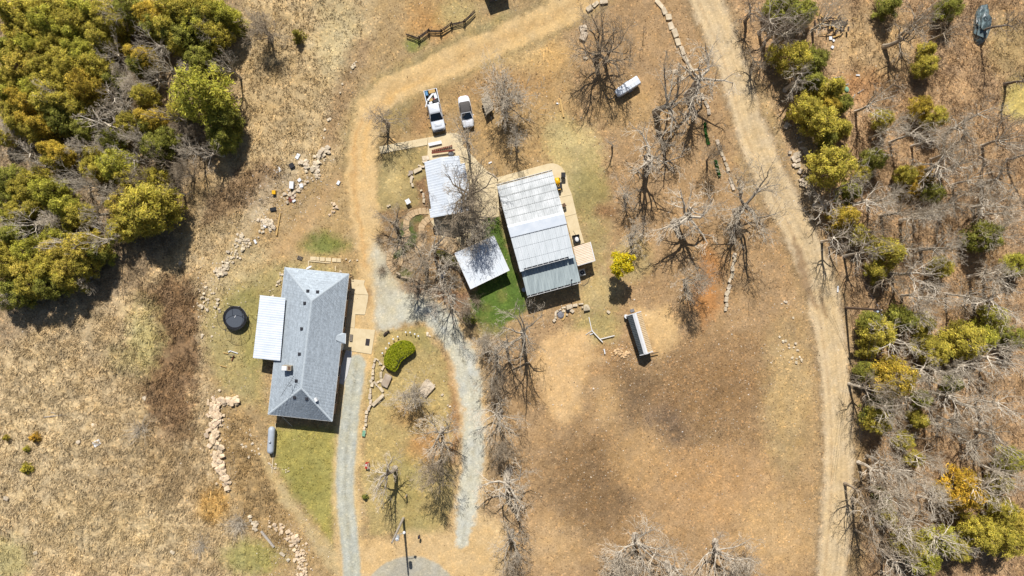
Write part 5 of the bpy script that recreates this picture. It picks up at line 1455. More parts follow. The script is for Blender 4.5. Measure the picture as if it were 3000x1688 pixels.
# load: each piece lies in the bed on its own
def in_truck(x, y, z): return tk.matrix_basis @ Vector((x, y, z))
def loose(name, label, cat, loc, dims, m, rz=0, group=None, bevel=.01, tilt=None):
    o = MB().box((0, 0, dims[2] / 2), dims, 0, tilt).build(name, m, None, bevel=bevel)
    o.location = Vector(loc) + Vector((0, 0, 0)); o.rotation_euler = (0, 0, rz)
    return tag(o, label, cat, group)
bpy.context.view_layer.update()
def load(name, label, cat, x, y, z, dims, m, rz=0, **k): return loose(name, label, cat, in_truck(x, y, z), dims, m, ang + rz, **k)
load('cooler', 'blue cooler box in the rear corner of the pickup bed', 'cooler', .62, -2.55, .63, (.36, .62, .45), M['blue'], bevel=.04)
load('plywood_sheet', 'tan plywood sheet at the tailgate of the pickup bed', 'plywood', -.2, -2.68, .64, (.95, .5, .5), M['wood'])
load('white_board', 'long white board lying diagonally across the pickup bed', 'board', .12, -2.0, 1.02, (.26, 1.5, .05), M['white'], R(-50))
load('cardboard_box', 'open tan cardboard box in the middle of the pickup bed', 'box', .25, -1.62, .63, (.5, .62, .36), M['wood'], R(20))
load('drywall_offcut', 'white drywall piece against the far side of the pickup bed', 'panel', -.55, -2.0, .63, (.42, .9, .4), M['white'], R(6))
load('toolbox', 'black toolbox against the cab in the pickup bed', 'toolbox', -.45, -1.25, .63, (.7, .42, .32), M['black'], R(3))
load('fuel_can', 'small red fuel can in the pickup bed', 'fuel can', -.32, -1.58, .63, (.2, .26, .34), M['red'], bevel=.03)
load('white_bucket', 'white crumpled bag behind the cab of the pickup', 'bag', .35, -1.12, .63, (.5, .34, .36), M['white'], R(14), bevel=.06)
load('white_plank', 'short white plank sticking out over the pickup side wall', 'plank', .98, -1.05, 1.1, (.14, .95, .04), M['white'], R(-24))
load('grey_plank', 'grey plank lying along the middle of the pickup bed', 'plank', -.12, -1.9, .7, (.12, 1.3, .2), M['old_wood'], R(-12))

# white convertible, soft top closed
c = P(1366, 331)
a2 = math.atan2(-97, 18) - math.pi / 2
car = empty('convertible_car', c, 'white convertible car with a closed charcoal soft top', 'car', None, a2)
st = [(-2.32, .55, .42, .78), (-2.2, .74, .3, .9), (-1.7, .86, .24, .97), (-.9, .89, .22, .98), (.3, .89, .22, .96), (1.0, .88, .22, .95), (1.6, .86, .24, .9), (2.1, .76, .28, .8), (2.3, .52, .4, .66)]
secs = []
for y, w, zb, zt in st:
    secs.append([Vector((x * w, y, zb + (zt - zb) * z)) for x, z in ((-.9, 0), (-1, .3), (-1.0, .62), (-.9, .86), (-.68, .97), (-.3, 1), (.3, 1), (.68, .97), (.9, .86), (1.0, .62), (1, .3), (.9, 0))])
MB().loft(secs).build('body', M['paint_white'], car, True, False)
MB().loft([rrect(.8, -1.45, .95, .93, .3), rrect(.76, -1.3, .5, 1.15, .3), rrect(.64, -1.0, .1, 1.32, .25), rrect(.5, -.85, -.05, 1.36, .25)]).build('soft_top', M['softtop'], car, True, False)
glass(car, 'windshield_frame', M['paint_white'], [(-.83, 1.12, .94), (0, 1.32, .95), (.83, 1.12, .94), (.68, .26, 1.3), (-.68, .26, 1.3)], .02)
glass(car, 'windshield', M['glass'], [(-.76, 1.1, .97), (0, 1.26, .98), (.76, 1.1, .97), (.62, .34, 1.29), (-.62, .34, 1.29)], .034)
glass(car, 'rear_window', M['glass'], [(-.4, -1.36, 1.02), (.4, -1.36, 1.02), (.36, -1.14, 1.22), (-.36, -1.14, 1.22)], .02)
for s in (-1, 1):
    glass(car, 'side_window', M['glass'], [(s * .82, -.7, .99), (s * .82, .75, .99), (s * .7, .2, 1.26), (s * .72, -.6, 1.24)], .02)
    MB().box((s * .98, .72, 1.0), (.18, .12, .12)).build('mirror', M['paint_white'], car, world=False, bevel=.03)
    MB().box((s * .58, 2.12, .72), (.34, .2, .1), s * -.35).build('headlight', M['lamp'], car, world=False, bevel=.03)
    MB().box((s * .58, -2.24, .76), (.34, .1, .12), s * .2).build('tail_light', M['tail'], car, world=False, bevel=.02)
    wheel(car, s * .78, 1.4, .32, .2); wheel(car, s * .78, -1.4, .32, .2)
MB().box((0, 2.26, .5), (.7, .1, .16)).build('grille', M['black'], car, world=False, bevel=.02)
bar(car, 'hood_seam', M['dark'], Vector((-.7, 1.42, .935)) + c, Vector((.7, 1.42, .935)) + c, .02, .01) if False else None

# utility trailer with a plywood top
tp = [P(1409, 288, 1.2), P(1434, 279.5, 1.2), P(1446, 319.5, 1.2), P(1423.5, 337, 1.2)]
tc_ = sum(tp, Vector()) / 4; tc_.z = 0
ut = empty('utility_trailer', tc_, 'small utility trailer with a weathered plywood top beside the convertible', 'trailer')
MB().slab(tp, .06).build('plywood_top', M['grey_wood'], ut)
ti = [lerp(p, Vector((tc_.x, tc_.y, 1.2)), .12) for p in tp]
MB().slab([v - Vector((0, 0, .07)) for v in ti], .5).build('box', M['dark'], ut)
ax = (tp[0] - tp[3]).normalized(); ay = Vector((-ax.y, ax.x, 0))
for s in (-1, 1):
    q = tc_ + ay * s * .72
    MB().loft([[q + ay * w + (ax * math.cos(t) + Vector((0, 0, 1)) * math.sin(t)) * .34 + Vector((0, 0, .34)) for t in [2 * math.pi * i / 12 for i in range(12)]] for w in (-.1, .1)]).build('wheel', M['tyre'], ut)
bar(ut, 'tongue', M['dark'], tc_ - ax * 1.1 + Vector((0, 0, .45)), tc_ - ax * 2.1 + Vector((0, 0, .4)), .1, .1)
MB().path([tc_ - ax * 2.0 + Vector((0, 0, 0)), tc_ - ax * 2.0 + Vector((0, 0, .5))], .05, 6).build('jack_stand', M['dark'], ut)

# white enclosed trailer with rounded nose
e0, e1 = P(1803, 281), P(1867, 240)
d = (e1 - e0).normalized(); n_ = Vector((-d.y, d.x, 0))
ec = (e0 + e1) / 2
et = empty('enclosed_trailer', ec, 'small white enclosed trailer with a rounded nose under the bare oaks', 'trailer', None, math.atan2(d.y, d.x))
L = (e1 - e0).length / 2
pro = []
for x, w in ((-L, .4), (-L + .25, .56), (-L + .6, .63), (L - .1, .65), (L, .63)):
    pro.append((x, w))
def xsec(x, w, k=1.): return [Vector((x, yy * w, zz)) for yy, zz in ((-1, .5), (-1, 1.2 * k), (-.85, 1.32 * k), (0, 1.36 * k), (.85, 1.32 * k), (1, 1.2 * k), (1, .5))]
MB().loft([xsec(x, w, .82 if i == 0 else (.95 if i == 1 else 1)) for i, (x, w) in enumerate(pro)]).build('body', M['white_metal'], et, False, False, bevel=.03)
for i in range(1, 5):
    x = -L + .6 + (2 * L - .9) * i / 5
    MB().box((x, 0, 1.365), (.05, 1.08, .02)).build('roof_rib', M['trim'], et, world=False)
MB().box((0, 0, .45), (2 * L - .2, 1.1, .1)).build('chassis', M['dark'], et, world=False)
for s in (-1, 1):
    MB().loft([[Vector((.2 + .3 * math.cos(t), s * .7 + w, .3 + .3 * math.sin(t))) for t in [2 * math.pi * i / 12 for i in range(12)]] for w in (-.09, .09)]).build('wheel', M['tyre'], et, world=False)
    strip3(MB(), (-L + .1, s * .45, .42), (-L - 1.1, 0, .42), .07, .07).build('tongue', M['dark'], et, world=False)
    MB().box((.2, s * .7, .66), (.8, .24, .04)).build('mudguard', M['rim'], et, world=False)
MB().path([(-L - 1.0, 0, -.02), (-L - 1.0, 0, .6)], .035, 6).build('jack_stand', M['dark'], et, world=False)

# ------------------------------------------------------------ yard things
# trampoline
c = P(695, 931); RT = 1.72
tr = empty('trampoline', c, 'round black trampoline with a safety net on the west lawn', 'trampoline')
circ = lambda r, z, n=28: [Vector((c.x + r * math.cos(2 * math.pi * i / n), c.y + r * math.sin(2 * math.pi * i / n), z)) for i in range(n)]
def ring(r, z, rad): 
    p = circ(r, z); return MB().path(p + [p[0]], rad, 6, False)
MB().prism(circ(RT - .32, 0), .84, .86).build('jumping_mat', M['mesh_black'], tr)
pad = MB(); a, b = circ(RT - .34, .9), circ(RT + .02, .9); a2_, b2 = circ(RT - .34, .865), circ(RT + .02, .865)
k = len(a)
for i in range(k):
    j = (i + 1) % k
    pad.add([a[i], a[j], b[j], b[i], a2_[i], a2_[j], b2[j], b2[i]], [(0, 1, 2, 3), (7, 6, 5, 4), (3, 2, 6, 7), (1, 0, 4, 5)])
pad.build('spring_pad', M['black'], tr, fix=False)
ring(RT, .84, .035).build('frame', M['rim'], tr)
ring(RT + .12, 2.55, .025).build('top_hoop', M['dark'], tr)
for i in range(8):
    t = 2 * math.pi * (i + .3) / 8; u = Vector((math.cos(t), math.sin(t), 0))
    MB().path([c + u * RT + Vector((0, 0, .8)), c + u * (RT + .2) + Vector((0, 0, 1.7)), c + u * (RT + .12) + Vector((0, 0, 2.6))], .03, 5).build('net_pole', M['dark'], tr)
for i in range(4):
    t = 2 * math.pi * i / 4; u = lambda q: Vector((math.cos(q), math.sin(q), 0)) * RT + c
    MB().path([u(t - .3) + Vector((0, 0, .84)), u(t - .28) + Vector((0, 0, .04)), u(t + .28) + Vector((0, 0, .04)), u(t + .3) + Vector((0, 0, .84))], .03, 5).build('leg', M['rim'], tr)
net = MB()
for z0, z1, r0, r1 in ((.9, 1.7, RT - .3, RT - .05), (1.7, 2.55, RT - .05, RT + .1)):
    a, b = circ(r0, z0), circ(r1, z1)
    for i in range(k): net.add([a[i], a[(i + 1) % k], b[(i + 1) % k], b[i]], [(0, 1, 2, 3)])
net.build('safety_net', M['net'], tr, fix=False)
tag(MB().path([c + Vector((.0, .05, .9)), c + Vector((.12, .35, .9))], .06, 6).build('white_ball', M['white'], None), 'small white toy on the trampoline mat', 'toy')

# propane tank
q0, q1 = P(795.5, 1250, .9), P(791, 1331, .9)
c = (q0 + q1) / 2; c.z = 0
d = (q1 - q0).normalized(); Lh = (q1 - q0).length / 2; rT = .5
pt = empty('propane_tank', c, 'long grey propane tank south of the grey house', 'gas tank')
secs = []
for t, rr in ((-Lh, .08), (-Lh + .06, .24), (-Lh + .18, .38), (-Lh + .36, .48), (-Lh + .55, .5), (0, .5), (Lh - .55, .5), (Lh - .36, .48), (Lh - .18, .38), (Lh - .06, .24), (Lh, .08)):
    s = Vector((-d.y, d.x, 0))
    secs.append([c + Vector((0, 0, .72)) + d * t + (s * math.cos(a) + Vector((0, 0, 1)) * math.sin(a)) * rr for a in [2 * math.pi * i / 20 for i in range(20)]])
MB().loft(secs).build('tank', M['tank'], pt, True)
q = c + d * .15 + Vector((0, 0, 1.2))
MB().path([q, q + Vector((0, 0, .16)), q + Vector((0, 0, .24))], [.17, .17, .1], 12).build('valve_dome', M['tank'], pt, True)
for t in (-1.2, 1.2):
    MB().box(c + d * t + Vector((0, 0, .14)), (.7, .16, .36), math.atan2(d.y, d.x) + math.pi / 2).build('leg', M['tank'], pt)
MB().path([q + Vector((0, 0, .05)), c + Vector((.35, .2, .95)), c + Vector((.5, .6, .5)), c + Vector((.8, .7, 0))], .02, 5).build('gas_pipe', M['dark'], pt)
kb_ = MB(); strip3(kb_, P(808, 1240), P(797, 1385), .12, .1).build('lawn_kerb', M['concrete']); 
tag(bpy.data.objects['lawn_kerb'], 'thin pale concrete edging between propane tank and lawn', 'edging')

# split rail fence, zigzag
fz = lambda x, y: P(1160 + x / 6.0375, y / 6.0375)
fp = [fz(215, 630), fz(410, 700), fz(585, 570), fz(800, 580), fz(985, 455), fz(1215, 410), fz(1390, 248)]
fb = (fp[0] + fp[-1]) / 2
fe = empty('split_rail_fence', fb, 'dark zigzag split-rail fence on the grass above the dirt drive', 'fence')
fr = random.Random(3)
for i in range(6):
    a, b = fp[i], fp[i + 1]; d = (b - a).normalized()
    for k_ in range(3):
        z = .16 + k_ * .27 + (.12 if i % 2 else 0)
        a3, b3 = a - d * .22 + Vector((0, 0, z + fr.uniform(-.03, .03))), b + d * .22 + Vector((0, 0, z + fr.uniform(-.03, .03)))
        s = Vector((-d.y, d.x, 0)) * fr.uniform(-.12, .12)
        MB().path([a3 + s, lerp(a3, b3, .5) + s * .4 + Vector((0, 0, -.02)), b3 + s], [.055, .065, .05], 5).build('rail', M['rail_wood'], fe)
for p_ in fp[1:-1]:
    for s in (-.2, .2):
        MB().path([p_ + Vector((s * .6, s, -.05)), p_ + Vector((s * .2, s * .6, 1.1))], .06, 6).build('post', M['rail_wood'], fe)

# utility poles
def pole(base, h, m, label, lean=None):
    o = empty('utility_pole', base, label, 'utility pole')
    MB().path([base - Vector((0, 0, .1)), base + Vector((0, 0, h * .5)), base + Vector((0, 0, h))], [.19, .16, .12], 10).build('shaft', m, o)
    return o
b1 = P(1182, 1518); h1 = 9.6
up = pole(b1, h1, M['pole_wood'], 'silvery utility pole with a transformer above the turning circle')
tf = MB().path([b1 + Vector((.45, -.05, h1 - 2.1)), b1 + Vector((.45, -.05, h1 - 1.25))], .26, 12).build('transformer', M['tank'], up)
MB().path([b1 + Vector((.45, -.05, h1 - 1.25)), b1 + Vector((.45, -.05, h1 - 1.2))], .2, 10).build('transformer_lid', M['white'], tf)
for dx in (-.1, .12): MB().path([b1 + Vector((.45 + dx, -.05, h1 - 1.2)), b1 + Vector((.45 + dx, -.05, h1 - 1.0))], .05, 6).build('bushing', M['dark'], tf)
la = MB().path([b1 + Vector((.1, 0, h1 - 2.7)), b1 + Vector((.7, .2, h1 - 2.5)), b1 + Vector((1.15, .35, h1 - 2.5))], .035, 6).build('lamp_arm', M['rim'], up)
MB().path([b1 + Vector((1.2, .36, h1 - 2.62)), b1 + Vector((1.2, .36, h1 - 2.42))], [.22, .12], 10).build('lamp_head', M['white'], la)
MB().path([b1 + Vector((0, 0, h1)), b1 + Vector((0, 0, h1 + .3))], .06, 6).build('insulator', M['dark'], up)
b2 = P(2477, 902); h2 = 9.6
u2 = pole(b2, h2, M['pole_brown'], 'brown utility pole with a crossarm across the dirt road')
ca = MB(); 
strip3(ca, b2 + Vector((-.35, .75, h2 - .5)), b2 + Vector((.35, -.75, h2 - .5)), .12, .12).build('crossarm', M['pole_brown'], u2)
ends = [b2 + Vector((-.3, .65, h2 - .3)), b2 + Vector((.02, 0, h2 + .15)), b2 + Vector((.3, -.65, h2 - .3))]
for e_ in ends:
    MB().path([e_ - Vector((0, 0, .12)), e_ + Vector((0, 0, .05))], .05, 6).build('insulator', M['white'], u2)
MB().path([b2 + Vector((.28, -.2, h2 - 2.1)), b2 + Vector((.28, -.2, h2 - 1.3))], .2, 10).build('transformer', M['tank'], u2)
wg = 'overhead wires along the dirt road'
for i, (e_, up_, dn) in enumerate(zip(ends, ((2497, 770), (2506, 770), (2515, 770)), ((2507, 1300), (2514, 1300), (2521, 1300)))):
    for far, lab in ((P(*up_, 8.6), 'up'), (P(*dn, 8.6), 'down')):
        pts = []
        for t in [j / 10 for j in range(11)]:
            q = lerp(e_, far, t); q.z -= 1.1 * 4 * t * (1 - t) * .5; pts.append(q)
        which = ('outer road-side', 'middle', 'outer wood-side')[i]
        w = MB().path(pts, .014, 4).build('overhead_wire', M['dark'], None)
        tag(w, f'{which} overhead wire running {"up" if lab == "up" else "down"} the photo from the brown pole', 'wire', wg)

# satellite dish by the house's north wall
q = P(920, 788, 0)
sd_ = empty('satellite_dish', q, 'white satellite dish at the grey house north eave', 'satellite dish')
MB().path([q, q + Vector((0, 0, 2.4))], .035, 6).build('mast', M['rim'], sd_)
nrm = Vector((-.35, .8, .42)).normalized(); ax1 = nrm.cross(Vector((0, 0, 1))).normalized(); ax2 = nrm.cross(ax1)
cc = q + Vector((0, .1, 2.45))
secs = [[cc + nrm * (r_ * r_ * .35) + (ax1 * math.cos(t) + ax2 * math.sin(t)) * r_ for t in [2 * math.pi * i / 16 for i in range(16)]] for r_ in (.02, .2, .36, .44)]
MB().loft(secs + [[v - nrm * .03 for v in s] for s in secs[::-1]], False).build('dish', M['white'], sd_, True)
MB().path([cc - ax2 * -.4, cc + nrm * .45], .015, 4).build('feed_arm', M['dark'], sd_)

# air conditioner under the awning's shadow, bins, mower, grill, chair
def part_box(parent, name, c, d, m, rz=0, bevel=.01): return MB().box(c, d, rz).build(name, m, parent, bevel=bevel)
q = P(1704, 799)
ac = empty('air_conditioner', q, 'white air conditioner unit against the shop below the cream awning', 'air conditioner')
rz = R(14)
part_box(ac, 'cabinet', q + Vector((0, 0, .45)), (.85, .85, .8), M['wall_white'], rz, .03)
MB().path([q + Vector((0, 0, .85)), q + Vector((0, 0, .88))], .32, 18).build('fan_grille', M['dark'], ac)
MB().path([q + Vector((0, 0, .88)), q + Vector((0, 0, .9))], .1, 10).build('fan_hub', M['rim'], ac)
part_box(ac, 'base_pad', q + Vector((0, 0, .03)), (1.1, 1.1, .08), M['concrete'], rz)
q = P(1649, 515.5)
tb_ = empty('wheeled_bin', q, 'black wheeled bin alone on the concrete apron at the shop corner', 'bin')
MB().loft([rrect(.24, -.26, .26, .06, .05), rrect(.3, -.33, .33, .98, .06)]).build('body', M['black'], tb_, world=False)
MB().loft([rrect(.32, -.36, .35, 1.0, .07), rrect(.3, -.33, .32, 1.07, .08)]).build('lid', M['black'], tb_, world=False)
for s in (-1, 1): MB().path([(s * .2, -.33, .1), (s * .3, -.33, .1)], .1, 10).build('wheel', M['tyre'], tb_, world=False)
MB().path([(-.26, -.4, .98), (.26, -.4, .98)], .02, 5).build('handle', M['black'], tb_, world=False)
q = P(1634.5, 543)
mw = empty('riding_mower', q, 'yellow and black riding mower beside the shop east wall', 'mower', None, R(12))
MB().loft([rrect(.36, .1, 1.05, .35, .15), rrect(.36, .1, 1.05, .6, .18), rrect(.28, .15, .98, .78, .18)]).build('hood', M['yellow'], mw, True, False)
MB().loft([rrect(.3, -.9, .2, .3, .08), rrect(.32, -.9, .2, .52, .1)]).build('chassis', M['black'], mw, world=False)
st_ = MB().box((0, -.55, .62), (.44, .42, .12)).build('seat', M['black'], mw, world=False, bevel=.04)
MB().box((0, -.76, .82), (.44, .1, .35)).build('seat_back', M['yellow'], mw, world=False, bevel=.03)
MB().loft([rrect(.58, -.35, .35, .16, .2), rrect(.58, -.35, .35, .26, .2)]).build('mower_deck', M['black'], mw, world=False)
MB().path([(0, .12, .6), (0, -.12, .86)], .025, 5).build('steering_column', M['dark'], mw, world=False)
pp = [Vector((.17 * math.cos(t), -.12 + .17 * math.sin(t), .88)) for t in [2 * math.pi * i / 12 for i in range(13)]]
MB().path(pp, .022, 5, False).build('steering_wheel', M['yellow'], mw, world=False)
for s in (-1, 1):
    for y, r_ in ((-.65, .26), (.8, .19)):
        MB().path([(s * .36, y, r_), (s * .5, y, r_)], r_, 12).build('wheel', M['tyre'], mw, world=False)
q = P(1651.5, 602)
fc = empty('folding_chair', q, 'brown folding chair on the concrete beside the shop', 'chair', None, R(30))
MB().box((0, 0, .44), (.5, .48, .04)).build('seat', M['brown_fabric'], fc, world=False, bevel=.01)
MB().box((0, -.26, .72), (.5, .05, .5)).build('backrest', M['brown_fabric'], fc, world=False, bevel=.01)
for sx in (-1, 1):
    for sy in (-1, 1): MB().path([(sx * .23, sy * .21, 0), (sx * .23, sy * .21, .44)], .018, 5).build('leg', M['dark'], fc, world=False)
q = P(1688, 701)
gc = empty('garden_cart', q, 'black garden cart holding white bags just north of the cream awning', 'cart', None, R(12))
MB().box((0, 0, .42), (.9, 1.15, .06)).build('tray', M['black'], gc, world=False)
for x, y, dx, dy in ((-.44, 0, .05, 1.15), (.44, 0, .05, 1.15), (0, -.57, .9, .05), (0, .57, .9, .05)):
    MB().box((x, y, .57), (dx, dy, .28)).build('side_panel', M['black'], gc, world=False)
strip3(MB(), (0, .55, .5), (-.25, 1.25, .75), .05, .05).build('handle', M['dark'], gc, world=False)
for sx in (-1, 1):
    for sy in (-1, 1): MB().path([(sx * .42, sy * .42, .2), (sx * .54, sy * .42, .2)], .2, 10).build('wheel', M['tyre'], gc, world=False)
def sack(name, label, cat, p, d, m, rz=0, group=None):
    mb = MB(); mb.sphere((0, 0, d[2] / 2), 1, 10, 6)
    mb.V = [(v[0] * d[0] / 2, v[1] * d[1] / 2, d[2] / 2 + (v[2] - d[2] / 2) * d[2] / 2) for v in mb.V]
    o = mb.build(name, m, None, True); o.location = p; o.rotation_euler = (0, 0, rz)
    return tag(o, label, cat, group)
sack('white_sack', 'white sack lying in the black garden cart', 'sack', q + Vector((.05, -.1, .45)), (.6, .8, .35), M['white'], .2)
MBp = MB()
pp = [P(1699 + 4 * math.cos(t), 702 + 5 * math.sin(t), .05 + .02 * math.sin(3 * t)) for t in [2 * math.pi * i / 12 for i in range(25)]]
tag(MBp.path(pp, .03, 5).build('garden_hose', M['yellow']), 'coiled orange hose on the concrete beside the black garden cart', 'hose')
pp = [P(1728 - 12 * math.cos(t) - 8, 808 + 26 * math.sin(t), .03) for t in [R(-60 + 15 * i) for i in range(13)]]
tag(MBp.__class__().path([P(1700, 834, .03), P(1712, 836, .03), P(1722, 828, .03), P(1727, 816, .03), P(1728, 804, .03)], .03, 5).build('garden_hose', M['dark']), 'dark hose curving on the grass at the shop southeast corner', 'hose')
q = P(1535, 849)
tag(MB().path([q, q + Vector((0, 0, .6))], [.3, .32], 12).build('planter_tub', M['tank']), 'grey tub in the shadow at the shop southwest corner', 'tub')

# things around the cottage
wb = [P(1254.5, 419.5, .35), P(1292, 411.5, .35), P(1294.5, 420.5, .35), P(1257, 428.5, .35)]
o = empty('white_bench', sum(wb, Vector()) / 4 - Vector((0, 0, .29)), 'long white bench top on the concrete between pickup and cottage', 'bench')
MB().slab(wb, .07).build('seat', M['white'], o)
for t in (.1, .9):
    a = lerp(lerp(wb[0], wb[1], t), lerp(wb[3], wb[2], t), .5)
    MB().box((a.x, a.y, .17), (.1, .36, .24), R(12)).build('leg', M['white'], o)
Q2 = lambda x, y, z=0: P(1080 + x / 6.0375, 380 + y / 6.0375, z)
o = empty('porch_railing', Q2(1300, 390), 'red-brown wooden railing with a row of block posts at the cottage porch', 'railing')
bar(o, 'rail', M['red_wood'], Q2(1115, 415, .5), Q2(1525, 362, .5), .26, .12)
for i in range(11):
    q = Q2(1135 + i * 33, 380 - i * 8.4, .06)
    MB().box((q.x, q.y, .22), (.24, .24, .32), R(12)).build('block_post', M['red_wood'], o)
tag(sack('patio_chair_cover', 'crumpled grey cover at the cottage porch end of the railing', 'cover', Q2(1460, 430, .06), (.9, .8, .5), M['ash']), None)
q = Q2(707, 1282)
o = empty('garden_table', q, 'square white garden table on the grass west of the cottage', 'table', None, R(28))
MB().box((0, 0, .7), (.68, .72, .05)).build('tabletop', M['white'], o, world=False, bevel=.02)
for sx in (-1, 1):
    for sy in (-1, 1): MB().path([(sx * .28, sy * .3, 0), (sx * .28, sy * .3, .69)], .025, 5).build('leg', M['dark'], o, world=False)
loose('white_plank', 'short white plank on brown leaves right of the patio walk', 'plank', Q2(2150, 585, .02), (.5, .2, .1), M['white'], R(24))
loose('trash_panel', 'white and silver junk panel among the shrubs left of the carport', 'junk', Zq(1190, 1360) and P(*Zq(1190, 1360), .05), (.55, .9, .25), M['white'], R(-30))
loose('trash_panel', 'white slab lying beside the junk panel left of the carport', 'junk', P(*Zq(1370, 1420), .05), (.55, .35, .15), M['white'], R(15))
loose('green_bucket', 'small green bucket among the shrubs left of the carport', 'bucket', P(*Zq(1165, 1285), .02), (.3, .3, .35), M['green'], 0, bevel=.05)

# house surroundings
Z6 = lambda x, y, z=0: P(640 + x / 4.528, 740 + y / 4.528, z)
o = empty('door_mat', Z6(1980, 1190), 'dark slatted mat on the concrete at the house east side', 'mat', None, R(-8))
for i in range(5):
    for j in range(3):
        MB().box(((j - 1) * .19, (i - 2) * .2, .085), (.17, .18, .02)).build('slat', M['dark'], o, world=False)
MB().box((0, 0, .076), (.6, 1.02, .012)).build('backing', M['brown_fabric'], o, world=False)
o = empty('step', Z6(1765, 1130), 'grey wooden step beside the house east door', 'step', None, R(-6))
MB().box((0, 0, .22), (.42, 1.0, .06)).build('tread', M['old_wood'], o, world=False); MB().box((0, 0, .1), (.36, .9, .2)).build('riser', M['old_wood'], o, world=False)
o = empty('wooden_pallet', Z6(1082, 72), 'small dark wooden pallet on the grass north of the house', 'pallet', None, R(-20))
for i in range(4): MB().box(((i - 1.5) * .2, 0, .14), (.1, .5, .03)).build('slat', M['old_wood'], o, world=False)
for s in (-1, 1): MB().box((0, s * .22, .06), (.8, .06, .12)).build('runner', M['rail_wood'], o, world=False)
o = empty('paver_row', Z6(1350, 90), 'row of pale paving slabs north of the grey house', 'paving')
for x, w in ((1258, 76), (1320, 40), (1380, 66), (1460, 70), (1540, 60), (1600, 50)):
    q = Z6(x, 80 + (x - 1258) * .07); MB().box((q.x, q.y, .05), (w / 4.528 * S, .55, .1), R(-2)).build('paver', M['concrete'], o)
o = empty('garden_bed_border', Z6(1370, 170), 'pale timber border of the garden bed north of the house', 'border')
bar(o, 'edge', M['concrete'], Z6(1198, 108), Z6(1198, 215), .14, .12); bar(o, 'edge', M['concrete'], Z6(1205, 112), Z6(1490, 140), .14, .12); bar(o, 'edge', M['concrete'], Z6(1555, 180), Z6(1555, 245), .14, .12)
o = empty('house_junk', Z6(1760, 310), 'dark folded chair frame at the house northeast corner', 'chair frame')
for i in range(4): MB().path([Z6(1740, 290 + i * 16, .1 + .15 * i), Z6(1785, 300 + i * 14, .3 + .1 * i)], .04, 5).build('tube', M['rail_wood'], o)
pp = [P(827, 1222, 2.3), P(856, 1249, .05)]
tag(MB().path(pp, .035, 5).build('downpipe', M['trim']), 'thin white pipe leaning from the house south eave to the lawn', 'pipe')

# drive island things
for i, (x, y, lab) in enumerate(((350, 485, 'lowest of the small path lights left of the kidney hedge'), (395, 425, 'second lowest path light left of the kidney hedge'), (433, 362, 'path light at the kidney hedge upper left'), (485, 310, 'path light diagonal above the kidney hedge, lower one'), (541, 280, 'path light diagonal above the kidney hedge, upper one'), (640, 225, 'first of four path lights in the arc above the kidney hedge'), (695, 228, 'second of four path lights in the arc above the kidney hedge'), (752, 248, 'third of four path lights in the arc above the kidney hedge'), (797, 272, 'last of four path lights in the arc above the kidney hedge'))):
    q = P(*HQ(x, y))
    if i == 0:
        l0 = empty('path_light', q, lab, 'garden light', 'small path lights around the hedge')
        MB().path([(0, 0, 0), (0, 0, .42)], .02, 5).build('stake', M['dark'], l0, world=False)
        MB().path([(0, 0, .42), (0, 0, .52), (0, 0, .56)], [.09, .1, .12], 8).build('lamp_head', M['white'], l0, world=False)
        MB().path([(0, 0, .56), (0, 0, .58)], [.12, .05], 8).build('cap', M['white'], l0, world=False)
    else:
        l = copy_tree(l0); l.location = q; l['label'] = lab
q = P(*HQ(395, 240))
o = empty('log_sculpture', q, 'dark tangled stump lying at the island edge near the house', 'stump', None, R(40))
MB().path([(-.5, 0, .12), (0, .05, .2), (.5, 0, .15)], [.16, .2, .12], 8).build('trunk', M['rail_wood'], o, world=False)
for i in range(5): MB().path([(.3, 0, .2), (.5 + .1 * (i % 2), (i - 2) * .14, .3 + .05 * i)], [.06, .02], 5).build('root', M['rail_wood'], o, world=False)
q = P(1077, 1362)
o = empty('red_box', q, 'small red lidded box on the grass beside the gravel driveway', 'box', None, R(-4))
MB().box((0, 0, .3), (.5, .85, .6)).build('body', M['red'], o, world=False, bevel=.02); MB().box((.2, 0, .63), (.22, .88, .05)).build('lid', M['wall_brick'], o, world=False); MB().box((-.1, .1, .62), (.16, .3, .03)).build('handle', M['white'], o, world=False)
q = P(1191.5, 1450)
o = empty('cut_stump', q, 'thin cut post with a pale top in the drive island', 'post')
MB().path([q, q + Vector((0, 0, 1.3))], .11, 8).build('shaft', M['pole_wood'], o); MB().path([q + Vector((0, 0, 1.3)), q + Vector((-.05, .1, 1.36))], .13, 8).build('top', M['wood'], o)
q = P(1230, 1567)
o = empty('mailbox', q, 'dark mailbox on a post at the sandy turning area', 'mailbox')
MB().box(q + Vector((0, 0, .5)), (.1, .1, 1.0)).build('post', M['rail_wood'], o); MB().box(q + Vector((.0, .05, 1.1)), (.28, .5, .26), R(-10)).build('box', M['dark'], o, bevel=.06); MB().box(q + Vector((.16, .15, 1.2)), (.02, .12, .14)).build('flag', M['red'], o)
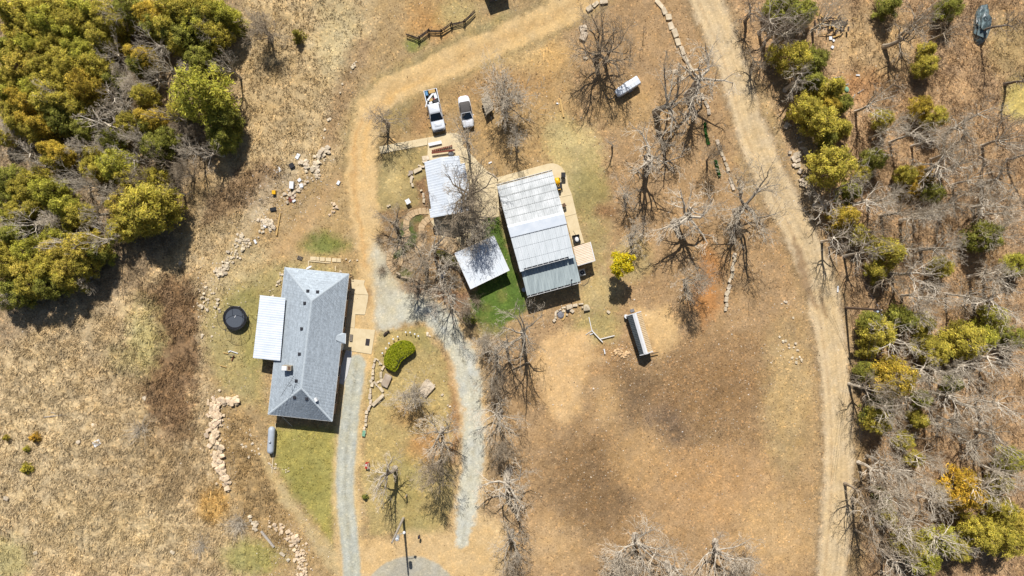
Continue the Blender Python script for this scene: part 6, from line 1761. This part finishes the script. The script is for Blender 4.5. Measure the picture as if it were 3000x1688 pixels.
# open yard east
def beam(name, label, cat, a, b, w, t, m, z=.03):
    return tag(strip3(MB(), P(*a, 0) + Vector((0, 0, z)), P(*b, 0) + Vector((0, 0, z)), w, t).build(name, m, None), label, cat)
beam('timber_beam', 'long fresh timber beam lying on the brown grass north of the shop', 'beam', (1640, 290), (1651, 344), .26, .2, M['wood'])
beam('timber_offcut', 'short pale offcut crossing beside the long timber beam', 'offcut', (1636, 300), (1642, 326), .14, .12, M['wood'])
beam('white_offcut', 'white board end lying against the timber beam', 'board', (1630, 303), (1639, 305), .2, .1, M['white'])
beam('yellow_post', 'long yellow timber lying by the rubble beside the dirt drive', 'timber', (822, 624), (811, 690), .18, .18, M['wood'])
ZP = lambda x, y: (1560 + x / 7.247, 860 + y / 7.247)
beam('white_pipe', 'upper white pipe pointing down from the boulders below the shop', 'pipe', ZP(1195, 500), ZP(1260, 790), .09, .09, M['white'], .05)
beam('white_pipe', 'longest white pipe in the grass left of the narrow shed', 'pipe', ZP(1255, 785), ZP(1485, 1030), .12, .12, M['white'], .25)
beam('white_pipe', 'white pipe branching toward the narrow shed', 'pipe', ZP(1435, 965), ZP(1735, 890), .1, .1, M['white'], .2)
beam('white_pipe', 'short white pipe stub standing alone below the long pipe', 'pipe', ZP(1512, 1175), ZP(1535, 1280), .14, .14, M['white'], .2)
beam('white_pipe', 'thin white pipe pointing to the sand patch', 'pipe', ZP(1130, 875), ZP(1290, 770), .06, .06, M['white'], .05)
beam('white_board', 'small white board by the pipes at the sand patch corner', 'board', ZP(1215, 870), ZP(1290, 845), .12, .08, M['white'], .05)
beam('white_marker', 'white roadside marker lying right of the wet patch', 'marker', (2454, 838), (2453, 856), .2, .12, M['white'])
beam('pale_log', 'long pale log lying beside the brush heap in the left field', 'log', (766, 1555), (804, 1602), .3, .22, M['pole_wood'])
beam('dead_branch', 'grey dead branch lying in the left field below the wood', 'branch', (130, 1222), (184, 1215), .12, .12, M['pole_wood'])
beam('dead_branch', 'second grey branch just above the first in the left field', 'branch', (150, 1208), (198, 1218), .08, .08, M['pole_wood'])
q = P(*ZP(600, 450))
o = empty('fire_pit', q, 'round fire pit with grey ash and a yellow rim plate below the shop', 'fire pit')
MB().path([q + Vector((0, 0, -.02)), q + Vector((0, 0, .12)), q + Vector((0, 0, .2))], [.55, .5, .3], 12).build('ash_heap', M['ash'], o)
arc = [R(a) for a in range(-75, 76, 15)]
o1 = [q + Vector((.1 + .62 * math.cos(a), .05 + .95 * math.sin(a), .16)) for a in arc]; o2 = [q + Vector((.0 + .48 * math.cos(a), .05 + .8 * math.sin(a), .16)) for a in arc]
mb = MB()
for i in range(len(arc) - 1): mb.slab([o2[i], o1[i], o1[i + 1], o2[i + 1]], .1)
mb.build('rim_plate', M['wood'], o)
q = P(*ZP(750, 355)); tag(MB().path([q, q + Vector((0, 0, .25))], [.28, .3], 12).build('tyre', M['tyre']), 'old black tyre between boulders by the fire pit', 'tyre')
# narrow shed ends
q = P(1833, 927)
o = empty('white_tank', q, 'small white drum at the narrow shed upper left corner', 'drum')
MB().path([q, q + Vector((0, 0, .7))], .3, 12).build('body', M['white'], o); MB().path([q + Vector((0, 0, .7)), q + Vector((.05, 0, .78))], .12, 8).build('lid', M['rim'], o)
loose('scrap_sheet', 'grey sheet leaning at the narrow shed north end', 'panel', P(1852, 910, .02), (.6, .45, .12), M['ash'], R(20))
beam('dark_pole', 'dark pole sticking out from the narrow shed south end', 'pole', (1905, 1036), (1927, 1031), .1, .1, M['rail_wood'], .5)

# tarp-covered heap at the upper right
q = P(2872, 75)
rr = np.random.default_rng(5)
mb = MB(); nu, nv = 16, 8
for j in range(nv + 1):
    for i in range(nu):
        t = 2 * math.pi * i / nu; s = j / nv
        r_ = (1 - s) ** .6; x, y = 1.1 * r_ * math.cos(t), 3.0 * r_ * math.sin(t)
        z = 1.5 * s ** .55
        j_ = rr.normal(0, .14, 3) * (1 if 0 < j < nv else .3)
        mb.V.append((q.x + x + .35 * y * .25 + j_[0], q.y + y + j_[1], max(-.05, z + j_[2] * .8) if j else -.05))
for j in range(nv):
    for i in range(nu): mb.F.append((j * nu + i, j * nu + (i + 1) % nu, (j + 1) * nu + (i + 1) % nu, (j + 1) * nu + i))
tag(mb.build('tarp_heap', M['tarp'], None), 'dark glossy tarp-covered heap in the clearing at the upper right', 'heap')
# log and brush pile in the right wood
Z7 = lambda x, y, z=0: P(2330 + x / 4.83, y / 4.83, z)
o = empty('log_pile', Z7(540, 350), 'dark pile of logs and split wood in the upper right wood', 'log pile')
lr = random.Random(8)
for i in range(44):
    x, y = lr.gauss(540, 95), lr.gauss(350, 65); a = lr.uniform(0, 3.14); l_ = lr.uniform(.25, .7)
    q = Z7(x, y, lr.uniform(.08, .7)); dv = Vector((math.cos(a), math.sin(a), lr.uniform(-.25, .25))) * l_
    MB().path([q - dv, q + dv], lr.uniform(.07, .16), 6).build('log', M['rail_wood'] if i % 3 else M['wood'], o)
for i, (x, y, w, l_, lab) in enumerate(((495, 545, .45, .5, 'larger of the white boards below the log pile'), (537, 577, .3, .35, 'middle white board below the log pile'), (522, 672, .4, .4, 'lowest white board below the log pile'), (880, 1068, .2, .55, 'white scrap right of the junk in the upper right wood'))):
    q = Z7(x, y); loose('white_scrap', lab, 'scrap', q + Vector((0, 0, .03)), (w, l_, .12), M['white'], i * .5)
for a, b, lab in (((535, 1105), (660, 1090), 'grey pole lying above the green cloth in the right wood'), ((650, 1185), (680, 1110), 'white pole lying above the green cloth'), ((690, 1205), (750, 1190), 'short white pole beside the green cloth'), ((790, 1430), (840, 1335), 'pale split log near the cedar cluster in the right wood'), ((880, 1320), (960, 1270), 'pale crooked branch right of the cedar cluster')):
    A, B = Z7(*a), Z7(*b)
    tag(strip3(MB(), A + Vector((0, 0, .05)), B + Vector((0, 0, .05)), .12, .1).build('junk_pole', M['pole_wood']), lab, 'pole')
sack('green_cloth', 'pale green cloth bundle beside the cedars in the right wood', 'cloth', Z7(720, 1270), (.7, .9, .3), M['green'], .4)

# ------------------------------------------------------------ stones
def rock_mesh(seed, flat):
    r = random.Random(seed); bm = bmesh.new()
    for i in range(13):
        d = Vector((r.gauss(0, 1), r.gauss(0, 1), r.gauss(0, 1))).normalized()
        m_ = max(abs(d.x), abs(d.y))
        d = Vector((d.x, d.y, d.z)) * (.5 / max(.35, max(abs(d.x), abs(d.y), abs(d.z)))) * r.uniform(.82, 1.05)
        bm.verts.new((d.x, d.y, d.z * (1 if not flat else .8) + .35))
    for x in (-.48, .48):
        for y in (-.48, .48): bm.verts.new((x * r.uniform(.75, 1), y * r.uniform(.75, 1), .8 + r.uniform(-.08, .05)) if flat else (x * r.uniform(.6, 1), y * r.uniform(.6, 1), .5))
    res = bmesh.ops.convex_hull(bm, input=bm.verts)
    bmesh.ops.delete(bm, geom=[v for v in bm.verts if not v.link_faces], context='VERTS')
    if flat: bmesh.ops.dissolve_limit(bm, angle_limit=R(14), verts=bm.verts, edges=bm.edges)
    me = bpy.data.meshes.new('stone'); bm.to_mesh(me); bm.free(); me.materials.append(M['stone'])
    return me
SLAB = [rock_mesh(s, True) for s in range(200, 208)]
CHNK = [rock_mesh(s, False) for s in range(220, 230)]
sr = random.Random(12)
def stone(parent, px, py, l, w, h, rz, kind='slab', tint=None, z=0.):
    me = sr.choice(SLAB if kind == 'slab' else CHNK)
    o = bpy.data.objects.new('stone', me); COL.objects.link(o)
    p = P(px, py); o.parent = parent
    o.location = p - wloc(parent) + Vector((0, 0, z - .06)); o.scale = (l, w, h); o.rotation_euler = (sr.uniform(-.06, .06), sr.uniform(-.06, .06), rz)
    f = sr.uniform(.82, 1.12); t = tint or (1, 1, 1); o.color = (t[0] * f, t[1] * f, t[2] * f * sr.uniform(.94, 1.02), 1)
    return o
def stone_row(name, label, pts, size, parent=None, per=1., tint=None, wid=.75, h=.42, skip=0):
    q = P(*pts[0]); o = parent or empty(name, q, label, 'stone wall')
    for a, b in zip(pts, pts[1:]):
        L_ = math.hypot(b[0] - a[0], b[1] - a[1]) * S
        n = max(1, round(L_ / (size * per))); ang_ = math.atan2(-(b[1] - a[1]), b[0] - a[0])
        for i in range(n):
            if skip and sr.random() < skip: continue
            t = (i + .5) / n
            stone(o, a[0] + (b[0] - a[0]) * t + sr.uniform(-3, 3), a[1] + (b[1] - a[1]) * t + sr.uniform(-2, 2), L_ / n * sr.uniform(.85, 1.05), size * wid * sr.uniform(.75, 1.2), h * sr.uniform(.7, 1.2), ang_ + sr.uniform(-.2, .2), tint=tint)
    return o
T3 = lambda x, y: (1500 + x * .5823, y * .5823)
GREYST = (.95, .95, .98)
sb_ = stone_row('stone_border', 'long border of big pale stone slabs beside the dirt road', [T3(*q) for q in ((722, 0), (760, 38), (778, 72), (790, 110), (812, 150), (828, 195), (845, 235), (868, 280), (886, 320), (905, 365))], 1.05)
stone_row('', '', [T3(*q) for q in ((930, 440), (962, 505), (985, 548), (1002, 610), (1022, 672), (1042, 728), (1062, 790), (1082, 838), (1096, 890), (1116, 960), (1128, 1000))], .9, sb_, 1., (.86, .86, .88), .6, .36, .22)
stone_row('stone_border', 'short dry stone row at the lower end of the roadside border', [T3(1122, 1270), T3(1108, 1340), T3(1100, 1400), (2133, 850), (2127, 868), (2127, 885), (2123, 912)], .75, h=.5)
stone_row('stone_border', 'curved row of pale slabs at the top edge beside the dirt drive', [T3(*q) for q in ((478, 0), (435, 14), (402, 36), (368, 58))], 1.05)
o = empty('boulder_group', P(1710, 95), 'grey flat boulders under the upper branches of the left oak', 'boulders')
stone(o, 1708, 84, 1.2, .9, .5, .3, tint=GREYST); stone(o, 1709, 108, 1.3, 1.0, .55, 1.2, tint=GREYST); stone(o, 1713, 170, .5, .5, .35, 0); stone(o, 1718, 171, .4, .4, .3, 1)
b_ = strip3(MB(), P(1713, 136) + Vector((0, 0, .2)), P(1715, 166) + Vector((0, 0, .2)), .12, .1).build('white_stake', M['pole_wood']); tag(b_, 'thin white stake pointing at stones under the left oak', 'stake')
hs = stone_row('stone_edging', 'pale stone edging between gravel driveway and hedge island', [HQ(*q) for q in ((248, 545), (236, 610), (220, 680), (225, 770), (216, 850), (212, 920), (204, 990), (190, 1060), (184, 1130), (160, 1210), (142, 1290), (132, 1360), (122, 1440), (112, 1490))], .62, h=.5, wid=.7)
stone_row('', '', [HQ(*q) for q in ((265, 560), (300, 590), (352, 628))], .5, hs, wid=.4)
stone_row('', '', [HQ(*q) for q in ((355, 650), (325, 715), (330, 790), (318, 850))], .62, hs, wid=.7)
stone_row('', '', [HQ(*q) for q in ((235, 830), (280, 890), (320, 945))], .6, hs, wid=.5)
stone(hs, *HQ(335, 945), .9, .5, .4, 2.2); stone(hs, *HQ(290, 1070), 2.5, .6, .6, R(45))
stone(hs, *HQ(315, 620), .4, .4, .3, 0); stone(hs, *HQ(290, 850), .4, .3, .3, .6)
o = empty('flat_boulder', P(*HQ(400, 835)), 'big flat brown boulder below the kidney hedge', 'boulder'); stone(o, *HQ(400, 830), 2.0, 1.25, .7, R(65), tint=(.8, .78, .8)).name = 'rock'
o = empty('flat_boulder', P(*HQ(890, 930)), 'big flat boulder beside the round brushy tree in the island', 'boulder'); stone(o, *HQ(895, 930), 2.4, 1.9, .6, R(50), tint=(.86, .86, .9)).name = 'rock'
o = empty('loose_stones', P(*HQ(1090, 1010)), 'few loose pale stones at the island east bank', 'stones')
for x, y, s in ((1090, 1010, .5), (995, 885, .25), (985, 925, .25), (1185, 1155, .4), (1155, 1265, .35), (905, 250, .6), (935, 275, .4), (1160, 1140, .3)): stone(o, *HQ(x, y), s, s * .7, .25, sr.random() * 3, 'chunk')
tag(loose('green_box', 'pale green box at the lower end of the stone edging', 'box', P(1067, 1269, .02), (.45, .85, .3), M['green'], R(-10)), None)
# stones around the cottage bed
o = empty('rock_garden', P(1222, 505), 'grey rock garden edging at the cottage northwest corner', 'rocks')
for x, y, l_, w, a, tn in ((1010, 510, 1.1, .8, .2, GREYST), (1000, 560, .9, .5, .6, GREYST), (900, 640, .5, .25, -.2, None), (955, 660, .7, .3, 0, None), (870, 720, 1.4, .6, .45, None), (750, 760, .7, .6, 0, (.6, .6, .66)), (720, 800, .5, .3, .4, (.7, .7, .75)), (765, 850, .6, .5, 1, GREYST), (755, 910, .7, .4, 1.5, None), (780, 985, .6, .4, 1.8, None), (930, 1080, .4, .3, .3, None), (975, 1165, .8, .4, 1.7, None), (980, 1260, .7, .4, 1.5, None), (345, 1355, .35, .3, 0, None), (375, 1340, .3, .25, 0, None)):
    q = Q2(x, y); stone(o, q.x / S + 1500, 844 - q.y / S, l_, w, .4, a, tint=tn)
st = stone_row('stone_edging', 'low stone edging between patio walk and shop apron', [(1424, 503), (1440, 510), (1452, 520), (1457, 526)], .6, wid=.35)
sw = stone_row('retaining_wall', 'dark curved retaining wall at the south end of the garden', [Zq(365, 1320), Zq(440, 1380), Zq(560, 1420), Zq(700, 1440), (1232, 826)], .55, wid=.5, h=.8, tint=(.7, .66, .62))
# boulders by the fire pit
o = empty('boulder_group', P(1640, 905), 'arc of pale boulders around the fire pit below the shop', 'boulders')
for x, y, l_, w, a in ((655, 300, .65, .3, .2), (770, 285, .8, .7, .3), (815, 265, .4, .6, .2), (905, 250, .75, .5, .1), (1025, 220, .8, .25, .1), (585, 340, .4, .25, .5), (515, 380, .5, .4, .6), (490, 430, .3, .7, 0), (660, 370, .5, .4, 0), (840, 370, .6, .5, -.6), (485, 510, .35, .4, 0), (460, 570, .5, .4, .7), (725, 450, .25, .3, 0), (1055, 290, .25, .3, 0)):
    stone(o, *ZP(x, y), l_, w, .45, a)
stone(o, *ZP(1140, 300), .95, 1.0, .8, .3, 'chunk', (.8, .82, .8))
o = empty('loose_rock', P(*ZP(1610, 390)), 'single pale block in the grass left of the narrow shed', 'rock'); stone(o, *ZP(1610, 390), .55, .45, .35, -.6).name = 'rock'
# boulders on the road's far bank
Z8 = lambda x, y: (2280 + x / 3.41, 360 + y / 3.41)
o = empty('boulder_group', P(2330, 470), 'grey boulders heaped on the bank across the dirt road', 'boulders')
for x, y, l_, w, a in ((185, 325, 1.3, 1.0, .2), (150, 350, .9, .7, .5), (160, 385, .7, .5, -.3), (195, 375, .6, .5, .3), (185, 430, 1.0, .7, .2), (150, 425, .6, .5, .4), (213, 485, .8, .6, 1.2), (265, 545, .9, .5, -.4), (225, 570, .8, .4, .4), (255, 590, 1.0, .4, -.3), (240, 620, 1.0, .6, -.2), (330, 570, .5, .7, .2), (265, 290, .7, 1.3, .3), (235, 255, .7, .4, 0), (110, 300, .5, .5, 0), (75, 30, 1.0, .8, 1.2), (115, 30, .3, .3, 0), (215, 200, .6, .3, .3)):
    stone(o, *Z8(x, y), l_, w, .5, a, tint=GREYST)
# rubble heaps
def rubble(label, pts, spread, n, smin, smax, tint=None, name='rubble_heap'):
    q = P(*pts[0]); o = empty(name, q, label, 'rubble')
    sg = smooth(pts, 8)
    for i in range(n):
        a = sg[sr.randrange(len(sg))]
        s_ = smin + (smax - smin) * sr.random() ** 1.8
        stone(o, a[0] + sr.gauss(0, spread), a[1] + sr.gauss(0, spread), s_ * sr.uniform(.8, 1.4), s_, s_ * sr.uniform(.5, .8), sr.uniform(0, 3.1), 'chunk', tint, sr.uniform(0, .12))
    return o
PK = (1.08, 1.0, .94)
ZR = lambda x, y: (560 + x / 4.528, 1140 + y / 4.528)
rubble('upper heap of pinkish broken stone west of the grey house', [ZR(310, 110), ZR(400, 150), ZR(480, 150), ZR(590, 150)], 5, 40, .3, .9, PK)
o = rubble('long wall of pinkish broken stone running down the left slope', [ZR(330, 170), ZR(290, 260), ZR(350, 330), ZR(360, 430), ZR(300, 540), ZR(320, 620), ZR(320, 720), ZR(350, 830), ZR(360, 930), ZR(400, 1030), ZR(450, 1130), ZR(460, 1220), ZR(465, 1300)], 7.5, 210, .28, .9, PK, 'rubble_wall')
for x, y, l_, w, a in ((232, 170, 1.0, .4, 1.5), (285, 290, 1.2, .45, .6), (230, 345, .7, .35, -.9), (235, 545, .8, .6, .6), (430, 160, .8, .4, -.3)): stone(o, *ZR(x, y), l_, w, .4, a, tint=PK)
rubble('scattered pale stones between rubble wall and propane tank', [ZR(700, 550), ZR(740, 620), ZR(830, 650), ZR(700, 780), ZR(880, 800), ZR(800, 880)], 7, 34, .12, .42)
rubble('small white stones at the end of the lawn edging', [ZR(1000, 980), ZR(1100, 1040), ZR(1200, 1100), ZR(1280, 1080)], 4, 24, .12, .3)
ZL = lambda x, y: (660 + x / 5.842, 1440 + y / 5.842)
rubble('pinkish rubble spilling down to the bottom edge left of the driveway', [ZL(860, 540), ZL(980, 640), ZL(1080, 780), ZL(1180, 860), ZL(1250, 960), ZL(1300, 1100), ZL(1280, 1200), ZL(1320, 1370), ZL(1380, 1500)], 10, 150, .18, .62, PK)
rubble('pale blocks beside the grey brush heap at the long log', [ZL(420, 430), ZL(500, 540), ZL(540, 600), ZL(480, 660)], 4, 14, .2, .55)
o = empty('concrete_block', P(*ZL(980, 1065)), 'pale concrete block at the lower end of the long log', 'block'); stone(o, *ZL(980, 1065), .9, .4, .4, R(-35), tint=(.95, .97, 1)).name = 'rock'
o = empty('concrete_block', P(*ZL(1085, 1160)), 'pointed grey concrete chunk below the pale block', 'block'); stone(o, *ZL(1080, 1165), .6, .5, .6, R(40), 'chunk', (.9, .95, 1)).name = 'rock'
ZD = lambda x, y: (740 + x / 4.528, 420 + y / 4.528)
rubble('pale stone rubble at the upper end of the dump beside the dirt drive', [ZD(1000, 75), ZD(930, 130), ZD(880, 230), ZD(860, 330), ZD(800, 300), ZD(700, 280), ZD(840, 400)], 6, 85, .2, .75)
rubble('grey stone rubble in the middle of the dump', [ZD(900, 440), ZD(800, 460), ZD(690, 500), ZD(640, 560), ZD(560, 650), ZD(480, 690), ZD(420, 740)], 6, 60, .14, .5, (.95, .93, .93))
rubble('pale rubble at the lower end of the dump by the yellow timber', [ZD(160, 1050), ZD(230, 1080), ZD(270, 1110), ZD(190, 1000), ZD(100, 1190)], 6, 60, .2, .55)
rubble('loose stones lying between dump and dirt drive', [ZD(1060, 790), ZD(1100, 850), ZD(1030, 950), ZD(1080, 920)], 5, 24, .14, .4, PK)
rubble('stones trailing down from the dump to the house', [(700, 700), (716, 716), (690, 745), (670, 770), (640, 800), (655, 790)], 9, 130, .16, .55)
rubble('stones along the slope west of the house', [(610, 840), (600, 870), (590, 900), (640, 890), (590, 1010)], 10, 70, .14, .42)
rubble('firewood-coloured rubble left of the narrow shed', [ZP(1700, 1230), ZP(1850, 1260), ZP(1950, 1330), ZP(2060, 1290)], 6, 50, .14, .45, (1.05, .86, .64))
rubble('pale pebbles and stones north of the drive in the tan field', [(1040, 190), (1035, 200), (960, 335), (972, 345), (955, 365), (950, 405)], 3, 22, .14, .5)
rubble('stones on the grass at the house north end', [(800, 845), (815, 830), (830, 800), (805, 870), (1040, 770), (1015, 765)], 4, 26, .14, .38)
rubble('stones lying along the right field edge near the dirt road', [(2310, 1020), (2320, 1035), (2330, 1050), (2300, 990), (2312, 900), (2250, 890)], 16, 22, .14, .5)
def junk(name, label, cat, px, py, d, m, rz=0): return loose(name, label, cat, P(px, py, .03), d, m, rz)
def Zd(x, y): q = ZD(x, y); return q
junk('white_appliance', 'white appliance lying in the rubble dump beside the drive', 'appliance', *Zd(527, 560), (.6, 1.05, .5), M['white'], R(-4))
junk('white_sheet', 'white sheet of scrap left of the rubble dump', 'scrap', *Zd(247, 330), (.4, .9, .08), M['white'], R(14))
junk('foam_scrap', 'crumpled pale foam scrap beside the white sheet', 'scrap', *Zd(340, 355), (.8, .7, .18), M['trim'], R(30))
junk('foam_scrap', 'pale foam scrap above the dump at the rubble top', 'scrap', *Zd(600, 175), (.5, .8, .15), M['trim'], R(-30))
junk('yellow_drum', 'yellow drum at the left end of the dump', 'drum', *Zd(293, 655), (.5, .55, .5), M['yellow'], 0)
junk('white_scrap', 'white scrap on the dump beside the white appliance', 'scrap', *Zd(625, 490), (.5, .45, .2), M['white'], R(40))
junk('white_scrap', 'white plastic pieces right of the white appliance', 'scrap', *Zd(650, 565), (.5, .55, .25), M['white'], R(10))
junk('white_scrap', 'white scrap at the lower edge of the dump', 'scrap', *Zd(552, 765), (.5, .3, .15), M['white'], R(30))
junk('white_scrap', 'small white bag near the drive right of the dump', 'scrap', *Zd(1140, 525), (.4, .6, .15), M['white'], R(-30))
junk('dark_bag', 'dark rubbish bag above the dump', 'bag', *Zd(525, 300), (.7, .7, .35), M['black'], R(30))
junk('rust_sheet', 'rusty brown sheet in the dump', 'scrap', *Zd(518, 740), (.9, .7, .05), M['red_wood'], R(25))
junk('white_scrap', 'white scrap below the dump near the rubble trail', 'scrap', *Zd(38, 1305), (.3, .6, .12), M['white'], R(25))
junk('white_scrap', 'white scrap under the rubble above the house slope', 'scrap', *Zd(165, 1100), (.5, .25, .12), M['white'], R(-40))
junk('white_bag', 'torn white plastic bag in the middle of the left field', 'bag', 285, 1298, (1.1, .8, .15), M['white'], R(30))
junk('tyre_scrap', 'dark tyre scrap in the dump near the yellow timber', 'scrap', *Zd(275, 875), (.9, .5, .2), M['black'], R(10))
for x, y, lab in ((276, 1245, 'pale rock left of the torn white bag'), (231, 1295, 'pair of pale rocks left of the white bag'), (424, 1165, 'single pale rock at the left edge of the bramble strip'), (507, 1617, 'grey rock near the bottom of the left field'), (20, 1460, 'pale rock near the left edge of the field'), (105, 1620, 'pale rock at the lower left of the field'), (529, 770, 'dark boulder right of the wood shadow'), (1978, 210, 'square pale rock on the leaves right of the saplings')):
    o = empty('loose_rock', P(x, y), lab, 'rock', 'single rocks lying apart'); stone(o, x, y, .75, .6, .4, sr.random() * 3, 'chunk').name = 'rock'
# broken boards west of the house
o = empty('broken_frame', P(676, 1030), 'broken white and timber window frame on the grass below the trampoline', 'frame')
ZB = lambda x, y, z=.05: P(640 + x / 4.26, 1000 + y / 4.26, z)
strip3(MB(), ZB(125, 135), ZB(150, 118), .12, .1).build('board', M['white'], o); strip3(MB(), ZB(150, 118), ZB(245, 150), .1, .12).build('board', M['white'], o)
strip3(MB(), ZB(60, 142), ZB(125, 155), .1, .08).build('board', M['wood'], o); strip3(MB(), ZB(125, 168, .4), ZB(195, 175, .4), .1, .1).build('board', M['old_wood'], o); strip3(MB(), ZB(195, 175), ZB(165, 245), .12, .1).build('board', M['red_wood'], o)
strip3(MB(), ZB(20, 300), ZB(105, 325), .1, .08).build('board', M['wood'], o)
# countless small stone bits and straw flecks
r = np.random.default_rng(23)
n = 5200
px, py = [], []
for cx, cy, sx, sy, k in ((880, 540, 60, 60, 700), (780, 600, 60, 50, 700), (630, 860, 50, 80, 600), (640, 1280, 40, 90, 700), (850, 1600, 40, 50, 700), (1900, 1100, 250, 220, 900), (2150, 1150, 150, 250, 500), (1840, 1040, 50, 25, 400), (2330, 480, 40, 90, 400)):
    px.append(r.normal(cx, sx, k)); py.append(r.normal(cy, sy, k))
px, py = np.concatenate(px), np.concatenate(py); n = len(px)
x, y = (px - 1500) * S, (844 - py) * S; z = ground_z(x, y)
s = r.uniform(.03, .09, n)[:, None]
b0 = np.stack([x, y, z], 1)
def rv(): return r.normal(size=(n, 3)) * np.array([1, 1, .15])
t0 = [b0 + rv() * s for _ in range(3)] + [b0 + np.array([0, 0, 1]) * s * 1.1 + np.array([0, 0, .02])]
V = np.stack(t0, 1).reshape(-1, 3); ii = np.arange(n)[:, None] * 4
F = np.concatenate([ii + np.array(f) for f in ((0, 1, 3), (1, 2, 3), (2, 0, 3))])
cl = np.array([C(232, 214, 190), C(240, 232, 220), C(205, 180, 150), C(190, 165, 140)])[r.integers(0, 4, n)]
Cc = np.repeat(np.concatenate([cl, np.ones((n, 1))], 1)[:, None], 4, 1).reshape(-1, 4)
tag(link_mesh('stone_fragments', np_mesh('stone_fragments', V, F, M['pebble'], Cc)), 'small broken stone bits over the dump and fields', 'stone bits', None, 'stuff')
